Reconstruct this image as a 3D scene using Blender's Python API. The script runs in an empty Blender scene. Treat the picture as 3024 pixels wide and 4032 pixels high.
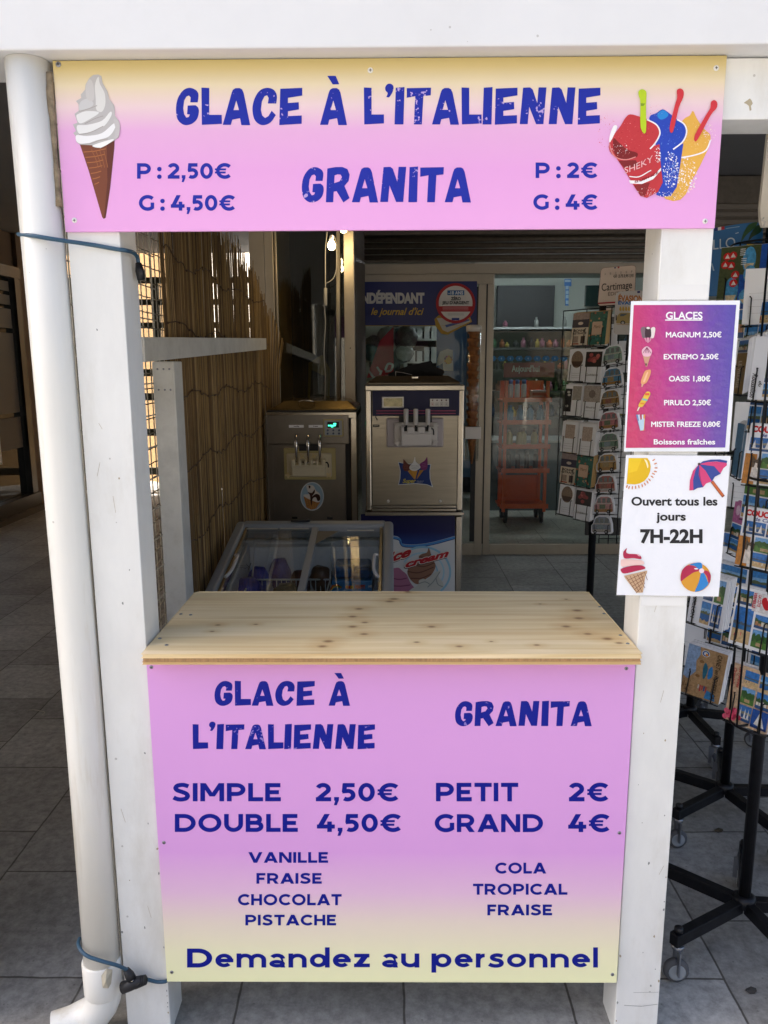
import bpy, math, random
from mathutils import Vector, Matrix
from mathutils.geometry import tessellate_polygon
R = math.radians
random.seed(7)
scene = bpy.context.scene
COL = scene.collection

# ------------------------------------------------------------------ camera, sky, sun, exposure
PITCH, ROLL, YAW, FPX = 0.187457, -0.004367, 0.008914, 3054.6
CAM = Vector((0, -1.6, 1.5843))
_f = Vector((-math.sin(YAW) * math.cos(PITCH), math.cos(YAW) * math.cos(PITCH), -math.sin(PITCH)))
_r = Vector((math.cos(YAW), math.sin(YAW), 0))
_u = _r.cross(_f)
CR = _r * math.cos(ROLL) + _u * math.sin(ROLL)
CU = _u * math.cos(ROLL) - _r * math.sin(ROLL)
CF = _f
cd = bpy.data.cameras.new('camera')
cd.sensor_fit = 'AUTO'; cd.sensor_width = 36.0; cd.lens = FPX / 4032 * 36.0
cd.clip_start = 0.05; cd.clip_end = 500
cam = bpy.data.objects.new('camera', cd); COL.objects.link(cam)
cam.matrix_world = Matrix(((CR.x, CU.x, -CF.x, CAM.x), (CR.y, CU.y, -CF.y, CAM.y), (CR.z, CU.z, -CF.z, CAM.z), (0, 0, 0, 1)))
scene.camera = cam

SUN = Vector((-0.66, 0.17, 0.73)).normalized()
world = bpy.data.worlds.new('World'); scene.world = world; world.use_nodes = True
wn = world.node_tree
sky = wn.nodes.new('ShaderNodeTexSky'); sky.sky_type = 'NISHITA'; sky.sun_disc = False
sky.sun_elevation = math.asin(SUN.z); sky.sun_rotation = math.atan2(SUN.x, SUN.y)
sky.air_density = 0.9; sky.dust_density = 6.0; sky.ozone_density = 0.8
bg = wn.nodes['Background']; bg.inputs['Strength'].default_value = 0.12
wn.links.new(sky.outputs[0], bg.inputs[0])
sd = bpy.data.lights.new('sun', 'SUN'); sd.energy = 4.0; sd.angle = R(0.5); sd.color = (1.0, 0.965, 0.90)
so = bpy.data.objects.new('sun', sd); COL.objects.link(so)
so.rotation_euler = (-SUN).to_track_quat('-Z', 'Y').to_euler()
scene.view_settings.view_transform = 'Standard'; scene.view_settings.look = 'None'
scene.view_settings.gamma = 1.0; scene.view_settings.exposure = 1.84
scene.cycles.max_bounces = 8; scene.cycles.diffuse_bounces = 5; scene.cycles.glossy_bounces = 4
scene.cycles.transparent_max_bounces = 12
scene.cycles.sample_clamp_indirect = 6.0
try:
    scene.cycles.use_denoising = True
except Exception:
    pass

# ------------------------------------------------------------------ geometry helpers
KP = 3024 / 1659
def ray(u, v):
    return CF * FPX + CR * (u * KP - 1512) - CU * (v * KP - 2016)
def PY(u, v, y):                      # point on the upright plane y that is seen at (u, v)
    d = ray(u, v); return CAM + d * ((y - CAM.y) / d.y)
def PZ(u, v, z):
    d = ray(u, v); return CAM + d * ((z - CAM.z) / d.z)
def PX(u, v, x):
    d = ray(u, v); return CAM + d * ((x - CAM.x) / d.x)
def crop(x0, y0, s):                  # reads a point of an enlarged crop of the photograph
    return lambda x, y: ((x0 + x * s) / KP, (y0 + y * s) / KP)

def lin(h):
    if isinstance(h, str):
        c = [int(h[i:i + 2], 16) / 255 for i in (0, 2, 4)]
    else:
        c = [x / 255 for x in h]
    return tuple(x / 12.92 if x <= 0.04045 else ((x + 0.055) / 1.055) ** 2.4 for x in c)

MATS = {}
def mat(name, col, rough=0.5, metal=0.0, var=0.0, vscale=8.0, bump=0.0, bscale=60.0, stretch=(1, 1, 1), spec=None, coat=0.0, emit=None, estr=0.0, dirt=None, dscale=3.0, damt=0.0, trans=0.0, specks=0.0):
    if name in MATS:
        return MATS[name]
    m = bpy.data.materials.new(name); m.use_nodes = True
    nt = m.node_tree; b = nt.nodes['Principled BSDF']
    c = lin(col) if not (isinstance(col, tuple) and max(col) <= 1.0) else col
    b.inputs['Base Color'].default_value = (*c, 1)
    b.inputs['Roughness'].default_value = rough; b.inputs['Metallic'].default_value = metal
    if spec is not None: b.inputs['Specular IOR Level'].default_value = spec
    if coat: b.inputs['Coat Weight'].default_value = coat; b.inputs['Coat Roughness'].default_value = 0.12
    if trans: b.inputs['Transmission Weight'].default_value = trans
    if emit is not None:
        b.inputs['Emission Color'].default_value = (*lin(emit), 1); b.inputs['Emission Strength'].default_value = estr
    tc = None
    def vec():
        nonlocal tc
        if tc is None:
            t = nt.nodes.new('ShaderNodeNewGeometry'); mp = nt.nodes.new('ShaderNodeMapping')
            mp.inputs['Scale'].default_value = stretch
            nt.links.new(t.outputs['Position'], mp.inputs['Vector']); tc = mp.outputs[0]
        return tc
    last = None
    if var:
        n = nt.nodes.new('ShaderNodeTexNoise'); n.inputs['Scale'].default_value = vscale; n.inputs['Detail'].default_value = 6
        n.inputs['Roughness'].default_value = 0.65
        nt.links.new(vec(), n.inputs['Vector'])
        rp = nt.nodes.new('ShaderNodeValToRGB')
        rp.color_ramp.elements[0].position = 0.3; rp.color_ramp.elements[1].position = 0.7
        rp.color_ramp.elements[0].color = (*[x * (1 - var) for x in c], 1)
        rp.color_ramp.elements[1].color = (*[min(1, x * (1 + var * 0.6)) for x in c], 1)
        nt.links.new(n.outputs['Fac'], rp.inputs[0]); last = rp.outputs[0]
    if dirt is not None:
        n = nt.nodes.new('ShaderNodeTexNoise'); n.inputs['Scale'].default_value = dscale; n.inputs['Detail'].default_value = 8
        n.inputs['Roughness'].default_value = 0.7
        nt.links.new(vec(), n.inputs['Vector'])
        rp = nt.nodes.new('ShaderNodeValToRGB'); rp.color_ramp.elements[0].position = 0.52; rp.color_ramp.elements[1].position = 0.78
        rp.color_ramp.elements[0].color = (0, 0, 0, 1); rp.color_ramp.elements[1].color = (damt, damt, damt, 1)
        nt.links.new(n.outputs['Fac'], rp.inputs[0])
        mx = nt.nodes.new('ShaderNodeMix'); mx.data_type = 'RGBA'
        nt.links.new(rp.outputs[0], mx.inputs['Factor'])
        if last is not None: nt.links.new(last, mx.inputs['A'])
        else: mx.inputs['A'].default_value = (*c, 1)
        mx.inputs['B'].default_value = (*lin(dirt), 1); last = mx.outputs['Result']
    if specks:
        vo = nt.nodes.new('ShaderNodeTexVoronoi'); vo.inputs['Scale'].default_value = 26
        g0 = nt.nodes.new('ShaderNodeNewGeometry'); nt.links.new(g0.outputs['Position'], vo.inputs['Vector'])
        sc_ = nt.nodes.new('ShaderNodeSeparateColor'); nt.links.new(vo.outputs['Color'], sc_.inputs[0])
        mr = nt.nodes.new('ShaderNodeMapRange'); mr.inputs[1].default_value = 0.55; mr.inputs[2].default_value = 1.0; mr.inputs[3].default_value = 0.0; mr.inputs[4].default_value = 0.085
        nt.links.new(sc_.outputs[0], mr.inputs[0])
        lt = nt.nodes.new('ShaderNodeMath'); lt.operation = 'LESS_THAN'; nt.links.new(vo.outputs['Distance'], lt.inputs[0]); nt.links.new(mr.outputs[0], lt.inputs[1])
        ml_ = nt.nodes.new('ShaderNodeMath'); ml_.operation = 'MULTIPLY'; ml_.inputs[1].default_value = specks; nt.links.new(lt.outputs[0], ml_.inputs[0])
        m4 = nt.nodes.new('ShaderNodeMix'); m4.data_type = 'RGBA'; nt.links.new(ml_.outputs[0], m4.inputs['Factor'])
        if last is not None: nt.links.new(last, m4.inputs['A'])
        else: m4.inputs['A'].default_value = (*c, 1)
        m4.inputs['B'].default_value = (*lin('6f675c'), 1); last = m4.outputs['Result']
    if last is not None: nt.links.new(last, b.inputs['Base Color'])
    if bump:
        n = nt.nodes.new('ShaderNodeTexNoise'); n.inputs['Scale'].default_value = bscale; n.inputs['Detail'].default_value = 5
        nt.links.new(vec(), n.inputs['Vector'])
        bp = nt.nodes.new('ShaderNodeBump'); bp.inputs['Strength'].default_value = bump; bp.inputs['Distance'].default_value = 0.004
        nt.links.new(n.outputs['Fac'], bp.inputs['Height']); nt.links.new(bp.outputs[0], b.inputs['Normal'])
    MATS[name] = m
    return m

def pm(h):                             # printed ink
    return mat('ink ' + str(h), h, 0.45, spec=0.25)

def ramp_mat(name, axis, lo, hi, stops, rough=0.4, bump=0.0, tilt=0.0, spec=0.3, bscale=30):   # a printed colour gradient, world position along an axis of the sign
    m = bpy.data.materials.new(name); m.use_nodes = True; nt = m.node_tree; b = nt.nodes['Principled BSDF']
    g = nt.nodes.new('ShaderNodeNewGeometry'); s = nt.nodes.new('ShaderNodeSeparateXYZ'); nt.links.new(g.outputs['Position'], s.inputs[0])
    src = s.outputs['XYZ'.index(axis)]
    if tilt:
        ma = nt.nodes.new('ShaderNodeMath'); ma.operation = 'MULTIPLY_ADD'; ma.inputs[1].default_value = tilt
        nt.links.new(s.outputs['Z' if axis == 'X' else 'X'], ma.inputs[0]); nt.links.new(src, ma.inputs[2]); src = ma.outputs[0]
    mr = nt.nodes.new('ShaderNodeMapRange'); mr.inputs[1].default_value = lo; mr.inputs[2].default_value = hi
    nt.links.new(src, mr.inputs[0])
    rp = nt.nodes.new('ShaderNodeValToRGB'); cr = rp.color_ramp
    while len(cr.elements) < len(stops): cr.elements.new(0.5)
    for e, (p, c) in zip(cr.elements, stops):
        e.position = p; e.color = (*lin(c), 1)
    nt.links.new(mr.outputs[0], rp.inputs[0]); nt.links.new(rp.outputs[0], b.inputs['Base Color'])
    b.inputs['Roughness'].default_value = rough; b.inputs['Specular IOR Level'].default_value = spec
    if bump:
        n = nt.nodes.new('ShaderNodeTexNoise'); n.inputs['Scale'].default_value = bscale; n.inputs['Detail'].default_value = 3
        bp = nt.nodes.new('ShaderNodeBump'); bp.inputs['Strength'].default_value = bump; bp.inputs['Distance'].default_value = 0.01
        nt.links.new(g.outputs['Position'], n.inputs['Vector'])
        nt.links.new(n.outputs['Fac'], bp.inputs['Height']); nt.links.new(bp.outputs[0], b.inputs['Normal'])
    return m

def glass_mat(name, tint=(1, 1, 1), refl=1.0, ior=1.5, rough=0.0, base=0.0):
    if name in MATS: return MATS[name]
    m = bpy.data.materials.new(name); m.use_nodes = True; nt = m.node_tree
    for n in list(nt.nodes):
        if n.type == 'BSDF_PRINCIPLED': nt.nodes.remove(n)
    out = [n for n in nt.nodes if n.type == 'OUTPUT_MATERIAL'][0]
    t = nt.nodes.new('ShaderNodeBsdfTransparent'); t.inputs[0].default_value = (*tint, 1)
    g = nt.nodes.new('ShaderNodeBsdfGlossy'); g.inputs['Roughness'].default_value = rough
    fr = nt.nodes.new('ShaderNodeFresnel'); gb = nt.nodes.new('ShaderNodeNewGeometry'); mi = nt.nodes.new('ShaderNodeMath'); mi.operation = 'MULTIPLY_ADD'   # same reflectance from both sides of the sheet
    mi.inputs[1].default_value = 1 / ior - ior; mi.inputs[2].default_value = ior; nt.links.new(gb.outputs['Backfacing'], mi.inputs[0]); nt.links.new(mi.outputs[0], fr.inputs[0])
    ma = nt.nodes.new('ShaderNodeMath'); ma.operation = 'MULTIPLY_ADD'; ma.inputs[1].default_value = refl; ma.inputs[2].default_value = base
    nt.links.new(fr.outputs[0], ma.inputs[0])
    mx = nt.nodes.new('ShaderNodeMixShader'); nt.links.new(ma.outputs[0], mx.inputs[0])
    nt.links.new(t.outputs[0], mx.inputs[1]); nt.links.new(g.outputs[0], mx.inputs[2]); nt.links.new(mx.outputs[0], out.inputs[0])
    MATS[name] = m
    return m

class MB:
    def __init__(s):
        s.v = []; s.f = []; s.mi = []; s.sm = []; s.mats = []
    def mid(s, m):
        if m not in s.mats: s.mats.append(m)
        return s.mats.index(m)
    def add(s, vs, fs, m, smooth=False):
        o = len(s.v); k = s.mid(m)
        s.v += [Vector(p) for p in vs]
        for f in fs:
            s.f.append([i + o for i in f]); s.mi.append(k); s.sm.append(smooth)
        return s
    def box(s, a, b, m):
        (x0, y0, z0), (x1, y1, z1) = a, b
        return s.add([(x0, y0, z0), (x1, y0, z0), (x1, y1, z0), (x0, y1, z0), (x0, y0, z1), (x1, y0, z1), (x1, y1, z1), (x0, y1, z1)],
                     [(0, 3, 2, 1), (4, 5, 6, 7), (0, 1, 5, 4), (1, 2, 6, 5), (2, 3, 7, 6), (3, 0, 4, 7)], m)
    def obox(s, c, size, m, M=None):
        h = [x / 2 for x in size]; c = Vector(c); vs = []
        for z in (-1, 1):
            for x, y in ((-1, -1), (1, -1), (1, 1), (-1, 1)):
                p = Vector((x * h[0], y * h[1], z * h[2]))
                vs.append(c + (M @ p if M else p))
        return s.add(vs, [(0, 3, 2, 1), (4, 5, 6, 7), (0, 1, 5, 4), (1, 2, 6, 5), (2, 3, 7, 6), (3, 0, 4, 7)], m)
    def beam(s, p0, p1, w, h, m, up=(0, 0, 1)):      # box bar from p0 to p1
        p0, p1 = Vector(p0), Vector(p1); d = (p1 - p0).normalized(); sd_ = d.cross(Vector(up)).normalized(); uu = sd_.cross(d)
        M = Matrix((sd_, d, uu)).transposed()
        return s.obox((p0 + p1) / 2, (w, (p1 - p0).length, h), m, M)
    def tube(s, pts, r, m, n=8, caps=True, radii=None):
        pts = [Vector(p) for p in pts]; vs = []; fs = []
        up = None
        for i, p in enumerate(pts):
            a = pts[max(i - 1, 0)]; b = pts[min(i + 1, len(pts) - 1)]; t = (b - a).normalized()
            if up is None:
                up = Vector((0, 0, 1)) if abs(t.z) < 0.9 else Vector((1, 0, 0))
            x = t.cross(up).normalized(); y = x.cross(t); up = y
            rr = radii[i] if radii else r
            for k in range(n):
                an = 2 * math.pi * k / n
                vs.append(p + x * math.cos(an) * rr + y * math.sin(an) * rr)
        for i in range(len(pts) - 1):
            for k in range(n):
                a = i * n + k; b = i * n + (k + 1) % n
                fs.append((a, b, b + n, a + n))
        s.add(vs, fs, m, True)
        if caps:
            o = len(s.v) - len(vs); k = s.mid(m)
            s.f.append([o + i for i in range(n)][::-1]); s.mi.append(k); s.sm.append(False)
            s.f.append([o + (len(pts) - 1) * n + i for i in range(n)]); s.mi.append(k); s.sm.append(False)
        return s
    def lathe(s, prof, c, m, n=20, axis=None):
        c = Vector(c); ax = (Vector(axis) if axis else Vector((0, 0, 1))).normalized()
        x = ax.orthogonal().normalized(); y = ax.cross(x)
        vs = []; fs = []
        for r, z in prof:
            for k in range(n):
                an = 2 * math.pi * k / n
                vs.append(c + ax * z + x * math.cos(an) * r + y * math.sin(an) * r)
        for i in range(len(prof) - 1):
            for k in range(n):
                a = i * n + k; b = i * n + (k + 1) % n
                fs.append((a, b, b + n, a + n))
        s.add(vs, fs, m, True)
        o = len(s.v) - len(vs); k = s.mid(m)
        if prof[0][0] > 1e-6: s.f.append([o + i for i in range(n)][::-1]); s.mi.append(k); s.sm.append(False)
        if prof[-1][0] > 1e-6: s.f.append([o + (len(prof) - 1) * n + i for i in range(n)]); s.mi.append(k); s.sm.append(False)
        return s
    def prism(s, poly, frame, depth, m):              # poly 2-D, frame(x, y, z) -> point, extruded 0..depth
        n = len(poly)
        vs = [frame(x, y, 0) for x, y in poly] + [frame(x, y, depth) for x, y in poly]
        tris = tessellate_polygon([[Vector((x, y, 0)) for x, y in poly]])
        fs = [tuple(t) for t in tris] + [tuple(i + n for i in t[::-1]) for t in tris]
        fs += [(i, (i + 1) % n, (i + 1) % n + n, i + n) for i in range(n)]
        return s.add(vs, fs, m)
    def build(s, name, parent=None, bevel=0.0, seg=2, local=False):
        me = bpy.data.meshes.new(name)
        off = Vector((0, 0, 0)) if (parent is None or local) else root_loc(parent)
        me.from_pydata([tuple(p - off) for p in s.v], [], s.f)
        for m in s.mats: me.materials.append(m)
        me.polygons.foreach_set('material_index', s.mi); me.polygons.foreach_set('use_smooth', s.sm)
        me.update()
        o = bpy.data.objects.new(name, me); COL.objects.link(o)
        if parent is not None: o.parent = parent
        if bevel:
            b = o.modifiers.new('bevel', 'BEVEL'); b.width = bevel; b.segments = seg; b.limit_method = 'ANGLE'; b.angle_limit = R(40)
        return o
def root_loc(o):
    l = Vector(o.location)
    while o.parent is not None:
        o = o.parent; l += Vector(o.location)
    return l
def tag(o, label=None, cat=None, group=None, kind=None):
    if label: o['label'] = label
    if cat: o['category'] = cat
    if group: o['group'] = group
    if kind: o['kind'] = kind
    return o
def thing(name, label, cat, loc=(0, 0, 0), group=None, rz=0.0):
    o = bpy.data.objects.new(name, None); COL.objects.link(o); o.location = loc; o.rotation_euler = (0, 0, rz)
    o.empty_display_size = 0.1
    return tag(o, label, cat, group)
def copy_tree(o, parent=None):
    c = o.copy(); COL.objects.link(c)
    if parent is not None: c.parent = parent
    for ch in list(o.children): copy_tree(ch, c)
    return c

class Art(MB):
    """flat printed shapes in layers 0.12 mm apart on a surface given by fmap(x, y, lift)"""
    def __init__(s, fmap, step=0.00004):
        MB.__init__(s); s.fm = fmap; s.step = step; s.k = 0
    def poly(s, pts, m, holes=(), new=True):
        if new: s.k += 1
        loops = [list(pts)] + [list(h) for h in holes]
        flat = [p for l in loops for p in l]
        tr = tessellate_polygon([[Vector((x, y, 0)) for x, y in l] for l in loops])
        s.add([s.fm(x, y, s.k * s.step) for x, y in flat], [tuple(t) for t in tr], m)
        return s
    def pieces(s, pcs, m, fit):
        """pcs: list of (outer, holes); fit: 2-D -> art coordinates; every piece a hair above the one before"""
        k0 = s.k
        for i, (o, hs) in enumerate(pcs):
            s.k = k0 + 1 + 0.5 * (i % 8)
            if o == 'quads':
                for f in hs: s.poly([fit(*p) for p in f], m, new=False)
                continue
            s.poly([fit(*p) for p in o], m, [[fit(*p) for p in h] for h in hs], new=False)
        s.k = k0
    def tri(s, vs, fs, m, fit):
        s.k += 1.5
        s.add([s.fm(*fit(x, y), s.k * s.step + z) for x, y, z in vs], fs, m)
        s.k += 1.5
    def disc(s, cx, cy, rx, ry, m, n=24, a0=0, a1=360):
        pts = [(cx + rx * math.cos(R(a0 + (a1 - a0) * i / n)), cy + ry * math.sin(R(a0 + (a1 - a0) * i / n))) for i in range(n + (a1 - a0 < 360))]
        if a1 - a0 < 360: pts.append((cx, cy))
        return s.poly(pts, m)
    def line(s, pts, w, m):
        s.k += 1
        for a in ribbon(pts, w):
            s.poly(a, m, new=False)
        return s

def spline(pts, n=6, closed=False):
    out = []; N = len(pts)
    rng = range(N if closed else N - 1)
    for i in rng:
        p0, p1, p2, p3 = [pts[(i + k) % N] if closed else pts[min(max(i + k, 0), N - 1)] for k in (-1, 0, 1, 2)]
        for j in range(n):
            t = j / n
            out.append(tuple(0.5 * (2 * p1[d] + (p2[d] - p0[d]) * t + (2 * p0[d] - 5 * p1[d] + 4 * p2[d] - p3[d]) * t * t + (3 * p1[d] - p0[d] - 3 * p2[d] + p3[d]) * t ** 3) for d in range(len(p1))))
    if not closed: out.append(tuple(pts[-1]))
    return out

def ribbon(pts, w):
    """one polygon per polyline, mitred"""
    n = len(pts); h = w / 2; L = []; Rr = []
    for i in range(n):
        def nrm(a, b):
            dx, dy = b[0] - a[0], b[1] - a[1]; l = math.hypot(dx, dy) or 1e-9
            return -dy / l, dx / l
        if i == 0: nx, ny = nrm(pts[0], pts[1]); k = 1
        elif i == n - 1: nx, ny = nrm(pts[-2], pts[-1]); k = 1
        else:
            a = nrm(pts[i - 1], pts[i]); b = nrm(pts[i], pts[i + 1]); nx, ny = a[0] + b[0], a[1] + b[1]
            l = math.hypot(nx, ny) or 1e-9; nx /= l; ny /= l; k = 1 / max(0.4, nx * a[0] + ny * a[1])
        L.append((pts[i][0] + nx * h * k, pts[i][1] + ny * h * k)); Rr.append((pts[i][0] - nx * h * k, pts[i][1] - ny * h * k))
    return [[L[i], L[i + 1], Rr[i + 1], Rr[i]] for i in range(n - 1)]

def ribbon_poly(pts, w):
    q = ribbon(pts, w)
    return [x[0] for x in q] + [q[-1][1]] + [q[-1][2]] + [x[3] for x in q[::-1]]

# ------------------------------------------------------------------ lettering
SW = 0.225; HS = SW / 2
def arc(cx, cy, rx, ry, a0, a1, n=18):
    return [(cx + rx * math.cos(R(a0 + (a1 - a0) * i / n)), cy + ry * math.sin(R(a0 + (a1 - a0) * i / n))) for i in range(n + 1)]
def diag(x0, y0, x1, y1, w=0.265):
    return ('p', [(x0 - w / 2, y0), (x0 + w / 2, y0), (x1 + w / 2, y1), (x1 - w / 2, y1)])
def ring(cx, cy, rx, ry):
    return ('ring', cx, cy, rx, ry)
h = HS
GLYPH = {
    'I': [[(h, 0), (h, 1)]],
    'L': [[(h, 1), (h, h), (.7, h)]],
    'E': [[(h, 0), (h, 1)], [(h, 1 - h), (.72, 1 - h)], [(h, .5), (.65, .5)], [(h, h), (.74, h)]],
    'F': [[(h, 0), (h, 1)], [(h, 1 - h), (.7, 1 - h)], [(h, .47), (.62, .47)]],
    'T': [[(0, 1 - h), (.84, 1 - h)], [(.42, 1), (.42, 0)]],
    'H': [[(h, 0), (h, 1)], [(.89 - h, 0), (.89 - h, 1)], [(h, .5), (.89 - h, .5)]],
    'P': [[(h, 0), (h, 1)], [(h, 1 - h)] + arc(.46, .645, .3, .24, 90, -90) + [(h, .405)]],
    'R': [[(h, 0), (h, 1)], [(h, 1 - h)] + arc(.46, .645, .3, .24, 90, -90) + [(h, .405)], diag(.76, 0, .5, .4, .28)],
    'A': [diag(.13, 0, .54, 1, .27), diag(.95, 0, .54, 1, .27), [(.24, .28), (.84, .28)]],
    'V': [diag(.13, 1, .54, 0, .27), diag(.95, 1, .54, 0, .27)],
    'M': [[(h, 0), (h, 1)], [(1.12 - h, 0), (1.12 - h, 1)], diag(.13, 1, .56, .27, .25), diag(.99, 1, .56, .27, .25)],
    'N': [[(h, 0), (h, 1)], [(.96 - h, 0), (.96 - h, 1)], diag(.14, 1, .82, 0, .27)],
    'O': [ring(.56, .5, .56 - h, .51 - h)],
    'C': [arc(.56, .5, .56 - h, .51 - h, 44, 316, 30)],
    'G': [arc(.56, .5, .56 - h, .51 - h, 44, 318, 30), [(.98 - h, .13), (.98 - h, .52)]],
    'S': [spline([(.75, .82), (.56, .893), (.4, .9), (.22, .85), (.15, .72), (.24, .6), (.44, .52), (.64, .42), (.71, .28), (.62, .15), (.42, .1), (.22, .125), (.05, .21)], 5)],
    'U': [[(h, 1), (h, .45)] + arc(.46, .44, .46 - h, .33, 180, 360) + [(.92 - h, 1)]],
    'D': [[(h, 0), (h, 1)], [(h, 1 - h)] + arc(.44, .5, .46, .5 - h, 90, -90, 24) + [(h, h)]],
    'B': [[(h, 0), (h, 1)], [(h, 1 - h)] + arc(.46, .7, .22, .19, 90, -90) + [(h, .51)], [(h, .51)] + arc(.5, .31, .25, .2, 90, -90) + [(h, h)]],
    '0': [ring(.4, .5, .4 - h, .51 - h)],
    '2': [arc(.37, .67, .26, .225, 160, -28, 16) + [(.14, .13)], [(.02, h), (.76, h)]],
    '4': [diag(.15, .3, .5, 1, .27), [(0, .3), (.88, .3)], [(.62, .58), (.62, 0)]],
    '5': [[(.7, 1 - h), (.13, 1 - h)], [(.23, .97), (.19, .5)], [(.1, .54)] + arc(.36, .34, .27, .235, 80, -128, 16)],
    '8': [ring(.39, .73, .24, .165), ring(.39, .3, .28, .2)],
    '1': [[(.1, .89), (.33, .89)], [(.3, 1), (.3, 0)]],
    ',': [('p', [(.04, .23), (.28, .23), (.27, .05), (.17, -.22), (.03, -.22), (.09, .02), (.04, .04)])],
    ':': [('d', .14, .13, .145), ('d', .14, .62, .145)],
    '€': [arc(.62, .5, .5 - h * .6, .51 - h, 44, 316, 30), ('b', .0, .6, .7, .12), ('b', .0, .4, .68, .12)],
    'e': [arc(.37, .37, .37 - h, .375 - h, 0, 318, 26), [(.1, .37), (.74, .37)]],
    'm': [[(h, 0), (h, .74)], [(h, .4)] + arc(.365, .4, .25, .235, 180, 0) + [(.615, 0)], [(.615, .4)] + arc(.865, .4, .25, .235, 180, 0) + [(1.115, 0)]],
    'n': [[(h, 0), (h, .74)], [(h, .4)] + arc(.385, .4, .27, .235, 180, 0) + [(.655, 0)]],
    'u': [[(h, .74), (h, .34)] + arc(.385, .34, .27, .235, 180, 360), [(.655, .74), (.655, 0)]],
    'a': [[(.54, 0), (.54, .45)] + arc(.31, .44, .23, .2, 0, 150), ring(.31, .2, .22, .105)],
    'd': [ring(.37, .37, .37 - h, .375 - h), [(.72, 0), (.72, 1.06)]],
    'z': [[(.03, .74 - h), (.64, .74 - h)], [(.02, h), (.66, h)], diag(.17, .1, .5, .64, .28)],
    'p': [ring(.47, .37, .37 - h, .375 - h), [(h, -.27), (h, .74)]],
    'r': [[(h, 0), (h, .74)], [(h, .38)] + arc(.37, .38, .255, .255, 180, 88)],
    's': [spline([(.56, .6), (.4, .65), (.27, .645), (.16, .58), (.16, .48), (.28, .41), (.44, .36), (.52, .25), (.47, .13), (.32, .085), (.17, .1), (.02, .17)], 5)],
    'o': [ring(.4, .37, .4 - h, .375 - h)],
    'l': [[(h, 0), (h, 1.06)]],
}
def sf(text, gap=0.13, space=0.36):
    """strokes of a wide geometric sans: ([(outer, holes)], width), cap height 1"""
    out = []; x = 0.0
    for ch in text:
        if ch == ' ': x += space; continue
        pcs = []; sw = SW * (0.84 if ch.islower() else 1.0); hs_ = sw / 2
        for st in GLYPH[ch]:
            if isinstance(st, list): pcs.append(('quads', ribbon(st, sw)))
            elif st[0] == 'p': pcs.append((st[1], []))
            elif st[0] == 'd': pcs.append((arc(st[1], st[2], st[3], st[3], 0, 345, 23), []))
            elif st[0] == 'b': pcs.append(([(st[1], st[2] - st[4] / 2), (st[3], st[2] - st[4] / 2), (st[3], st[2] + st[4] / 2), (st[1], st[2] + st[4] / 2)], []))
            elif st[0] == 'ring':
                _, cx, cy, rx, ry = st
                pcs.append((arc(cx, cy, rx + hs_, ry + hs_, 0, 351, 39), [arc(cx, cy, rx - hs_, ry - hs_, 0, 351, 39)]))
        xs = [p[0] for o, hh in pcs for p in (o if o != 'quads' else [q for f in hh for q in f])]; x0, x1 = min(xs), max(xs)
        for o, hs in pcs:
            if o == 'quads':
                out.append(('quads', [[(p[0] - x0 + x, p[1]) for p in f] for f in hs])); continue
            out.append(([(p[0] - x0 + x, p[1]) for p in o], [[(p[0] - x0 + x, p[1]) for p in hh] for hh in hs]))
        x += x1 - x0 + (gap if ch not in 'LTAV' else gap * 0.75)
    return out
def norm_glyph(pts, x0, base, hgt, holes=()):
    return ([((x - x0) / hgt, (base - y) / hgt) for x, y in pts], [[((x - x0) / hgt, (base - y) / hgt) for x, y in hh] for hh in holes])
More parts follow.
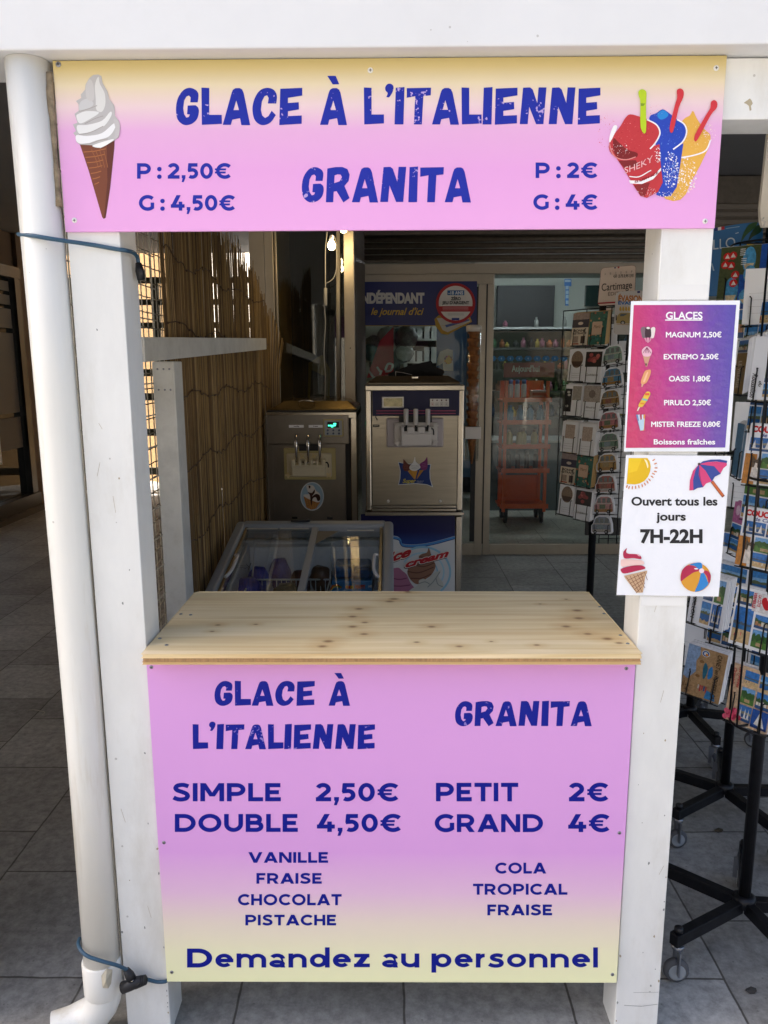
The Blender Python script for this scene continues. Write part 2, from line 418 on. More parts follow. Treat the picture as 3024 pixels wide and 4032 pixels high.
GG = {
    'G': [norm_glyph(spline([(232, 243), (238, 180), (215, 145), (168, 130), (120, 150), (80, 210), (65, 290), (75, 370), (110, 410), (150, 420), (195, 405), (228, 370), (241, 320), (236, 285), (215, 265)], 4) + [(155, 268), (150, 335), (172, 338), (163, 357), (145, 362), (128, 335), (121, 290), (128, 230), (145, 198), (165, 190), (178, 205), (175, 243)], 65, 418, 288)],
    'L': [norm_glyph([(262, 128), (322, 131), (322, 340), (418, 340), (419, 410), (265, 418)], 260, 418, 288)],
    'A': [norm_glyph([(437, 418), (505, 170), (515, 145), (535, 133), (568, 132), (586, 143), (598, 170), (648, 420), (580, 420), (570, 366), (510, 378), (500, 418)], 437, 418, 288, [[(541, 228), (520, 303), (562, 303)]])],
    'C': [norm_glyph(spline([(845, 252), (850, 190), (825, 145), (775, 130), (720, 150), (680, 210), (662, 290), (675, 370), (710, 410), (750, 420), (800, 400), (842, 342)], 4) + [(810, 308), (785, 350), (760, 365), (737, 345), (727, 300), (735, 235), (755, 195), (775, 188), (787, 210), (780, 252)], 662, 418, 288)],
    'E': [norm_glyph([(878, 137), (1047, 130), (1047, 190), (937, 208), (937, 248), (1020, 242), (1022, 298), (937, 312), (937, 350), (1043, 345), (1043, 409), (870, 420)], 870, 418, 288)],
    '`': [norm_glyph([(1242, 37), (1308, 37), (1336, 102), (1285, 104)], 1185, 418, 288)],
    "'": [norm_glyph(spline([(207, 103), (216, 78), (203, 62), (200, 40), (214, 19), (238, 17), (254, 34), (251, 62), (238, 88), (225, 106)], 3), 198, 282, 240)],
    'I': [norm_glyph([(268, 42), (325, 38), (318, 282), (260, 282)], 260, 282, 240)],
    'T': [norm_glyph([(332, 45), (490, 42), (488, 92), (440, 97), (430, 282), (378, 282), (387, 98), (332, 108)], 332, 282, 240)],
    'N': [norm_glyph([(1100, 40), (1146, 38), (1163, 52), (1192, 140), (1201, 38), (1252, 38), (1232, 278), (1184, 278), (1140, 165), (1130, 278), (1078, 278)], 1078, 280, 240)],
    'R': [norm_glyph([(312, 97), (380, 85), (440, 84), (482, 102), (501, 150), (492, 205), (457, 248), (500, 352), (448, 390), (390, 292), (366, 297), (362, 388), (300, 388)], 300, 388, 303, [[(374, 156), (400, 147), (425, 150), (436, 172), (415, 208), (370, 223)]])],
}
def gf(text, gap=0.06, space=0.4):
    out = []; x = 0.0; last = 0.0
    for ch in text:
        if ch == ' ': x += space; continue
        if ch == '`':
            out += [([(p[0] + last, p[1]) for p in o], []) for o, _ in GG['`']]; continue
        xs = [p[0] for o, _ in GG[ch] for p in o]
        for o, hs in GG[ch]:
            out.append(([(p[0] + x, p[1]) for p in o], [[(p[0] + x, p[1]) for p in hh] for hh in hs]))
        last = x; x += max(xs) + (gap if ch not in "L'T" else gap * 0.4)
    return out
def fit_px(pcs, x0, x1, ybase, ycap):
    xs = [p[0] for o, hh in pcs for p in (o if o != 'quads' else [q for f in hh for q in f])]; a, b = min(xs), max(xs)
    return lambda x, y: (x0 + (x - a) / (b - a) * (x1 - x0), ybase + y * (ycap - ybase))

_capH = None
def builtin_text(s, bold=0.02, shear=0.0):
    """triangles of the built-in font: verts (x, y, z), faces; cap height 1"""
    global _capH
    def ev(body, b):
        cu = bpy.data.curves.new('lettering', 'FONT'); cu.body = body; cu.bevel_depth = b; cu.bevel_resolution = 0; cu.resolution_u = 5; cu.shear = shear
        o = bpy.data.objects.new('lettering', cu); COL.objects.link(o)
        dg = bpy.context.evaluated_depsgraph_get()
        me = bpy.data.meshes.new_from_object(o.evaluated_get(dg))
        vs = [tuple(v.co) for v in me.vertices]; fs = [tuple(p.vertices) for p in me.polygons]
        bpy.data.objects.remove(o); bpy.data.curves.remove(cu); bpy.data.meshes.remove(me)
        return vs, fs
    if _capH is None:
        vs, _ = ev('H', 0); _capH = max(v[1] for v in vs)
    vs, fs = ev(s, bold)
    zmax = max([abs(v[2]) for v in vs] + [1e-6])
    vs = [(v[0] / _capH, v[1] / _capH, (v[2] / zmax) * 0.00006) for v in vs]
    return vs, fs
def art_text(art, s, m, x0, x1, ybase, ycap, bold=0.02, shear=0.0, skew=0.0):
    """skew: baseline rise (art units) from x0 to x1"""
    vs, fs = builtin_text(s, bold, shear)
    a = min(v[0] for v in vs); b = max(v[0] for v in vs)
    def fit(x, y):
        t = (x - a) / (b - a)
        return (x0 + t * (x1 - x0), ybase + y * (ycap - ybase) + t * skew)
    art.tri(vs, fs, m, fit)
def plane_map(y):
    return lambda u, v, l: PY(u, v, y - l)
# ------------------------------------------------------------------ materials
WHITE = mat('white painted wood', (0.79, 0.79, 0.765), 0.42, var=0.08, vscale=4, bump=0.12, bscale=22, stretch=(2.2, 2.2, .8), dirt='a89d86', dscale=2.2, damt=0.42, specks=0.4)
FASC = mat('smooth white fascia toned for sky light', (0.73, 0.735, 0.74), 0.4, var=0.03, vscale=3, bump=0.04, bscale=30, dirt='b0aaa0', dscale=2.0, damt=0.14, specks=0.4)  # white toned down from the posts' to offset the fascia's extra sky light
WHITE2 = mat('chipped white paint', (0.66, 0.65, 0.61), 0.55, var=0.16, vscale=18, bump=0.25, bscale=45, dirt='86806f', dscale=9, damt=0.55)
PIPE = mat('stained white plastic pipe', (0.80, 0.785, 0.73), 0.36, var=0.05, vscale=5, dirt='b3a07a', dscale=4, damt=0.62, stretch=(3, 3, 0.3), bump=0.03, bscale=20, specks=0.4)
ALU = mat('champagne aluminium frame', 'a59c8e', 0.38, 0.55, var=0.06, vscale=12)
STEEL = mat('brushed stainless steel', '968f82', 0.33, 0.95, var=0.1, vscale=6, stretch=(1, 1, 14), bump=0.04, bscale=9)
STEEL2 = mat('polished steel trim', 'b8b0a2', 0.22, 0.95, var=0.06, vscale=9)
CHROME = mat('chrome', 'cfcac2', 0.08, 1.0)
BLACK = mat('black wire', '131417', 0.4, 0.3)
BLACKP = mat('black plastic', '14151a', 0.5, var=0.1)
DARKST = mat('worn dark steel tube', '1c1d22', 0.42, 0.5, var=0.5, vscale=30, bump=0.1, bscale=60)
RUBBER = mat('grey rubber', '55565a', 0.6)
PAPER = mat('white paper', 'eceef2', 0.6, spec=0.2)
SHEETS = mat('edge of paper sheets', (0.80, 0.80, 0.82), 0.7, var=0.18, vscale=160, stretch=(1, 1, 0.03))

# ------------------------------------------------------------------ ground and arcade
def paving_mat(name, c1, c2, cm, w, hgt, ox, oy, rough=0.6, swap=True):
    m = bpy.data.materials.new(name); m.use_nodes = True; nt = m.node_tree; b = nt.nodes['Principled BSDF']
    g = nt.nodes.new('ShaderNodeNewGeometry'); s = nt.nodes.new('ShaderNodeSeparateXYZ'); cb = nt.nodes.new('ShaderNodeCombineXYZ')
    nt.links.new(g.outputs['Position'], s.inputs[0])
    mp = nt.nodes.new('ShaderNodeMapping'); mp.inputs['Location'].default_value = (ox, oy, 0)
    nt.links.new(s.outputs['Y' if swap else 'X'], cb.inputs['X']); nt.links.new(s.outputs['X' if swap else 'Y'], cb.inputs['Y'])
    nz = nt.nodes.new('ShaderNodeTexNoise'); nz.inputs['Scale'].default_value = 9; nz.inputs['Detail'].default_value = 4
    sb = nt.nodes.new('ShaderNodeVectorMath'); sb.operation = 'SUBTRACT'; sb.inputs[1].default_value = (.5, .5, .5); sc2 = nt.nodes.new('ShaderNodeVectorMath'); sc2.operation = 'SCALE'; sc2.inputs['Scale'].default_value = 0.010
    ad2 = nt.nodes.new('ShaderNodeVectorMath'); nt.links.new(g.outputs['Position'], nz.inputs['Vector']); nt.links.new(nz.outputs['Color'], sb.inputs[0]); nt.links.new(sb.outputs[0], sc2.inputs[0]); nt.links.new(cb.outputs[0], ad2.inputs[0]); nt.links.new(sc2.outputs[0], ad2.inputs[1])
    nt.links.new(ad2.outputs[0], mp.inputs[0])
    br = nt.nodes.new('ShaderNodeTexBrick'); br.inputs['Scale'].default_value = 1.0; br.offset = 0.5
    br.inputs['Brick Width'].default_value = w; br.inputs['Row Height'].default_value = hgt
    br.inputs['Mortar Size'].default_value = 0.0035; br.inputs['Mortar Smooth'].default_value = 0.3
    br.inputs['Color1'].default_value = (*lin(c1), 1); br.inputs['Color2'].default_value = (*lin(c2), 1); br.inputs['Mortar'].default_value = (*lin(cm), 1)
    nt.links.new(mp.outputs[0], br.inputs['Vector'])
    n = nt.nodes.new('ShaderNodeTexNoise'); n.inputs['Scale'].default_value = 30; n.inputs['Detail'].default_value = 10; n.inputs['Roughness'].default_value = 0.75
    n2 = nt.nodes.new('ShaderNodeTexNoise'); n2.inputs['Scale'].default_value = 2.3; n2.inputs['Detail'].default_value = 5
    vo = nt.nodes.new('ShaderNodeTexVoronoi'); vo.inputs['Scale'].default_value = 26
    for x in (n, n2, vo): nt.links.new(g.outputs['Position'], x.inputs['Vector'])
    r1 = nt.nodes.new('ShaderNodeMapRange'); r1.inputs[1].default_value = 0.3; r1.inputs[2].default_value = 0.7; r1.inputs[3].default_value = 0.55; r1.inputs[4].default_value = 1.42
    r2 = nt.nodes.new('ShaderNodeMapRange'); r2.inputs[1].default_value = 0.3; r2.inputs[2].default_value = 0.7; r2.inputs[3].default_value = 0.72; r2.inputs[4].default_value = 1.2
    r3 = nt.nodes.new('ShaderNodeMapRange'); r3.inputs[1].default_value = 0.04; r3.inputs[2].default_value = 0.09; r3.inputs[3].default_value = 0.62; r3.inputs[4].default_value = 1.0
    nt.links.new(n.outputs['Fac'], r1.inputs[0]); nt.links.new(n2.outputs['Fac'], r2.inputs[0]); nt.links.new(vo.outputs['Distance'], r3.inputs[0])
    m1 = nt.nodes.new('ShaderNodeMath'); m1.operation = 'MULTIPLY'; nt.links.new(r1.outputs[0], m1.inputs[0]); nt.links.new(r2.outputs[0], m1.inputs[1])
    m2 = nt.nodes.new('ShaderNodeMath'); m2.operation = 'MULTIPLY'; nt.links.new(m1.outputs[0], m2.inputs[0]); nt.links.new(r3.outputs[0], m2.inputs[1])
    vm = nt.nodes.new('ShaderNodeVectorMath'); vm.operation = 'SCALE'
    nt.links.new(br.outputs['Color'], vm.inputs[0]); nt.links.new(m2.outputs[0], vm.inputs['Scale'])
    nt.links.new(vm.outputs[0], b.inputs['Base Color'])
    b.inputs['Roughness'].default_value = rough
    bp = nt.nodes.new('ShaderNodeBump'); bp.inputs['Strength'].default_value = 0.35; bp.inputs['Distance'].default_value = 0.003
    ad = nt.nodes.new('ShaderNodeMath'); ad.operation = 'SUBTRACT'; nt.links.new(n.outputs['Fac'], ad.inputs[0]); nt.links.new(br.outputs['Fac'], ad.inputs[1])
    nt.links.new(ad.outputs[0], bp.inputs['Height']); nt.links.new(bp.outputs[0], b.inputs['Normal'])
    return m
gm = MB(); gm.add([(-60, -60, 0), (60, -60, 0), (60, 60, 0), (-60, 60, 0)], [(0, 1, 2, 3)], paving_mat('grey stone paving', 'aaa8a4', '8e8b86', '5d5954', 0.435, 0.42, -0.175, -0.03))
tag(gm.build('ground'), kind='structure')
SOFFIT = mat('grey painted soffit', '6e6f72', 0.8, var=0.06, vscale=3)
TAN = mat('ochre render', 'b08c5e', 0.85, var=0.1, vscale=5, bump=0.25, bscale=80)
RENDER = mat('pale render', 'd6d0c4', 0.85, var=0.06, vscale=4)
bl = thing('shop_building', 'tall rendered building above the arcade, closed off by the white front beam', 'building', (-4, 5, 0))
m = MB(); m.box((-14, 0.35, 3.02), (9, 8.6, 8.8), RENDER); m.build('upper_wall', bl)
m = MB(); m.box((-14, 0.12, 2.98), (9, 8.6, 3.015), SOFFIT); m.build('soffit', bl)
DARKW = mat('dark shop front panel', '2a2a2c', 0.6, var=0.1)
m = MB(); m.box((3.2, 4.8, 0), (9, 5.0, 2.98), RENDER)
m.box((-0.27, 4.86, 2.62), (3.2, 4.98, 2.98), DARKW); m.build('wall', bl)

# left building across the passage, with black glazed doors
BLKF = mat('black door frame', '1b1a19', 0.4, 0.2)
lw = thing('side_shop', 'brown rendered wall with a black framed glass door beyond the drainpipe', 'building', (-4.1, 7, 0))
BRN = mat('brown render', '6a5846', 0.85, var=0.1, vscale=6, bump=0.2)
m = MB(); m.box((-4.5, 7.0, 0), (-3.98, 8.15, 2.97), BRN); m.box((-4.5, 3.0, 2.62), (-4.02, 6.99, 2.97), BRN)
m.build('wall', lw)
fr = MB()
for y in (3.05, 5.2, 6.86):
    fr.box((-4.1, y, 0.12), (-3.96, y + 0.12, 2.6), BLKF)
fr.box((-4.1, 3.0, 2.5), (-3.955, 7.0, 2.615), BLKF); fr.box((-4.12, 3.0, 0.0), (-3.9, 7.0, 0.06), mat('worn door sill', '57524b', 0.5, 0.4)); fr.box((-4.1, 3.0, 0.06), (-3.94, 7.0, 0.2), BLKF)
fo = fr.build('door_frame', lw)
gp = MB(); gp.add([(-4.03, 3.1, 0.2), (-4.03, 6.9, 0.2), (-4.03, 6.9, 2.5), (-4.03, 3.1, 2.5)], [(0, 1, 2, 3)], glass_mat('door glass', (0.35, 0.38, 0.38), 0.45, 1.5)); gp.build('glass_pane', lw)
bk = MB(); bk.box((-6, 3.0, 0), (-5.9, 7.0, 2.9), mat('dark room', '3a3a3a', 0.9)); bk.build('back_wall', lw)
bd = MB()
LT = mat('frosted film', '7c766c', 0.7)
for z0, z1 in ((2.36, 2.46), (2.22, 2.32), (1.98, 2.18), (1.1, 1.93), (0.72, 1.05)):
    bd.add([(-4.01, 6.2, z0), (-4.01, 6.82, z0), (-4.01, 6.82, z1), (-4.01, 6.2, z1)], [(0, 1, 2, 3)], LT)
bd.build('frosted_strip', lw)
pn = MB(); pn.box((-3.93, 6.05, 0.62), (-3.9, 6.115, 0.9), mat('lit white notice', 'f4f8fb', 0.5))
tag(pn.build('notice'), 'bright white notice standing by the black glass door at the photo edge', 'notice')

wb = thing('windbreak', 'white canvas windbreak closing the next bay left of the drainpipe', 'windbreak', (-2.8, 0.05, 0))  # unseen panel added to cut the sky light on the left paving
CANV = mat('white canvas', 'dcd8cf', 0.9, var=.06, vscale=6, bump=.2, bscale=200)
m = MB(); xs_ = [-4.4 + 3.3 * i / 60 for i in range(61)]
vs_ = [(x, 0.04 + 0.006 * math.sin(x * 9), z) for z in (0.03, 2.15) for x in xs_] + [(x, 0.044 + 0.006 * math.sin(x * 9), z) for z in (0.03, 2.15) for x in xs_]
n_ = 61; m.add(vs_, [(i, i + 1, i + 1 + n_, i + n_) for i in range(60)] + [(i + 1 + 2 * n_, i + 2 * n_, i + 3 * n_, i + 1 + 3 * n_) for i in range(60)], CANV, True); m.build('canvas', wb)
for x in (-4.42, -1.085): m = MB(); m.box((x - .02, .02, 0), (x + .02, .07, 2.15), WHITE); m.build('pole', wb, .003)

# sunlit house and fence beyond the passage
def quadwall(mb, a, b, z0, z1, th, m):
    d = (b - a).normalized(); n = Vector((d.y, -d.x, 0)) * th
    p = [a, b, b - n, a - n]
    mb.add([(q.x, q.y, z0) for q in p] + [(q.x, q.y, z1) for q in p], [(0, 1, 5, 4), (1, 2, 6, 5), (2, 3, 7, 6), (3, 0, 4, 7), (4, 5, 6, 7)], m)
ho = thing('ochre_house', 'sunlit ochre house wall seen through the wire mesh left of the reed screen', 'house', (-3.6, 9.4, 0))
tw = MB(); quadwall(tw, Vector((-5.2, 10.71, 0)), Vector((-2.78, 8.64, 0)), 0, 6, 0.2, TAN); tw.build('wall', ho)
hw = thing('white_house', 'white sunlit house wall seen over the top of the reed screen', 'house', (-1.8, 11, 0))
tw = MB(); quadwall(tw, Vector((-3.4, 12.2, 0)), Vector((-0.6, 9.8, 0)), 0, 6, 0.2, mat('white render', 'efece4', 0.8)); tw.build('wall', hw)
GRN = mat('dark green rail', '4a4a3c', 0.6)
fe = thing('gate', 'dark slatted passage gate with open top rails behind the reed screen', 'gate', (-2.5, 8.3, 0))
for z in (1.78, 2.08, 2.36, 2.62):
    q = MB(); q.beam((-4.0, 8.32, z), (-0.81, 8.32, z), 0.05, 0.07, GRN); q.build('rail', fe)
for z in (0.25, 0.75, 1.2, 1.5):
    q = MB(); q.beam((-4.0, 8.32, z), (-2.9, 8.32, z), 0.05, 0.09, GRN); q.build('rail', fe)
for x in (-3.98, -2.9, -1.85, -0.84):
    q = MB(); q.box((x - .03, 8.29, 0), (x + .03, 8.36, 2.66), GRN); q.build('post', fe)
q = MB(); q.box((-2.87, 8.31, 0.02), (-0.87, 8.34, 1.85), GRN); q.build('panel', fe)

# what stands opposite, behind the camera, and shows as reflections
RENDER2 = mat('street house render', 'a89f90', 0.85, var=.15, vscale=1.5)  # one even render tone, darker than the shop building's
op = thing('facing_house', 'pale house across the street that the shop glass mirrors', 'house', (0, -15, 0))
m = MB(); m.box((-14, -16, 0), (14, -15, 7), RENDER2); m.build('wall', op)
m = MB()
for x in (-9, -5, -1, 3, 7): m.box((x, -15.0, 1.0), (x + 1.5, -14.94, 2.6), mat('shutter green', '5d6b60', 0.7))
m.build('shutters', op)
tr = thing('plane_tree', 'street tree that the shop glass mirrors', 'tree', (4.6, -9, 0))
m = MB(); m.tube([(4.6, -9, 0), (4.65, -9, 1.6), (4.55, -9.05, 3.4)], 0.2, mat('pale bark', 'a89a80', 0.9, var=0.3, vscale=6), radii=[.24, .19, .15]); m.build('trunk', tr)
m = MB(); lf = mat('plane leaves', (0.07, 0.12, 0.03), 0.7, var=0.4, vscale=3)
rnd = random.Random(3)
for i in range(1600):
    a, b = rnd.random() * 6.283, rnd.random() * 2 - 1; rr = 1.8 * rnd.random() ** 0.4
    c = Vector((4.6 + rr * math.cos(a) * (1 - b * b) ** .5, -9 + rr * math.sin(a) * (1 - b * b) ** .5, 4.9 + rr * b * 0.9))
    M = Matrix.Rotation(rnd.random() * 6, 3, 'X') @ Matrix.Rotation(rnd.random() * 6, 3, 'Z'); s_ = 0.12
    m.add([c + M @ Vector(p) for p in ((-s_, 0, 0), (0, -s_ * .7, 0), (s_, 0, 0), (0, s_ * .7, 0))], [(0, 1, 2, 3)], lf)
m.build('crown', tr)

pt = thing('planter', 'white planter with a clipped bush that the shop glass mirrors', 'planter', (3.9, -8.5, 0))
m = MB(); m.box((3.4, -8.8, 0), (4.3, -8.3, .75), mat('white render', 'efece4', 0.8)); m.build('tub', pt, .01)
m = MB(); rnd = random.Random(8)
for i in range(900):
    c = Vector((3.85 + rnd.gauss(0, .24), -8.55 + rnd.gauss(0, .16), .98 + rnd.gauss(0, .18))); M = Matrix.Rotation(rnd.random() * 6, 3, 'X') @ Matrix.Rotation(rnd.random() * 6, 3, 'Z'); s_ = .06
    m.add([c + M @ Vector(p) for p in ((-s_, 0, 0), (0, -s_ * .6, 0), (s_, 0, 0), (0, s_ * .6, 0))], [(0, 1, 2, 3)], lf)
m.build('bush', pt)

# ------------------------------------------------------------------ the white stand
st = thing('kiosk_frame', 'white painted wooden kiosk frame carrying both pink price boards', 'kiosk', (0, 0.05, 0))
for x0, x1 in ((-0.637, -0.533), (0.532, 0.634)):
    m = MB(); m.box((x0, 0, 0), (x1, 0.1, 2.1 if x0 < 0 else 2.041), WHITE); m.build('post', st, 0.002)
m = MB(); m.box((-0.62, 0.002, 2.042), (2.6, 0.1, 2.15), WHITE); m.build('crossbeam', st, 0.002)
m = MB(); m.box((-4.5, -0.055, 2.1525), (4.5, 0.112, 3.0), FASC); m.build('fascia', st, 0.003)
# scuffs: a rusty stain on the crossbeam, tape marks on the post
m = MB(); m.box((-0.532, 0.02, 0.14), (0.531, 0.05, 0.95), mat('plain backing board', 'b9ad98', 0.8)); m.build('backing_board', st)
a = Art(plane_map(0.0015)); z = crop(2550, 350, .40687)
a.poly([z(930, 135), z(965, 110), z(990, 92), z(1005, 110), z(1018, 140), z(1000, 165), z(1005, 205), z(988, 212), z(980, 165), z(955, 145)], mat('brown stain', 'b3a78c', 0.8)); a.build('stain', st)
rq = random.Random(31)
for k_, (xa, xb) in enumerate(((-0.637, -0.533), (0.532, 0.634))):
    a = Art(lambda x, y, l: Vector((x, -0.0006 - l, y)))
    for i in range(20):
        low = i < 13; zc = rq.uniform(.02, .5) if low else rq.uniform(.2, 1.8); xc = rq.choice((xa + .004, xb - .004, rq.uniform(xa + .01, xb - .01))) if low else rq.uniform(xa + .01, xb - .01); s_ = rq.uniform(.0008, .0026) * (1.3 if low else 1)
        a.poly([(xc + s_ * rq.uniform(.5, 1.2) * math.cos(t), zc + s_ * rq.uniform(.5, 1.9) * math.sin(t)) for t in (0, 1.1, 2, 3.1, 4.2, 5.2)], mat(rq.choice(('chip grey', 'chip rust', 'chip wood')), {'chip grey': '8a8c8a', 'chip rust': '9a7a60', 'chip wood': 'a89c86'}[rq.choice(('chip grey', 'chip rust', 'chip wood'))], .8), new=(i == 0))
    for i in range(5):
        zc = rq.uniform(.1, 1.7); xc = rq.uniform(xa + .02, xb - .02); a.line([(xc, zc), (xc + rq.uniform(-.01, .01), zc + rq.uniform(.01, .04))], .0007, mat('chip grey', '8a8c8a', .8))
    if k_ == 1: a.line([(xa + .02, .085), (xa + .06, .082), (xb - .003, .088)], .0012, mat('chip wood', 'a89c86', .8)); a.line([(xa + .04, .12), (xb - .003, .121)], .0008, mat('chip wood', 'a89c86', .8))
    a.build('paint_chips', st)
m = MB(); m.box((-0.05, -0.0565, 2.30), (-0.03, -0.0552, 2.302), mat('scuff', '9a9b9c', 0.7)); m.box((0.45, -0.0565, 2.33), (0.452, -0.0552, 2.345), mat('scuff', '9a9b9c', 0.7)); m.box((-0.17, -0.0565, 2.27), (-0.163, -0.0552, 2.273), mat('scuff', '9a9b9c', 0.7)); m.build('scuff_mark', st)

# ------------------------------------------------------------------ screws
SCREWH = mat('white screw cap', 'e6e4e0', 0.35, 0.2); SCREWZ = mat('zinc screw', '8f9299', 0.3, 0.9)
def screw(parent, p, white=False, r=0.0042, ax=(0, -1, 0)):
    m = MB(); p = Vector(p); A = Vector(ax)
    m.lathe([(r, 0), (r, 0.0006), (r * .8, 0.0013), (r * .1, 0.0015), (0, 0.0015)], p, SCREWH if white else SCREWZ, 14, ax)
    x = A.orthogonal().normalized(); y = A.cross(x)
    for d in ((x + y).normalized(), (x - y).normalized()):
        e = d.cross(A)
        c = p + A * 0.0016
        m.add([c + d * r * .5 + e * r * .11, c - d * r * .5 + e * r * .11, c - d * r * .5 - e * r * .11, c + d * r * .5 - e * r * .11], [(0, 1, 2, 3), (3, 2, 1, 0)], BLACKP)
        p = p + A * 0.0001
    return m.build('screw', parent)

# ------------------------------------------------------------------ upper price board
YS = -0.008
def grunge(name, c, pale):
    m = bpy.data.materials.new(name); m.use_nodes = True; nt = m.node_tree; b = nt.nodes['Principled BSDF']
    g = nt.nodes.new('ShaderNodeNewGeometry'); n = nt.nodes.new('ShaderNodeTexNoise'); n.inputs['Scale'].default_value = 150; n.inputs['Detail'].default_value = 3
    n2 = nt.nodes.new('ShaderNodeTexNoise'); n2.inputs['Scale'].default_value = 26; n2.inputs['Detail'].default_value = 2
    for q in (n, n2): nt.links.new(g.outputs['Position'], q.inputs['Vector'])
    mu = nt.nodes.new('ShaderNodeMath'); mu.operation = 'MULTIPLY'; nt.links.new(n.outputs['Fac'], mu.inputs[0]); nt.links.new(n2.outputs['Fac'], mu.inputs[1])
    r = nt.nodes.new('ShaderNodeValToRGB'); r.color_ramp.elements[0].position = 0.385; r.color_ramp.elements[1].position = 0.41
    r.color_ramp.elements[0].color = (*lin(c), 1); r.color_ramp.elements[1].color = (*lin(pale), 1)
    nt.links.new(mu.outputs[0], r.inputs[0]); nt.links.new(r.outputs[0], b.inputs['Base Color']); b.inputs['Roughness'].default_value = 0.42
    b.inputs['Specular IOR Level'].default_value = 0.12
    return m
INK1 = grunge('worn blue lettering', '2733a0', 'b9a2d8'); INK2 = grunge('worn dark blue lettering', '142090', '8c7ac6')
BLUE1 = mat('blue lettering', '2733a0', 0.45, spec=0.12); BLUE2 = mat('dark blue lettering', '101c8a', 0.45, spec=0.12)
P1 = ramp_mat('pink and yellow print with top shade', 'Z', 1.843, 2.15, [(0, 'e9a9e0'), (0.36, 'e4a5dc'), (0.60, 'e4aed9'), (0.74, 'ead0d2'), (0.86, 'e6d6b4'), (0.95, 'd3c088'), (1, 'c7b376')], 0.36)  # top yellow stops darkened to stand in for the fascia's shade
ub = thing('price_board', 'upper pink and yellow price board reading GLACE À L’ITALIENNE above the opening', 'price board', (0, YS, 1.84))
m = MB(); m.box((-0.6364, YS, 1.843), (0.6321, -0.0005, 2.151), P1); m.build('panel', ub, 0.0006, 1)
a = Art(plane_map(YS - 0.0004))
for s, x0, x1, yb, yc in (('GLACE', 380.1, 652.9, 269.7, 189.7), ('A`', 691.2, 749.5, 269.7, 189.7), ("L'ITALIENNE", 786, 1297, 268.8, 189.4), ('GRANITA', 651.9, 1017.3, 436.8, 361)):
    p = gf(s); a.pieces(p, INK1, fit_px(p, x0, x1, yb, yc))
for s, x0, x1, yb, yc in (('P : 2,50€', 296, 498.5, 386, 352.5), ('G : 4,50€', 300, 507.5, 455, 421.5), ('P : 2€', 1157, 1290.5, 384.5, 351), ('G : 4€', 1152, 1290.5, 453, 420)):
    p = sf(s, space=0.26); a.pieces(p, BLUE1, fit_px(p, x0, x1, yb, yc))
a.build('lettering', ub)
# soft ice cream picture
a = Art(plane_map(YS - 0.0004)); z = crop(260, 280, .27125)
Z_ = lambda *q: [z(*p) for p in q]
SP = lambda *q, n=4: [z(*p) for p in spline(list(q), n, True)]
a.poly(Z_((200, 1060), (705, 1005), (700, 1120), (640, 1700), (575, 2130), (545, 2145), (525, 2120), (330, 1450)), pm('7b4632'))
a.poly(Z_((590, 1050), (705, 1005), (700, 1120), (640, 1700), (575, 2130), (550, 2140), (600, 1600)), pm('63352a'))
for i in range(7):
    y = 1175 + i * 78; x0 = 250 + i * 27; x1 = 575 - i * 16
    a.line([z(x0, y), z((x0 + x1) / 2, y - 12), z(x1, y - 48 + i * 3)], 2.1, pm('a8683f'))
for i in range(4):
    a.line([z(370 + i * 60, 1140 + i * 6), z(430 + i * 55, 1270 + i * 25), z(470 + i * 45, 1400)], 1.5, pm('99603c'))
a.poly(Z_((470, 50), (515, 75), (530, 175), (600, 290), (630, 410), (700, 500), (712, 650), (770, 730), (785, 830), (765, 960), (705, 1005), (640, 1040), (500, 1120), (370, 1075), (200, 1070), (150, 1030), (150, 960), (105, 900), (145, 870), (100, 775), (165, 750), (125, 620), (185, 575), (180, 480), (145, 435), (220, 390), (215, 340), (275, 270), (285, 190), (340, 100), (400, 55)), pm('bdbab9'))
a.poly(SP((470, 80), (490, 180), (560, 320), (570, 480), (520, 590), (440, 560), (430, 400), (420, 200)), pm('dcdbd8'))
a.poly(SP((230, 430), (330, 400), (400, 480), (300, 560), (200, 570), (190, 500)), pm('cbcaca'))
a.poly(SP((290, 210), (350, 120), (400, 220), (400, 420), (300, 400)), pm('c9c6c4'))
a.poly(SP((180, 620), (300, 580), (480, 600), (340, 700), (200, 760), (150, 660)), pm('e3e3e1'))
a.poly(SP((160, 790), (300, 780), (520, 720), (640, 590), (660, 640), (560, 790), (380, 880), (200, 915)), pm('e6e6e4'))
a.poly(SP((150, 930), (300, 940), (520, 900), (690, 760), (712, 820), (620, 950), (430, 1010), (280, 1060), (160, 1030)), pm('eeeeee'))
a.poly(SP((380, 1085), (520, 1030), (690, 985), (640, 1040), (500, 1112)), pm('f2f2f0'))
for q in ([(190, 585), (330, 545), (450, 500)], [(270, 765), (420, 690), (540, 650)], [(190, 918), (350, 890), (540, 800)], [(200, 1065), (380, 1045), (480, 1005), (610, 985)]):
    a.line([z(*p) for p in spline(q, 4)], 1.7, pm('a9a3a0'))
a.poly(SP((690, 700), (770, 740), (780, 840), (760, 950), (700, 985), (720, 850)), pm('c3bfbf'))
a.build('ice_cream_picture', ub)
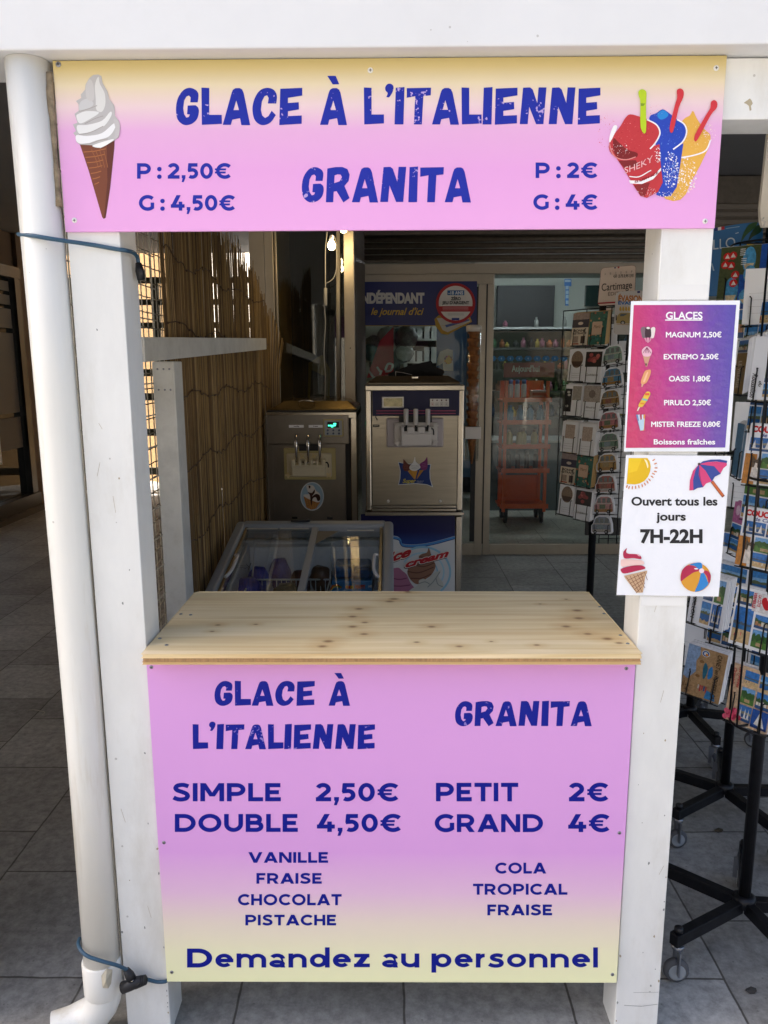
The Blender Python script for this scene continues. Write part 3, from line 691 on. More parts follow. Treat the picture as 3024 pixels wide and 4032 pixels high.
# slush cups picture
a = Art(plane_map(YS - 0.0004), 0.00003); z = crop(2340, 320, .31344)
WHT = pm('f2eef0')
rnd = random.Random(11)
def flecks(cx, cy, rx, ry, n, cols, smin=3, smax=10):
    for i in range(int(n * 1.7)):
        t = rnd.random() * 6.283; rr = rnd.random() ** .5; x = cx + rx * rr * math.cos(t); y = cy + ry * rr * math.sin(t); s = .72 * (smin + (smax - smin) * rnd.random() ** 2); q = rnd.random() * 6.283
        a.poly([z(x + s * math.cos(q + k) * (0.4 + rnd.random()), y + s * math.sin(q + k) * (0.4 + rnd.random())) for k in (0, 1.6, 3.1, 4.6)], rnd.choice(cols), new=(i == 0))
        a.k += 0.02
def cup(body, dome, rim, c, cd_, cl, seed):
    a.poly([z(*p) for p in spline(dome, 3, True)], pm(c)); a.poly([z(*p) for p in body], pm(c))
    a.line([z(*p) for p in spline(rim, 5)], 3.0, WHT)
cup([(1085, 850), (1440, 830), (1330, 1060), (1220, 1260), (1150, 1420), (1080, 1490), (990, 1505), (900, 1480), (860, 1440)], [(1090, 560), (1130, 470), (1200, 430), (1240, 370), (1290, 470), (1380, 600), (1460, 680), (1430, 830), (1280, 930), (1090, 940)], [(1080, 960), (1250, 930), (1400, 870), (1460, 740)], 'e2ae4e', '', '', 1)
flecks(1270, 700, 150, 200, 60, [pm('efd08e'), pm('d79a3a'), pm('f0dcae')])
flecks(1160, 1180, 130, 230, 110, [WHT, pm('f5e2bd'), WHT], 5, 20); flecks(1010, 1440, 120, 50, 40, [pm('a08462'), WHT])
cup([(800, 900), (1120, 780), (1075, 1080), (1035, 1330), (960, 1440), (850, 1450), (780, 1430)], [(690, 460), (780, 400), (860, 352), (940, 400), (1040, 480), (1130, 540), (1160, 640), (1110, 760), (980, 850), (800, 900), (760, 700)], [(1040, 480), (1130, 540), (1160, 640), (1110, 760), (990, 855)], '2c48b4', '', '', 2)
a.poly([z(*p) for p in spline([(790, 420), (860, 360), (930, 410), (900, 460), (830, 480)], 3, True)], pm('2a86d2'))
flecks(960, 680, 160, 160, 45, [pm('4f74d8'), pm('2038a0'), pm('7fa0e6')], 4, 10)
flecks(960, 1120, 100, 240, 120, [WHT, pm('8fb0ea'), WHT], 5, 18); flecks(880, 1420, 100, 40, 40, [WHT, pm('4066c8')])
cup([(275, 960), (820, 790), (835, 1050), (860, 1270), (800, 1390), (660, 1465), (580, 1440), (520, 1350), (400, 1150)], [(190, 760), (240, 680), (330, 560), (390, 460), (450, 415), (560, 440), (680, 480), (780, 550), (825, 640), (780, 760), (640, 880), (400, 990), (280, 960), (195, 880)], [(660, 480), (780, 545), (825, 650), (770, 770), (700, 850)], 'c03a40', '', '', 3)
a.poly([z(*p) for p in spline([(240, 720), (300, 760), (420, 860), (540, 900), (520, 960), (350, 985), (250, 900)], 3, True)], pm('7c2426'))
a.poly([z(*p) for p in [(300, 1000), (520, 990), (560, 1060), (380, 1090)]], pm('80282a')); a.poly([z(*p) for p in [(500, 1310), (700, 1270), (640, 1440), (580, 1440)]], pm('8a2a2c'))
a.poly([z(*p) for p in spline([(190, 700), (240, 560), (290, 570), (240, 690), (195, 770)], 3, True)], WHT)
a.line([z(*p) for p in spline([(190, 780), (220, 890), (280, 960), (400, 985), (520, 950)], 4)], 2.2, pm('d98a86'))
flecks(520, 700, 260, 230, 60, [pm('d8605c'), pm('a82a30'), pm('e79a92')], 4, 10); flecks(330, 860, 130, 90, 30, [pm('d98a80'), WHT], 4, 12)
flecks(160, 620, 130, 220, 45, [pm('d2555f'), pm('c8404a'), pm('e9a0a8')], 3, 9); flecks(760, 360, 120, 80, 26, [pm('d2556a'), pm('9fb4e4')], 3, 8)
flecks(800, 930, 40, 110, 26, [WHT], 6, 16); flecks(660, 1390, 120, 60, 30, [WHT, pm('e0a0a0')], 4, 10); flecks(1450, 640, 80, 110, 26, [pm('f3d9e6'), pm('f5e6cc')], 5, 14)
a.line([z(*p) for p in spline([(440, 1195), (560, 1200), (690, 1130), (715, 1120)], 4)], 2.2, WHT)
a.poly([z(*p) for p in [(435, 1245), (600, 1250), (740, 1190), (838, 1085), (838, 1120), (740, 1230), (600, 1290), (450, 1285)]], WHT)
vs, fs = builtin_text('SHEKY', 0.0)
wx = max(v[0] for v in vs)
a.tri(vs, fs, pm('e6b8ba'), lambda x, y: z(375 + 360 * x / wx, 1160 - 95 * (x / wx) - 60 * (x / wx) ** 2 - 78 * y))
vs, fs = builtin_text('SLUSH ICE', 0.03); wx2 = max(v[0] for v in vs)
a.tri(vs, fs, pm('8a2428'), lambda x, y: z(505 + 300 * x / wx2, 1278 - 120 * (x / wx2) ** 1.3 - 26 * y))
for pts, c in (([(583, 640 - 60), (648, 640), (650, 300), (656, 150), (630, 108), (590, 102), (555, 130), (560, 190), (578, 260)], 'b6cf2a'),
               ([(945, 590), (990, 632), (1060, 340), (1118, 200), (1120, 120), (1080, 90), (1038, 115), (1040, 210), (1010, 310)], 'cf3a42'),
               ([(1262, 680), (1290, 745), (1460, 430), (1535, 340), (1545, 270), (1510, 236), (1468, 260), (1455, 340), (1400, 430)], 'cf3a42')):
    a.poly([z(*p) for p in spline(pts, 3, True)], pm(c))
a.poly([z(*p) for p in [(583, 275), (640, 280), (615, 312), (585, 308)]], pm('7f9a2c'))
a.build('slush_picture', ub)
for (u, v), w in (((126, 139), False), ((800, 152), True), ((1547, 147), True), ((161, 476), True), ((1523, 478), True)):
    screw(ub, PY(u, v, YS), w, 0.0052)

# ------------------------------------------------------------------ lower price board
P2 = ramp_mat('pink fading to yellow print', 'Z', 0.152, 0.945, [(0, 'f6f6c4'), (0.10, 'f3eec6'), (0.20, 'ecdccc'), (0.30, 'e6bedb'), (0.43, 'dda2e0'), (1, 'dea1e0')], 0.36)
lb = thing('price_board', 'lower pink price board under the wooden counter, listing flavours and prices', 'price board', (0, YS, 0.15))
m = MB(); m.box((-0.5325, YS, 0.1525), (0.5285, -0.0005, 0.956), P2); m.build('panel', lb, 0.0006, 1)
a = Art(plane_map(YS - 0.0004))
for s, x0, x1, yb, yc in (('GLACE', 463.4, 679.9, 1524.4, 1471), ('A`', 709.6, 756.2, 1524.4, 1471), ("L'ITALIENNE", 416.1, 810, 1618.2, 1564.7), ('GRANITA', 982.9, 1278.3, 1568.4, 1514.6)):
    p = gf(s); a.pieces(p, INK2, fit_px(p, x0, x1, yb, yc))
for s, x0, x1, yb, yc in (('SIMPLE', 372.4, 606.7, 1730.9, 1691.7), ('2,50€', 682.2, 860.4, 1730.9, 1691.7), ('DOUBLE', 377.6, 643.3, 1797, 1758.4), ('4,50€', 684.5, 866, 1797, 1758.4),
                          ('VANILLE', 536.4, 708.8, 1863.8, 1840.7), ('FRAISE', 554, 695, 1909, 1886), ('CHOCOLAT', 514, 738, 1955.5, 1931.5), ('PISTACHE', 530, 726, 1999, 1976),
                          ('PETIT', 941.7, 1119.5, 1731, 1691), ('2€', 1229, 1314, 1731, 1691), ('GRAND', 939, 1173, 1797.4, 1758.7), ('4€', 1227.3, 1316.6, 1797.4, 1758.7),
                          ('COLA', 1069.8, 1180, 1887, 1863.5), ('TROPICAL', 1021.6, 1225.7, 1932.8, 1909), ('FRAISE', 1052.8, 1192.7, 1977.3, 1954), ('Demandez au personnel', 404, 1291.5, 2090, 2049)):
    p = sf(s); a.pieces(p, BLUE2, fit_px(p, x0, x1, yb, yc))
a.build('lettering', lb)
for u, v in ((327, 1441), (1353, 1444), (354, 1820), (1338, 1799), (371, 2100), (1323, 2105)):
    screw(lb, PY(u, v, YS))

# ------------------------------------------------------------------ pine counter
def pine_mat():
    m = bpy.data.materials.new('knotty pine'); m.use_nodes = True; nt = m.node_tree; b = nt.nodes['Principled BSDF']; L = nt.links
    g = nt.nodes.new('ShaderNodeNewGeometry'); sp = nt.nodes.new('ShaderNodeSeparateXYZ'); L.new(g.outputs['Position'], sp.inputs[0])
    def M(op, a_, b_=None, c_=None):
        n = nt.nodes.new('ShaderNodeMath'); n.operation = op
        for i, q in enumerate((a_, b_, c_)):
            if q is None: continue
            if isinstance(q, (int, float)): n.inputs[i].default_value = q
            else: L.new(q, n.inputs[i])
        return n.outputs[0]
    mp = nt.nodes.new('ShaderNodeMapping'); mp.inputs['Scale'].default_value = (1.1, 26, 26); L.new(g.outputs['Position'], mp.inputs[0])
    n1 = nt.nodes.new('ShaderNodeTexNoise'); n1.inputs['Scale'].default_value = 1.6; n1.inputs['Detail'].default_value = 7; n1.inputs['Distortion'].default_value = 0.5; L.new(mp.outputs[0], n1.inputs['Vector'])
    mp2 = nt.nodes.new('ShaderNodeMapping'); mp2.inputs['Scale'].default_value = (0.35, 3.2, 3); L.new(g.outputs['Position'], mp2.inputs[0])
    n2 = nt.nodes.new('ShaderNodeTexNoise'); n2.inputs['Scale'].default_value = 2.2; n2.inputs['Detail'].default_value = 2; L.new(mp2.outputs[0], n2.inputs['Vector'])
    kz = crop(500, 2300, .66305); kz2 = crop(1500, 2300, .66305)
    knots = [(kz(540, 243), .6), (kz(505, 281), .5), (kz(765, 239), .5), (kz(1585, 88), 1.1), (kz(1560, 103), 1.0), (kz(1378, 147), .9), (kz(1340, 193), .9), (kz(1412, 228), .7), (kz(1340, 253), .9), (kz(1408, 297), .8), (kz(1195, 340), 1.0), (kz(1160, 370), .9),
             (kz2(160, 47), .8), (kz2(300, 253), .8), (kz2(212, 345), .6), (kz2(1165, 157), 1.0), (kz2(1175, 203), 1.0), (kz2(1100, 252), .9), (kz2(1228, 296), .8), (kz2(1345, 325), 1.0), (kz2(1415, 350), .8), (kz2(465, 370), .7), (kz2(925, 362), .6), (kz2(655, 341), .4), (kz2(945, 118), .4), (kz2(1100, 90), .4)]
    ks = None; hs = None
    for (u, v), s in knots:
        p = PZ(u, v, 0.9852)
        dx = M('MULTIPLY', M('SUBTRACT', sp.outputs['X'], p.x), 1 / (0.0125 * s)); dy = M('MULTIPLY', M('SUBTRACT', sp.outputs['Y'], p.y), 1 / (0.0088 * s))
        d = M('SQRT', M('ADD', M('MULTIPLY', dx, dx), M('MULTIPLY', dy, dy)))
        ks = d if ks is None else M('MINIMUM', ks, d)
    # grain bends round the knots
    def rng(x, a0, a1, b0, b1):
        n = nt.nodes.new('ShaderNodeMapRange'); n.inputs[1].default_value = a0; n.inputs[2].default_value = a1; n.inputs[3].default_value = b0; n.inputs[4].default_value = b1; L.new(x, n.inputs[0]); return n.outputs[0]
    gr = M('ADD', n1.outputs['Fac'], rng(ks, 0.8, 4.5, 0.2, 0.0))
    r = nt.nodes.new('ShaderNodeValToRGB'); e = r.color_ramp.elements
    e[0].position = 0.30; e[0].color = (*lin('fae6c2'), 1); e[1].position = 0.72; e[1].color = (*lin('dfc08f'), 1)
    x = r.color_ramp.elements.new(0.5); x.color = (*lin('eed8aa'), 1)
    L.new(gr, r.inputs[0])
    mx = nt.nodes.new('ShaderNodeMix'); mx.data_type = 'RGBA'; mx.blend_type = 'MULTIPLY'; mx.inputs['Factor'].default_value = 1
    L.new(r.outputs[0], mx.inputs['A'])
    rr = nt.nodes.new('ShaderNodeValToRGB'); rr.color_ramp.elements[0].position = .35; rr.color_ramp.elements[1].position = .65; rr.color_ramp.elements[0].color = (.88, .87, .85, 1); rr.color_ramp.elements[1].color = (1, .98, .95, 1)
    L.new(n2.outputs['Fac'], rr.inputs[0]); L.new(rr.outputs[0], mx.inputs['B'])
    kr = nt.nodes.new('ShaderNodeValToRGB'); k = kr.color_ramp.elements
    k[0].position = 0.0; k[0].color = (.85, .85, .85, 1); k[1].position = 0.62; k[1].color = (0, 0, 0, 1); y = k.new(0.30); y.color = (.5, .5, .5, 1); y = k.new(0.22); y.color = (.75, .75, .75, 1); y = k.new(0.44); y.color = (.22, .22, .22, 1)
    L.new(rng(ks, 0, 2.2, 0, 1), kr.inputs[0])
    m3 = nt.nodes.new('ShaderNodeMix'); m3.data_type = 'RGBA'; L.new(kr.outputs[0], m3.inputs['Factor']); L.new(mx.outputs['Result'], m3.inputs['A']); m3.inputs['B'].default_value = (*lin('7d5433'), 1)
    L.new(m3.outputs['Result'], b.inputs['Base Color']); b.inputs['Roughness'].default_value = 0.5; b.inputs['Specular IOR Level'].default_value = 0.35
    return m
PINE = pine_mat()
CORE = mat('pine core layer', 'b08a5e', 0.6, var=0.28, vscale=26, stretch=(7, 1, 1.2), bump=0.3, bscale=50)
PLY = mat('pine lower layer', 'd2b07a', 0.55, var=0.12, vscale=12, stretch=(1, 8, 8))
ct = thing('counter_top', 'knotty pine counter board screwed on above the lower pink price board', 'counter', (0, 0.18, 0.962))
X0, X1, Y0, Y1 = -0.527, 0.526, -0.047, 0.406
m = MB()
pts = [(X0, Y0), (X1, Y0), (X1, Y1 - 0.012), (X1 - 0.012, Y1), (X0 + 0.012, Y1), (X0, Y1 - 0.012)]
m.prism(pts, lambda x, y, z: Vector((x, y, 0.9765 + z)), 0.0088, PINE); m.build('top_layer', ct, 0.0025, 3)
m = MB(); m.prism([(x * 0.9985, y + (0.0006 if y < 0 else -0.0006)) for x, y in pts], lambda x, y, z: Vector((x, y, 0.9672 + z)), 0.0093, CORE); m.build('core_layer', ct)
m = MB(); m.prism(pts, lambda x, y, z: Vector((x, y, 0.9618 + z)), 0.0054, PLY)
m.build('bottom_layer', ct, 0.0015, 2)
z7 = crop(500, 2300, .66305); z8 = crop(1500, 2300, .66305)
for p in (z7(195, 323), z7(235, 362), z7(320, 178), z7(378, 183), z8(1422, 304), z8(1465, 353), z8(1300, 135), z8(1325, 176)):
    screw(ct, PZ(*p, 0.9854), False, 0.0042, (0, 0, 1))

# small litter on the paving
tw_ = MB(); kz0 = crop(0, 1900, .9638)
tw_.tube(spline([tuple(PZ(*kz0(x, y), .003)) for x, y in ((112, 932), (135, 928), (160, 932), (182, 938), (172, 950))], 4), .0013, mat('pale twig', 'b9b2a2', .8), 5); tag(tw_.build('twig'), 'pale curved twig lying on the paving left of the drainpipe', 'twig')
kz1 = crop(2550, 2700, .6023)
for (x, y), r_, c_, nm, lb_ in (((465, 952), .022, '4a4030', 'dry_leaf', 'dry brown leaf lying on the paving between the two nearest racks'), ((678, 2000), .02, '3c3a38', 'dark_crumb', 'dark scrap on the paving at the lower right of the photo')):
    lf_ = MB(); p = PZ(*kz1(x, y), .002); q = [p + Vector((r_ * math.cos(t) * (1 if k % 2 else .7), r_ * .55 * math.sin(t) * (1 if k % 2 else .8), .004 * (k % 3))) for k, t in enumerate([i * .7 for i in range(9)])]
    lf_.add([p + Vector((0, 0, .006))] + q, [(0, i + 1, (i + 1) % 9 + 1) for i in range(9)], mat('litter ' + c_, c_, .9)); tag(lf_.build(nm), lb_, 'litter')

# ------------------------------------------------------------------ drainpipe and cables
dp = thing('drainpipe', 'stained white plastic drainpipe with bottom elbow, left of the kiosk', 'drainpipe', (-0.684, 0, 0))
m = MB(); m.tube([(-0.686, 0, 0.205), (-0.682, 0, 0.8), (-0.684, 0, 1.5), (-0.687, 0, 2.152)], 0.0405, PIPE, 40); m.build('pipe', dp)
m = MB(); m.lathe([(0.0425, 0), (0.0445, 0.004), (0.0445, 0.085), (0.0418, 0.088)], (-0.687, 0, 0.122), PIPE, 40); m.build('collar', dp)
m = MB(); path = [(-0.687, 0, 0.125)] + [(-0.687 - 0.07 * (1 - math.cos(R(t))), -0.012 * t / 80, 0.125 - 0.075 * math.sin(R(t))) for t in (15, 30, 45, 60, 75)] + [(-0.76, -0.02, 0.046), (-0.80, -0.035, 0.042)]
m.tube(path, 0.0415, PIPE, 32, caps=False); m.tube([Vector(path[-1]), Vector(path[-1]) + Vector((0.03, 0.01, 0))], 0.037, mat('pipe mouth', '4a4438', 0.8), 24); m.build('elbow', dp)
z6 = crop(0, 3300, .4822)
pl = [(-0.655, -0.033, 0.17), (-0.650, -0.031, 0.205), (-0.66, -0.038, 0.215), (-0.672, -0.043, 0.20), (-0.671, -0.044, 0.168), (-0.66, -0.039, 0.162)]
m = MB(); c = Vector((-0.661, -0.042, 0.19)); m.add([c + Vector((0, -.006, 0))] + [Vector(p) for p in pl], [(0, i + 1, (i + 1) % 6 + 1) for i in range(6)], mat('filler lump', 'c4bba6', 0.8, var=0.2, vscale=60)); m.build('filler_patch', dp)
m = MB()
for i, (x, zz, l) in enumerate(((-0.652, 2.13, 0.24),)):
    rq = random.Random(2); m.tube([(x + .008 + rq.uniform(-.001, .001), -0.010, zz - l * k / 12) for k in range(13)], 0.006, mat('dirty sealant', '8d7e68', 0.9, var=0.45, vscale=60, bump=0.6), 8, radii=[.0045 + rq.uniform(0, .0035) for k in range(13)])
m.build('sealant', dp)
CAB = mat('blue grey cable', '2f5168', 0.45, var=0.1)
uc = thing('cable', 'dark blue cable tied round pipe and post below the upper price board', 'cable', (-0.65, 0, 1.82))
m = MB(); m.tube(spline([tuple(p) for p in (PY(40, 506, 0.03), PY(46, 507, -0.02), PY(70, 509, -0.042), PY(105, 515, -0.044), PY(145, 521, -0.03), PY(200, 529, -0.006), PY(250, 538, -0.0045), PY(272, 541, 0.005), PY(288, 546, 0.04), PY(297, 556, 0.06), PY(299, 570, 0.065))], 5), 0.0042, CAB, 10); m.build('cord', uc)
m = MB(); m.tube([PY(299, 568, 0.065), PY(302, 585, 0.065), PY(305, 605, 0.066)], 0.008, BLACKP, 12, radii=[0.006, 0.0095, 0.008]); m.build('plug', uc)
lc = thing('cable', 'blue cable with two black plugs round the foot of the drainpipe', 'cable', (-0.65, 0, 0.25))
ya = -0.044
m = MB(); m.tube(spline([tuple(p) for p in (PY(*z6(650, 818), 0.0), PY(*z6(640, 862), -0.02), PY(*z6(658, 912), -0.038), PY(*z6(720, 966), -0.05), PY(*z6(850, 1010), -0.052), PY(*z6(960, 1040), -0.045), PY(*z6(1040, 1076), -0.03))], 5), 0.0042, CAB, 10)
m.tube(spline([tuple(p) for p in (PY(*z6(1200, 1153), -0.018), PY(*z6(1280, 1174), -0.008), PY(*z6(1345, 1172), -0.006), PY(*z6(1362, 1163), -0.002))], 5), 0.0042, CAB, 10); m.build('cord', lc)
m = MB(); m.tube([PY(*z6(1030, 1072), -0.03), PY(*z6(1055, 1115), -0.03), PY(*z6(1076, 1148), -0.03)], 0.01, BLACKP, 14, radii=[0.007, 0.011, 0.0105]); m.lathe([(0.006, 0), (0.006, 0.008)], PY(*z6(1076, 1150), -0.03), CHROME, 12, (0.4, 0, -1)); m.build('plug', lc)
m = MB(); m.tube([PY(*z6(1000, 1222), -0.03), PY(*z6(1060, 1200), -0.03), PY(*z6(1130, 1172), -0.028), PY(*z6(1200, 1152), -0.02)], 0.013, BLACKP, 16, radii=[0.0135, 0.0135, 0.0125, 0.0065])
for k in range(7):
    t = k / 7; p = PY(*z6(1105 + 90 * t, 1182 - 28 * t), -0.026); m.lathe([(0.0115 - .003 * t, -0.001), (0.0138 - .003 * t, 0), (0.0138 - .003 * t, .0015), (0.0115 - .003 * t, .003)], p, BLACKP, 14, (0.95, 0, 0.3))
m.build('socket', lc)
# ------------------------------------------------------------------ laminated notices on the right post
LAM = glass_mat('laminate film', (0.97, 0.97, 0.97), 0.8, 1.45, 0.12)
def laminate(parent, u_pts, y):
    p = [PY(*q, y) for q in u_pts]
    c = sum(p, Vector()) / 4
    out = []
    for i, q in enumerate(p):                       # rounded corners
        a = (p[i - 1] - q).normalized(); b = (p[(i + 1) % 4] - q).normalized()
        for t in (0, .3, .7, 1):
            w0, w1 = (1 - t) * .008, t * .008
            out.append(q + a * w0 * (1 - t * .3) + b * w1 * (1 - (1 - t) * .3))
    m = MB(); n = len(out)
    m.add([q for q in out] + [q + Vector((0, 0.0004, 0)) for q in out], [tuple(range(n))[::-1], tuple(range(n, 2 * n))] + [(i, (i + 1) % n, (i + 1) % n + n, i + n) for i in range(n)], LAM)
    return m.build('laminate_sleeve', parent)
YN = -0.004
q7 = crop(2300, 750, .47475)
n1 = thing('ice_cream_notice', 'laminated magenta and violet price list headed GLACES on the right post', 'notice', PY(*q7(780, 2170), YN))
qs = [q7(390, 918), q7(1293, 912), q7(1203, 2165), q7(330, 2165)]
m = MB(); p = [PY(*q, YN) for q in qs]; m.add(p + [q + Vector((0, .0008, 0)) for q in p], [(3, 2, 1, 0), (4, 5, 6, 7), (0, 1, 5, 4), (1, 2, 6, 5), (2, 3, 7, 6), (3, 0, 4, 7)], PAPER); m.build('sheet', n1)
laminate(n1, [q7(384, 903), q7(1304, 897), q7(1213, 2178), q7(316, 2178)], YN + 0.0012)
VIO = ramp_mat('magenta to violet ink', 'X', 0.489 + .12 * 1.55, 0.691 + .12 * 1.55, [(0, 'c63a6a'), (0.3, 'b83a86'), (0.55, '9c409c'), (0.8, '6c4aa6'), (1, '5a4da8')], 0.17, 0.35, 0.12, 0.5, 55)
a = Art(plane_map(YN - 0.0004))
a.poly([q7(412, 950), q7(1262, 948), q7(1170, 2132), q7(345, 2135)], VIO); a.build('print', n1)
a = Art(plane_map(YN - 0.0008)); W = pm('f4f2f6')
for s, x0, x1, yb, yc, bd in (('GLACES', 678, 982, 1066, 1009, .025), ('MAGNUM 2,50€', 678, 1140, 1217, 1175, .025), ('EXTREMO 2,50€', 660, 1115, 1399, 1358, .025), ('OASIS 1,80€', 703, 1047, 1582, 1540, .025),
                              ('PIRULO 2,50€', 663, 1052, 1780, 1739, .025), ('MISTER FREEZE 0,80€', 556, 1130, 1959, 1918, .025), ('Boissons fraîches', 577, 1087, 2105, 2064, .025)):
    k0 = q7(x0, yb); k1 = q7(x1, yc); art_text(a, s, W, k0[0], k1[0], k0[1], k1[1], bd)
a.poly([q7(672, 1070), q7(982, 1070), q7(980, 1079), q7(672, 1079)], W)
a.build('lettering', n1)
a = Art(plane_map(YN - 0.0008))
Q = lambda *pts: [q7(*p) for p in pts]
QS = lambda pts, n=4: [q7(*p) for p in spline(pts, n, True)]
DK = pm('45303a'); 
a.poly(QS([(470, 1145), (492, 1130), (510, 1140), (515, 1200), (505, 1225), (485, 1222), (475, 1190)]), pm('7a6670')); a.poly(QS([(555, 1145), (575, 1132), (590, 1145), (585, 1190), (575, 1222), (552, 1222), (545, 1190)]), pm('e6d9d6'))
a.poly(QS([(508, 1145), (530, 1128), (552, 1145), (553, 1215), (508, 1218)]), DK); a.poly(QS([(515, 1140), (530, 1131), (548, 1142), (530, 1150)]), pm('f0e8e4'))
a.poly(Q((520, 1220), (540, 1220), (536, 1262), (524, 1262)), pm('d99ab0')); a.poly(Q((497, 1222), (512, 1222), (522, 1255), (514, 1255)), pm('cf8fa8')); a.poly(Q((548, 1222), (562, 1222), (545, 1255), (538, 1255)), pm('cf8fa8'))
a.poly(Q((485, 1355), (555, 1355), (522, 1460), (510, 1462)), pm('c89a80')); a.poly(QS([(478, 1335), (490, 1310), (520, 1292), (550, 1310), (563, 1335), (550, 1370), (520, 1378), (490, 1370)]), pm('e6b9c8'))
for i in range(5): a.line(Q((521, 1300), (487 + i * 17, 1350)), 1.2, pm('84405c'))
a.poly(Q((505, 1435), (522, 1435), (514, 1462)), DK)
a.poly(QS([(470, 1590), (500, 1505), (530, 1488), (553, 1490), (548, 1530), (520, 1590), (490, 1606)]), pm('e2a070')); a.poly(Q((478, 1600), (494, 1606), (482, 1630), (474, 1626)), pm('dcb090')); a.poly(QS([(490, 1580), (520, 1510), (530, 1510), (505, 1585)]), pm('efc09a'))
a.poly(QS([(450, 1785), (485, 1720), (515, 1672), (545, 1672), (545, 1700), (510, 1760), (480, 1795)]), pm('e3c04a')); a.line(Q((505, 1690), (540, 1690)), 5, pm('d8663e')); a.line(Q((480, 1730), (525, 1740)), 4, pm('7fb5b0')); a.line(Q((465, 1765), (500, 1770)), 3.4, pm('e08a3a')); a.line(Q((458, 1795), (442, 1828)), 2.6, pm('e9dcd0'))
for i, c in enumerate(('6a86b8', 'c9d6e4', 'b23a5a', 'd6dde6', 'e0a040')):
    a.poly(Q((430 + i * 16, 1860), (446 + i * 15, 1858), (474 + i * 6, 1992), (464 + i * 6, 1990)), pm(c))
a.poly(Q((448, 1910), (500, 1890), (494, 1985), (466, 1992)), pm('b9d0e2'))
a.build('pictures', n1)

q8 = crop(2300, 1750, .51974)
n2 = thing('opening_hours_notice', 'laminated white notice with opening hours, sun, parasol, cone and beach ball', 'notice', PY(*q8(640, 1145), YN))
qs = [q8(318, 80), q8(1110, 87), q8(1018, 1152), q8(246, 1140)]
GLOSS = mat('laminated white paper', 'eceef4', 0.2, bump=0.3, bscale=50, spec=0.45)
m = MB(); p = [PY(*q, YN) for q in qs]; m.add(p + [q + Vector((0, .0008, 0)) for q in p], [(3, 2, 1, 0), (4, 5, 6, 7), (0, 1, 5, 4), (1, 2, 6, 5), (2, 3, 7, 6), (3, 0, 4, 7)], GLOSS); m.build('sheet', n2)
laminate(n2, [q8(308, 66), q8(1122, 76), q8(1030, 1166), q8(236, 1152)], YN + 0.0012)
a = Art(plane_map(YN - 0.0004)); BK = pm('26262a')
for s, x0, x1, yb, yc, bd in (('Ouvert tous les', 358, 1010, 461, 400, .03), ('7H-22H', 425, 897, 743, 648, .04)):
    k0 = q8(x0, yb); k1 = q8(x1, yc); art_text(a, s, BK, k0[0], k1[0], k0[1], k1[1], bd)
k0 = q8(545, 575); k1 = q8(770, 516); art_text(a, 'jours', BK, k0[0], k1[0], k0[1], k1[1], .03)
a.build('lettering', n2)
a = Art(plane_map(YN - 0.0004)); Q = lambda *pts: [q8(*p) for p in pts]; QS = lambda pts, n=4: [q8(*p) for p in spline(pts, n, True)]
a.poly(Q((338, 103), (480, 103), (497, 130), (504, 165), (500, 205), (484, 245), (455, 278), (420, 296), (385, 303), (322, 299)), pm('e3b823'))
a.poly(Q((338, 103), (440, 103), (400, 200), (330, 220)), pm('ecc62c')); a.poly(QS([(455, 112), (475, 125), (487, 160), (480, 180), (470, 145)]), pm('f6ecc0'))
for x, y, an in ((527, 118, -35), (540, 145, -20), (545, 178, 0), (540, 205, 15), (525, 222, 25), (515, 245, 35), (495, 268, 50), (480, 285, 60), (460, 300, 65), (440, 312, 75), (415, 320, 80), (390, 325, 88), (365, 328, 95), (340, 326, 105), (324, 318, 110)):
    ca, sa = math.cos(R(an)), math.sin(R(an)); a.poly([q8(x + 14 * math.cos(R(t)) * ca - 5 * math.sin(R(t)) * sa, y + 14 * math.cos(R(t)) * sa + 5 * math.sin(R(t)) * ca) for t in range(0, 360, 45)], pm('cf8a62'))
BL, PK = pm('3a4c96'), pm('d2467a')
a.line(Q((968, 280), (1056, 396)), 7, pm('8e4a3a')); a.line(Q((970, 282), (1052, 388)), 4.5, pm('c9683a'))
for pts, c in (([(870, 150), (900, 128), (960, 115), (1030, 114), (1084, 124), (1080, 142), (1000, 128), (930, 134)], BL), ([(870, 150), (930, 134), (1000, 130), (1080, 140), (1082, 158), (1055, 180), (1032, 222), (985, 165)], PK),
               ([(870, 150), (985, 165), (1035, 222), (990, 245), (968, 282), (920, 200)], BL), ([(870, 150), (920, 200), (968, 280), (925, 295), (900, 325), (880, 240)], PK), ([(870, 150), (880, 240), (900, 325), (860, 330), (828, 348), (822, 280), (845, 190)], BL), ([(870, 150), (845, 190), (825, 270), (828, 346), (797, 348), (802, 270), (825, 200)], PK)):
    a.poly(Q(*pts), c)
a.poly(Q((873, 165), (878, 240), (900, 320), (890, 300), (868, 230)), pm('b02f5e')); a.disc(*q8(871, 149), 3, 3, pm('5a3a3a'), 10)
CR_ = pm('b02a4e')
a.poly(QS([(325, 786), (318, 815), (340, 828), (400, 832), (428, 845), (430, 868), (370, 862), (310, 864), (296, 840), (300, 810)]), CR_)
a.poly(QS([(290, 870), (380, 872), (440, 880), (455, 905), (420, 912), (330, 920), (285, 925), (278, 890)]), pm('ecc9c2'))
a.poly(QS([(285, 940), (370, 918), (440, 918), (463, 940), (400, 958), (310, 978), (282, 965)]), CR_)
a.poly(Q((303, 995), (478, 955), (476, 975), (465, 990), (445, 1122), (395, 1124), (310, 1012)), pm('c8a684'))
for i in range(6): a.line(Q((318 + i * 28, 1000 - i * 6), (395 + i * 22 - (i > 3) * 25, 1118 - (i > 2) * 30 * (i - 2))), 1.1, pm('7c4e3a')); 
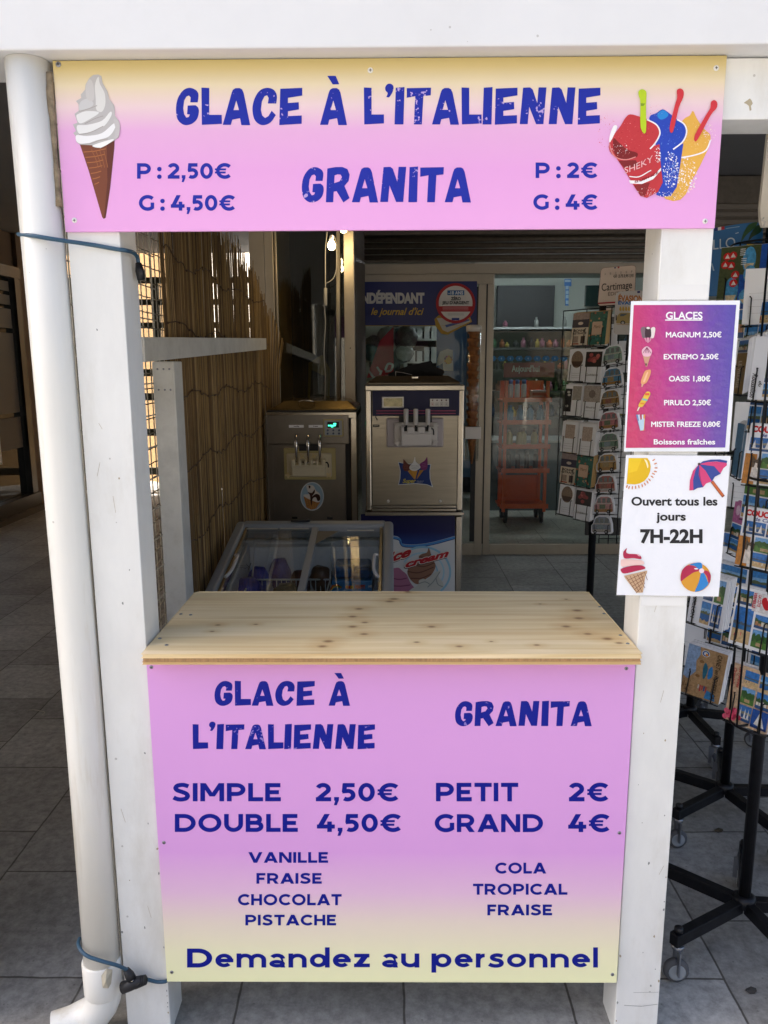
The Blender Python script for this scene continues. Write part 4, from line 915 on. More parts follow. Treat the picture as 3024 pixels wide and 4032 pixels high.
for i in range(5): a.line(Q((460 - i * 6, 968 + i * 28), (330 + i * 16, 1030 + i * 24)), 1.1, pm('7c4e3a'))
a.poly(QS([(400, 830), (418, 835), (422, 848), (408, 842)]), pm('e9b0bc'))
c0_ = q8(845, 1007); rx, ry = q8(960, 1007)[0] - c0_[0], q8(845, 1117)[1] - c0_[1]
a.disc(*c0_, rx, ry, pm('d89a34'), 36)
a.poly(QS([(735, 985), (745, 950), (780, 918), (830, 920), (885, 952), (830, 970), (770, 1010), (733, 1035)]), CR_)
a.poly(QS([(798, 912), (845, 897), (890, 900), (892, 945), (870, 945), (835, 920)]), pm('2f82c8')); a.poly(QS([(900, 960), (935, 958), (958, 985), (958, 1020), (945, 1055), (930, 1000)]), CR_)
a.poly(QS([(888, 965), (915, 985), (935, 1035), (940, 1060), (900, 1100), (850, 1115), (840, 1110), (870, 1040)]), pm('2f82c8')); a.disc(*q8(890, 957), 5.6, 5.2, pm('ecd8e4'), 14); a.poly(QS([(835, 938), (858, 938), (862, 946), (840, 946)]), pm('f4e4ea'))
a.build('pictures', n2)
for z_, lb_ in ((1.075, 'clear tape strip on the right post under the opening hours notice'), (1.708, 'clear tape strip on the right post above the magenta notice')):
    m = MB(); m.box((0.535, -0.0012, z_), (0.63, -0.0003, z_ + .03), mat('clear tape', 'e8e8e6', 0.2)); tag(m.build('adhesive_tape'), lb_, 'tape')

# ------------------------------------------------------------------ left side: wire mesh, reed screen, rail, post
GALV = mat('galvanised cream wire', 'b9b4a6', 0.4, 0.4)
XW = -0.74
mesh = MB()
for i in range(30):
    y = 0.13 + i * 0.05
    mesh.tube([(XW, y, 0.05), (XW, y, 2.12)], 0.0022, GALV, 5, caps=False)
for i in range(46):
    zz = 0.06 + i * 0.0455; pts = []
    for j in range(31):
        y = 0.11 + j * 0.05; pts.append((XW + (0.005 if j % 2 else -0.001), y, zz))
    mesh.tube(pts, 0.002, GALV, 5, caps=False)
    if i % 2 == 0: mesh.tube([(XW + 0.045, y_, zz + 0.018) for y_ in (0.11, .77)], 0.002, GALV, 5, caps=False)
for i in range(4): mesh.tube([(XW + 0.045, 0.14 + i * 0.2, 0.05), (XW + 0.045, 0.14 + i * 0.2, 2.12)], 0.002, GALV, 5, caps=False)
tag(mesh.build('wire_mesh_panel'), 'cream wire mesh panel closing the left side beside the reed screen', 'mesh panel')

def reed_mat(nm, c):
    return mat(nm, c, 0.75, var=0.35, vscale=14, stretch=(3, 3, 0.5))
REED = [reed_mat('reed tan', '937748'), reed_mat('reed brown', '745a36'), reed_mat('reed pale', 'a68a5c'), reed_mat('reed dark', '584228')]
rs = thing('reed_screen', 'brown reed screen with uneven top tied along the left wall', 'reed screen', (-0.7, 1.8, 0))
rnd = random.Random(21); m = MB(); y = 0.80
def reed_top(y):
    # the screen's top falls towards the shop
    pts = [(0.80, 2.35), (1.15, 2.30), (1.4, 2.12), (1.8, 2.12), (2.2, 2.12), (2.6, 2.04), (2.9, 1.86)]
    for (a0, b0), (a1, b1) in zip(pts, pts[1:]):
        if y <= a1: return b0 + (b1 - b0) * (y - a0) / (a1 - a0)
    return pts[-1][1]
gaps = [1.36, 1.63, 2.02, 2.03, 2.42]
while y < 2.92:
    r = rnd.uniform(0.0019, 0.0036); top = reed_top(y) + rnd.gauss(0, 0.028); lean = rnd.gauss(0, 0.008); lx = rnd.gauss(0, 0.003)
    x = -0.70 + rnd.uniform(-0.004, 0.004) + (0.02 * math.sin(y * 2.3))
    if any(abs(y - g) < 0.005 for g in gaps): y += 0.0085; continue
    zb = rnd.uniform(0.03, 0.06)
    pts = [(x, y, zb), (x + lx, y + lean * .5 + rnd.gauss(0, .002), zb + (top - zb) * .33), (x, y + lean + rnd.gauss(0, .002), zb + (top - zb) * .66), (x + lx, y + lean * 1.3, top)]
    m.tube(pts, r, rnd.choices(REED, (5, 5, 2, 3))[0], 6, radii=[r, r, r * .9, r * .55])
    y += r * 1.72 + (rnd.random() < 0.1) * rnd.uniform(0.001, 0.004)
m.build('reeds', rs)
m = MB(); TW = mat('rusty tie wire', '4a3520', 0.7)
for zz in (0.25, 0.5, 0.75, 1.0, 1.25, 1.48, 1.70, 1.92, 2.1):
    pts = []; yy = 0.80; k = 0
    while yy < 2.9:
        if zz < reed_top(yy) - .02: pts.append((-0.70 + 0.02 * math.sin(yy * 2.3) + 0.0075, yy, zz + 0.018 * math.sin(yy * 9 + zz * 7) + rnd.uniform(-.009, .009)))
        yy += 0.035
    m.tube(pts, 0.0018, TW, 5)
    for p in pts[::4]: m.lathe([(0, -.005), (.004, 0), (0, .005)], Vector(p) + Vector((.003, 0, 0)), TW, 6)
m.build('tie_wires', rs)
m = MB()   # loose stems at the shop end
for i in range(10):
    yy = 2.88 + i * 0.012; m.tube([(-0.69 + .004 * i, yy, 1.2 - .03 * i), (-0.685 + .004 * i, yy + .01, 1.55), (-0.675 + .006 * i, yy + rnd.uniform(0, .05), 1.9 - .02 * i)], 0.0028, REED[i % 4], 5)
m.build('loose_reeds', rs)
sp = thing('side_rail', 'chipped white wooden rail running back along the reed screen', 'rail', (-0.62, 1.2, 1.6))
m = MB(); c = [PX(300, 726, -0.645), PX(300, 779, -0.645), PX(577, 750, -0.665), PX(577, 733, -0.665)]
c = [Vector((-0.64, 0.46, 1.658)), Vector((-0.64, 0.46, 1.594)), Vector((-0.66, 2.62, 1.668)), Vector((-0.66, 2.62, 1.726))]
vs = c + [q + Vector((-0.028, 0, 0)) for q in c]
m.add(vs, [(0, 1, 2, 3), (7, 6, 5, 4), (0, 4, 5, 1), (1, 5, 6, 2), (2, 6, 7, 3), (3, 7, 4, 0)], WHITE2); m.build('board', sp, 0.002)
spo = thing('side_post', 'chipped white wooden post standing by the reed screen under the side rail', 'post', (-0.66, 0.7, 0))
m = MB(); m.box((-0.697, 0.70, 0), (-0.632, 0.79, 1.597), WHITE2); m.build('shaft', spo, 0.003)
m = MB(); m.box((-0.688, 0.697, 1.50), (-0.637, 0.6995, 1.592), WHITE2)
for x in (-0.68, -0.662, -0.645):
    for zz in (1.515, 1.575): m.lathe([(.003, 0), (.003, .001), (0, .001)], (x, 0.697, zz), SCREWZ, 8, (0, -1, 0))
m.build('fixing_plate', spo)

# ------------------------------------------------------------------ shop front
GL = glass_mat('shop glass', (0.86, 0.91, 0.89), 0.65, 1.5, 0.0, 0.0)
sw = thing('shop_window', 'tall fixed shop window with champagne aluminium frame between reeds and ice cream machines', 'window', (-0.45, 3.0, 0))
m = MB()
m.box((-0.715, 3.0, 0), (-0.665, 3.06, 2.95), ALU); m.box((-0.66, 3.02, 0), (-0.648, 3.05, 2.95), ALU); m.box((-0.265, 3.0, 0), (-0.205, 3.07, 2.95), ALU)
m.box((-0.665, 3.005, 0), (-0.265, 3.06, 0.12), ALU); m.box((-0.665, 3.005, 2.86), (-0.265, 3.06, 2.95), ALU)
m.build('frame', sw, 0.003)
m = MB(); m.box((-0.66, 3.03, 0.12), (-0.265, 3.036, 2.86), glass_mat('reflective window glass', (.75, .8, .78), 2.6, 1.5)); m.build('glass_pane', sw)
m = MB(); m.box((-0.238, 3.072, 0), (-0.2, 4.86, 2.95), mat('brown grey return panel', '4c443b', 0.6, var=0.15)); m.box((-0.8, 3.0, 0), (-0.717, 3.1, 2.95), ALU); m.build('side_panel', sw)
m = MB(); m.lathe([(.004, 0), (.004, .002), (0, .002)], PY(757, 752, 3.0), BLACKP, 8, (0, -1, 0)); m.build('screw', sw)
# things behind that window
m = MB(); m.box((-0.72, 4.2, 0), (-0.24, 4.25, 2.95), mat('dark blue display back', '1c2238', 0.8, var=0.3, vscale=4)); tag(m.build('display_backing'), 'dark blue display wall behind the tall fixed window', 'display wall')
a = Art(lambda x, y, l: Vector((x, 4.19 - l, y)))
YE = pm('8a7430')
a.poly([(-0.62, 1.2), (-0.46, 1.16), (-0.44, 1.55), (-0.5, 1.66), (-0.6, 1.6)], YE); a.poly([(-0.60, 1.3), (-0.48, 1.28), (-0.47, 1.5), (-0.58, 1.55)], pm('20242e'))
tag(a.build('yellow_poster'), 'yellow and black poster hanging behind the tall fixed window', 'poster')

YF = 4.8
dr = thing('sliding_door', 'sliding glass shop door with aluminium frame behind the ice cream machines', 'door', (1.5, YF, 0))
m = MB()
m.box((-0.25, YF, 2.29), (3.2, YF + 0.1, 2.37), ALU); m.box((-0.25, YF - 0.02, 2.21), (0.82, YF + 0.03, 2.288), ALU)
m.box((-0.25, YF - 0.02, 0.0), (-0.21, YF + 0.03, 2.21), ALU); m.box((0.70, YF - 0.02, 0.0), (0.765, YF + 0.03, 2.21), ALU); m.box((0.775, YF, 0.0), (0.83, YF + 0.06, 2.29), ALU)
m.box((-0.21, YF - 0.02, 0.0), (0.70, YF + 0.03, 0.10), ALU); m.box((0.83, YF, 0.0), (3.2, YF + 0.06, 0.09), ALU); m.box((2.35, YF, 0.09), (2.42, YF + 0.06, 2.29), ALU)
m.build('frame', dr, 0.003)
m = MB(); m.box((-0.21, YF, 0.10), (0.70, YF + 0.006, 2.21), GL); m.build('glass_pane', dr)
m = MB(); m.box((0.83, YF + 0.03, 0.09), (2.35, YF + 0.036, 2.29), GL); m.build('glass_pane', dr)
m = MB(); m.box((0.765, YF - 0.022, 0.1), (0.774, YF + 0.04, 2.21), BLACKP); m.box((0.66, YF - 0.024, 0.12), (0.70, YF - 0.021, 2.19), BLACKP); m.build('seal', dr)
SLAT = mat('dark roller shutter slat', '5a5248', 0.5, 0.2, var=0.25, vscale=20)
rsx = thing('roller_shutter', 'rolled-up dark brown roller shutter over the shop door', 'shutter', (1.5, 4.6, 2.38))
m = MB()
m.box((-0.2, 4.62, 2.56), (3.2, 4.82, 2.97), SLAT); m.build('box', rsx, 0.006)
m = MB()
for i in range(4): m.tube([(-0.2, 4.72, 2.405 + i * .045), (3.2, 4.72, 2.405 + i * .045)], 0.021, SLAT, 10)
m.box((-0.2, 4.70, 2.372), (3.2, 4.76, 2.385), SLAT); m.build('slats', rsx)
m = MB()
for i, zz in enumerate((2.62, 2.675, 2.73)): m.box((1.0, 4.6, zz), (3.2, 4.619, zz + .036), mat('brown grey slat', '6a6258', 0.5, 0.2))
m.build('guide_slats', rsx, 0.004)
# banner on the glass: newspaper sign
pb = thing('newspaper_banner', 'dark blue newspaper banner with white and gold words on the door glass', 'banner', (0.2, YF - .03, 1.9))
a = Art(plane_map(YF - 0.03), 0.0004); zf = crop(1300, 880, .7233)
a.poly([zf(140, 318), zf(800, 314), zf(797, 556), zf(140, 556)], mat('navy banner', '182260', 0.35)); a.build('panel', pb)
a = Art(plane_map(YF - 0.034), 0.0004)
k0 = zf(120, 432); k1 = zf(513, 381); art_text(a, "L'INDÉPENDANT", pm('c8c4c0'), zf(124, 0)[0], k1[0], k0[1], k1[1], .06)
k0 = zf(222, 497); k1 = zf(510, 460); art_text(a, "le journal d'ici", pm('c9a440'), k0[0], k1[0], k0[1], k1[1], .015, 0.35)
a.line([zf(140, 557), zf(797, 557)], 1.2, pm('b89838')); a.build('lettering', pb)
rk = thing('round_sticker', 'round red and white age limit sticker reading -18 ANS on the door glass', 'sticker', (0.5, YF - .04, 1.95))
a = Art(plane_map(YF - 0.04), 0.0004)
c_ = zf(683, 434); a.disc(c_[0], c_[1], 42.5, 43.5, pm('a82a30'), 40); a.disc(c_[0], c_[1], 36.5, 37.5, pm('d8d2cc'), 40)
a.poly([zf(588, 450), zf(778, 450), zf(775, 480), zf(590, 480)], pm('a82a30')); a.poly([zf(638, 364), zf(730, 364), zf(730, 390), zf(638, 390)], pm('2f5f96'))
a.build('disc', rk)
a = Art(plane_map(YF - 0.044), 0.0004)
for s, x0, x1, yb, yc, c, bd in (('-18 ANS', 644, 724, 386, 369, 'dfe4ea', .03), ('ZÉRO', 657, 711, 417, 401, '2a2a2e', .04), ("JEU D'ARGENT", 610, 757, 439, 423, '2a2a2e', .03)):
    k0 = zf(x0, yb); k1 = zf(x1, yc); art_text(a, s, pm(c), k0[0], k1[0], k0[1], k1[1], bd)
for y_ in (458, 464, 471): a.line([zf(612, y_), zf(752, y_)], .7, pm('d8a0a0'))
for y_ in (492, 498): a.line([zf(640, y_), zf(728, y_)], .6, pm('8a8a8a'))
a.poly([zf(662, 514), zf(703, 514), zf(703, 527), zf(662, 527)], pm('2a3a80'))
a.build('lettering', rk)
nw = thing('newspaper_picture', 'folded newspaper picture on a gold outline, low on the navy banner', 'sticker', (0.5, YF - .036, 1.82))
a = Art(plane_map(YF - 0.036), 0.0004)
a.poly([zf(568, 520), zf(590, 500), zf(760, 505), zf(772, 535), zf(640, 605), zf(605, 600), zf(575, 560)], pm('b08a36')); a.poly([zf(580, 515), zf(745, 510), zf(765, 532), zf(640, 592), zf(612, 580)], pm('b8b2a6'))
a.poly([zf(625, 553), zf(755, 520), zf(760, 528), zf(632, 566)], pm('4a5a8c')); a.build('picture', nw)
# blue safety dots on the right pane
for i in range(10):
    cx, cy = 884 + i * 48.5, 735
    a = Art(plane_map(YF + 0.028), 0.0005)
    a.poly([zf(cx - 22, cy), zf(cx - 11, cy - 14), zf(cx + 11, cy - 14), zf(cx + 22, cy), zf(cx + 11, cy + 14), zf(cx - 11, cy + 14)], pm('2d6d9e')); a.poly([zf(cx - 4, cy), zf(cx, cy - 7), zf(cx + 4, cy), zf(cx, cy + 7)], pm('8fb6cc'))
    o = a.build('safety_marker'); tag(o, 'blue hexagon safety marker in the row across the right door pane', 'sticker', 'blue safety markers on the door glass')

# ------------------------------------------------------------------ inside the shop
WALLG = mat('shop wall', 'b8bcb4', 0.8)
ow = MB(); ow.box((-0.80, 3.101, 0), (-0.722, 8.18, 2.975), mat('ochre passage wall', 'b89468', 0.85, var=.08, vscale=5)); tag(ow.build('passage_wall'), 'ochre outer side wall of the shop along the passage', 'wall')
rm = thing('shop_room', 'pale interior room of the shop seen through the door glass', 'room', (1.5, 8.1, 0))
m = MB(); m.box((-0.72, 8.1, 0), (4.4, 8.18, 2.975), WALLG); m.box((4.3, 4.9, 0), (4.4, 8.1, 2.975), WALLG); m.build('wall', rm)
m = MB(); m.box((-0.72, 4.92, 2.60), (4.3, 8.1, 2.64), WALLG); m.build('false_ceiling', rm)
m = MB(); m.add([(-0.23, 4.9, 0.004), (4.3, 4.9, 0.004), (4.3, 8.1, 0.004), (-0.23, 8.1, 0.004)], [(0, 1, 2, 3)], paving_mat('shop floor tiles', 'd0d0c6', 'c2c2b8', '5c5c58', 0.5, 0.5, .1, .2, 0.3, False))
tag(m.build('floor'), kind='structure')
tl = thing('ceiling_tube', 'lit white tube lamp on the shop ceiling', 'lamp', (1.6, 6.6, 2.58))
m = MB(); m.tube([(0.9, 6.6, 2.57), (2.3, 6.6, 2.57)], 0.014, mat('lit tube', 'f4f8ff', 0.4, emit='f2f6ff', estr=22.0), 10); m.build('tube', tl)
m = MB(); m.box((0.86, 6.56, 2.582), (2.34, 6.64, 2.6), WHITE); m.build('batten', tl)
tv = thing('wall_screen', 'large black switched-off screen on the shop wall', 'screen', (1.52, 7.95, 2.2))
m = MB(); m.box((1.27, 7.93, 2.02), (1.95, 7.99, 2.50), BLACKP); m.build('casing', tv, .004)
m = MB(); m.box((1.285, 7.926, 2.035), (1.935, 7.929, 2.485), mat('dark screen', '0c0d12', 0.5)); m.build('display', tv)
dp2 = thing('wall_screen', 'small green-black screen on the shop wall beside the Cartimage board', 'screen', (2.6, 7.95, 2.3))
m = MB(); m.box((2.32, 7.95, 2.26), (2.75, 8.0, 2.50), mat('green black screen', '18302e', 0.2)); m.build('display', dp2, .003)
a = Art(plane_map(7.9), .001); zz5 = crop(1900, 1000, .37372)
a.poly([zz5(862, 262), zz5(936, 262), zz5(936, 340), zz5(862, 340)], pm('3a6fae')); a.poly([zz5(872, 330), zz5(912, 330), zz5(906, 545), zz5(870, 545)], pm('3a6fae'))
for y_ in (350, 400, 445, 505): a.poly([zz5(878, y_ - 14), zz5(908, y_ - 14), zz5(906, y_ + 22), zz5(876, y_ + 22)], pm('9fb8cc'))
a.poly([zz5(868, 272), zz5(930, 272), zz5(930, 296), zz5(868, 296)], pm('a9c0d6'))
tag(a.build('hanging_sign'), 'narrow blue hanging sign with pale squares on the shop wall', 'sign')
sh = thing('display_shelves', 'long dark shelves full of small goods along the shop back wall', 'shelves', (1.6, 7.6, 0))
DS = mat('dark shelf', '2a2c2e', 0.5)
for zz in (0.6, 0.95, 1.25, 1.50, 1.75, 1.98):
    m = MB(); m.box((0.2, 7.55, zz), (3.6, 8.05, zz + .025), DS if zz < 1.9 else mat('pale shelf', 'b8bcbc', 0.4)); m.build('shelf', sh)
m = MB(); m.box((0.2, 8.06, 0), (3.6, 8.09, 2.0), DS); m.build('back_panel', sh)
rnd = random.Random(5)
protos = []
for nm, c, w, d_, h_ in (('white', '9a9c98', .05, .05, .11), ('blue', '2c4464', .045, .045, .12), ('orange', '8a4c28', .06, .06, .10), ('black', '26262a', .06, .05, .09), ('green', '34603e', .05, .05, .12), ('yellow', '96842c', .05, .06, .08), ('pink', '8a5668', .05, .05, .1)):
    m = MB(); m.lathe([(w * .5, 0), (w * .52, h_ * .6), (w * .4, h_ * .72), (w * .22, h_ * .76), (w * .22, h_), (0, h_)], (0, 0, 0), mat('goods ' + nm, c, 0.4), 8)
    me = m; protos.append((nm, me))
cnt = 0; done = {}
for zz in (0.975, 1.275, 1.525, 1.775, 2.005):
    x = 0.75
    while x < 3.0:
        x += rnd.uniform(.055, .10)
        if zz > 2 and rnd.random() < .4: continue
        nm, mb = protos[0] if (zz > 2 and rnd.random() < .6) else rnd.choice(protos)
        lb_ = '%s small bottle among the goods on the shop back shelves' % nm
        if nm not in done:
            o = mb.build('shelf_bottle'); done[nm] = o; tag(o, lb_, 'bottle', nm + ' bottles on the back shelves')
        else:
            o = done[nm].copy(); COL.objects.link(o)
        o.location = (x, 7.62 + rnd.uniform(0, .12), zz); o.rotation_euler = (0, 0, rnd.random() * 6); o.scale = (rnd.uniform(.7, 1.5), rnd.uniform(.7, 1.3), rnd.uniform(.7, 1.45))
# orange rolling display
od = thing('display_trolley', 'orange metal display trolley on castors with red header inside the shop', 'display trolley', (1.36, 6.2, 0))
OR = mat('orange enamel', 'd6541a', 0.4, var=0.1)
yo = 6.1
Lx0, Lx1 = 1.12, 1.56
m = MB()
for x in (Lx0, Lx1 - .03):
    for y in (yo, yo + .32): m.box((x, y, .12), (x + .03, y + .03, 1.42), OR)
m.build('uprights', od)
for zz in (0.16, 0.52, 0.76, 1.0, 1.22):
    m = MB(); m.box((Lx0 - .02, yo - .02, zz), (Lx1 + .02, yo + .36, zz + .02), OR); m.box((Lx0 - .02, yo - .025, zz), (Lx1 + .02, yo - .0201, zz + .045), OR); m.build('shelf', od)
m = MB(); m.box((Lx0, yo + .33, .18), (Lx1, yo + .345, .45), OR); m.box((Lx0, yo + .33, 1.22), (Lx1, yo + .345, 1.42), OR); m.build('back_panel', od)
for x in (Lx0 + .04, Lx1 - .04):
    for y in (yo + .03, yo + .3): m = MB(); m.lathe([(.045, -.015), (.05, -.01), (.05, .01), (.045, .015)], (x, y, .052), BLACKP, 14, (1, 0, 0)); m.box((x - .022, y - .02, .06), (x + .022, y + .02, .16), BLACKP); m.build('castor', od)
hd = MB(); hd.box((Lx0 - .02, yo - .04, 1.46), (Lx1 + .03, yo - .015, 1.60), mat('red header', '8e1c1e', 0.4)); h_o = hd.build('header', od)
a = Art(plane_map(yo - .042), .0006); k0 = zf(988, 806); k1 = zf(1140, 774); art_text(a, "Aujourd'hui", pm('cfc8c0'), k0[0], k1[0], k0[1], k1[1], .03); a.build('lettering', h_o)
def bottle(nm, label, grp, prof, c, capc, spots, cap_from):
    m = MB(); pr = [p for p in prof if p[1] <= cap_from]; pc = [p for p in prof if p[1] >= cap_from]
    m.lathe(pr, (0, 0, 0), mat('bottle ' + c, c, 0.3), 14)
    t = thing(nm, label, 'bottle', spots[0], grp); b = m.build('body', t, local=True)
    m = MB(); m.lathe(pc, (0, 0, 0), mat('cap ' + capc, capc, 0.35), 14); m.build('cap', t, local=True)
    for s in spots[1:]:
        q = copy_tree(t); q.location = s
can = [(.024, 0), (.026, .005), (.026, .14), (.02, .152), (.019, .152), (.021, .156), (.021, .19), (.012, .194), (0, .194)]
bottle('spray_can', 'white spray can with blue cap on the top orange shelf', 'white spray cans on the orange trolley', can, 'b8c8d6', '2c5aa8', [(1.19 + i * .065, yo + .08, 1.24) for i in range(3)], .156)
bt_ = [(.03, 0), (.034, .01), (.034, .11), (.018, .135), (.018, .14), (.019, .14), (.019, .165), (0, .166)]
bottle('lotion_bottle', 'bright blue lotion bottle on the second orange shelf', 'blue lotion bottles on the orange trolley', bt_, '2a8ac0', '2a6ca0', [(1.19 + i * .1, yo + .09, 1.02) for i in range(4)], .14)
bottle('oil_bottle', 'yellowish oil bottle on the third orange shelf', 'oil bottles on the orange trolley', bt_, 'b09a58', '7a5a38', [(1.19, yo + .09, .78), (1.29, yo + .07, .78), (1.34, yo + .15, .78), (1.44, yo + .09, .78)], .14)
bottle('dark_bottle', 'dark brown bottle on the lowest goods shelf of the trolley', 'dark bottles on the orange trolley', can, '3a2c24', '8a8a88', [(1.19 + i * .09, yo + .09, .54) for i in range(4)], .156)
m = MB(); m.box((1.40, yo + .05, 1.24), (1.55, yo + .2, 1.33), mat('pale carton', 'b8a8a4', 0.6)); m.box((1.40, yo + .049, 1.28), (1.55, yo + .05 - .002, 1.31), mat('red print', 'a0524c', 0.6)); tag(m.build('carton', None, .002), 'pale carton beside the spray cans on the orange trolley', 'carton')
# low counter and goods in the shop, white shirt, red poster, heap of inflatables
cb = thing('shop_counter', 'grey counter block inside the shop behind the orange trolley', 'counter', (1.75, 7, 0)); m = MB(); m.box((0.95, 6.8, 0), (2.1, 7.3, .75), mat('grey laminate', '5a6468', 0.5)); m.build('body', cb, .005); m = MB(); m.box((0.93, 6.78, .751), (2.12, 7.32, .78), mat('pale top', '9a9c98', 0.4)); m.build('top', cb, .003)
rp_ = thing('red_poster', 'red poster with white script on the inner side of the door', 'poster', (-0.1, 5.05, 1.5))
a = Art(plane_map(5.05), .0008)
a.poly([zf(345, 560), zf(345, 840), zf(200, 840), zf(270, 640)], pm('b4282e'))
for pts in ([(210, 800), (235, 835), (262, 840), (280, 800)], [(300, 800), (315, 765), (340, 770), (330, 800), (300, 806)], [(255, 780), (275, 810)]):
    a.line([zf(*p) for p in spline(pts, 5)], 4.5, pm('d8d0ca'))
a.build('sheet', rp_)
bgm = thing('inflatable_bag', 'clear bag of dark patterned beach goods behind the door glass', 'bag', (-0.05, 5.3, 1.4))
m = MB(); rnd = random.Random(9)
PT = [mat('dark pattern', '2a2e30', 0.4, var=0.5, vscale=40), mat('shiny pale bag', 'a8b0ae', 0.25, var=0.4, vscale=25), mat('grey pattern', '6a6862', 0.5, var=0.6, vscale=60), mat('teal bag', '2e5f6a', 0.35, var=0.4, vscale=30)]
for i in range(26):
    c = Vector((-0.12 + rnd.uniform(-.1, .26), 5.25 + rnd.uniform(0, .15), 1.25 + rnd.uniform(0, .8))); r = rnd.uniform(.05, .11)
    m.lathe([(0, -r), (r * .7, -r * .7), (r, 0), (r * .6, r * .75), (0, r)], c, PT[i % 4], 9, (rnd.random(), rnd.random(), rnd.random()))
m.build('contents', bgm)
wt = thing('tshirt', 'white T-shirt with flower print hanging inside the shop above the black bag', 'T-shirt', (0.56, 6.6, 1.5))
m = MB(); zt = lambda x, y: zf(x, y)
f2 = lambda x, y, d: PY(*zt(x, y), 6.6 + d)
m.prism([(600, 700), (640, 684), (668, 690), (668, 800), (618, 800), (614, 760), (580, 775), (585, 730)], f2, .03, mat('white cotton', 'c8c6c0', 0.8, var=.1)); m.build('cloth', wt, .004)
a = Art(plane_map(6.595), .0006)
for i in range(9): a.disc(*zt(643 + 17 * math.cos(i * .7), 742 + 18 * math.sin(i * .7)), 2.6, 2.8, pm(['8c2a3a', 'c88a2a', '5a2a4a'][i % 3]), 8)
a.disc(*zt(645, 746), 6.5, 8, pm('d8b03a'), 12); a.build('flower_print', wt)
m = MB(); m.box((.48, 6.63, .4), (.86, 6.66, 2.1), mat('blue poster stand', '3a5f8a', 0.5)); tag(m.build('poster_stand'), 'blue poster stand behind the white T-shirt inside the shop', 'stand')
fp = thing('white_shelf_unit', 'white shelf unit with pale goods behind the left door pane', 'shelf unit', (0.35, 7.4, 0))
m = MB(); m.box((0.15, 7.3, 0), (.19, 7.54, 2.3), WALLG); m.box((0.78, 7.3, 0), (.82, 7.54, 2.3), WALLG); m.build('side_panel', fp)
for zz in (1.1, 1.35, 1.6, 1.85, 2.1): m = MB(); m.box((0.19, 7.3, zz), (.78, 7.54, zz + .02), WALLG); m.build('shelf', fp)
rnd = random.Random(15)
pk = MB(); pk.box((-.03, -.03, 0), (.03, .03, .14), mat('pale pack', 'b8bcb8', 0.5)); pk0 = tag(pk.build('carton', None, .003), 'pale small carton in the white shelf unit behind the left door pane', 'carton', 'cartons in the white shelf unit')
first = True
for zz in (1.12, 1.37, 1.62, 1.87, 2.12):
    for i in range(7):
        o = pk0 if first else pk0.copy()
        if not first: COL.objects.link(o)
        first = False; o.location = (0.25 + i * .08, 7.36, zz); o.scale = (1, 1, rnd.uniform(.7, 1.2))
# ------------------------------------------------------------------ ice cream machines
def bx(mb, z, x0, y0, x1, y1, yf, dep, m):
    ym = (y0 + y1) / 2; xm = (x0 + x1) / 2
    a_, b_ = PY(*z(x0, ym), yf).x, PY(*z(x1, ym), yf).x; c_, d_ = PY(*z(xm, y1), yf).z, PY(*z(xm, y0), yf).z
    return mb.box((a_, yf, c_), (b_, yf + dep, d_), m)
def star_knob(parent, p, r, m, rot=0.0, dep=.018):
    b = MB(); pts = []
    for i in range(32):
        t = 2 * math.pi * i / 32; rr = r * (0.72 + 0.28 * math.cos(4 * t)); pts.append((rr * math.cos(t + rot), rr * math.sin(t + rot)))
    b.prism(pts, lambda x, y, z: Vector(p) + Vector((x, -z, y)), dep, m)
    return b.build('star_knob', parent, .003)
CREAM = mat('cream plastic', 'cbc0a4', 0.45, var=.05); CREAM2 = mat('yellowed plastic', 'b5a877', 0.5); KNOB = mat('ivory knob', 'd3c295', 0.45)
GREYP = mat('mauve grey plastic', 'a9a2a6', 0.45); WPL = mat('light grey plastic', 'c6c2c0', 0.4); STEELD = mat('dark brushed steel', '868079', 0.34, 0.9, var=.2, vscale=3, bump=.03, bscale=9)
# --- left machine
YL = 2.6; zl = crop(1000, 1550, .25316)
ml = thing('ice_cream_machine', 'dark brushed steel ice cream machine with three chrome levers, behind the freezer', 'ice cream machine', (-0.43, YL, 0))
X0, X1 = -0.672, -0.182
m = MB(); m.box((X0, YL, 0.05), (X0 + .035, YL + .66, 1.336), STEELD); m.box((X1 - .035, YL, 0.05), (X1, YL + .66, 1.336), STEEL2); m.box((X0 + .035, YL + .02, 0.05), (X1 - .035, YL + .65, 1.31), BLACKP); m.box((X0, YL - .004, 1.302), (X1, YL + .66, 1.337), STEEL2); m.build('body', ml, .004)
m = MB(); bx(m, zl, 205, 335, 1475, 780, YL - .012, .03, STEELD); m.build('upper_panel', ml, .002)
m = MB(); bx(m, zl, 310, 782, 1430, 2300, YL - .006, .02, STEELD); m.build('front_panel', ml, .002)
m = MB(); bx(m, zl, 186, 335, 204, 2300, YL - .012, .02, STEEL2); m.build('edge_strip', ml)
LID = mat('bronze tinted steel lid', '9a8358', 0.2, 0.9, var=.1)
ld = MB(); zt_, zb_ = 1.392, 1.35; 
b0 = [(X0 + .02, YL + .02), (X1 - .0, YL + .02), (X1 - .0, YL + .6), (X0 + .02, YL + .6)]; b1 = [(X0 + .09, YL + .08), (X1 - .05, YL + .08), (X1 - .05, YL + .54), (X0 + .09, YL + .54)]
ld.add([(x, y, zb_ - .012) for x, y in b0] + [(x, y, zb_) for x, y in b0] + [(x, y, zt_) for x, y in b1], [(0, 1, 5, 4), (1, 2, 6, 5), (2, 3, 7, 6), (3, 0, 4, 7), (4, 5, 9, 8), (5, 6, 10, 9), (6, 7, 11, 10), (7, 4, 8, 11), (8, 9, 10, 11)], LID)
lo_ = ld.build('lid', ml, .004)
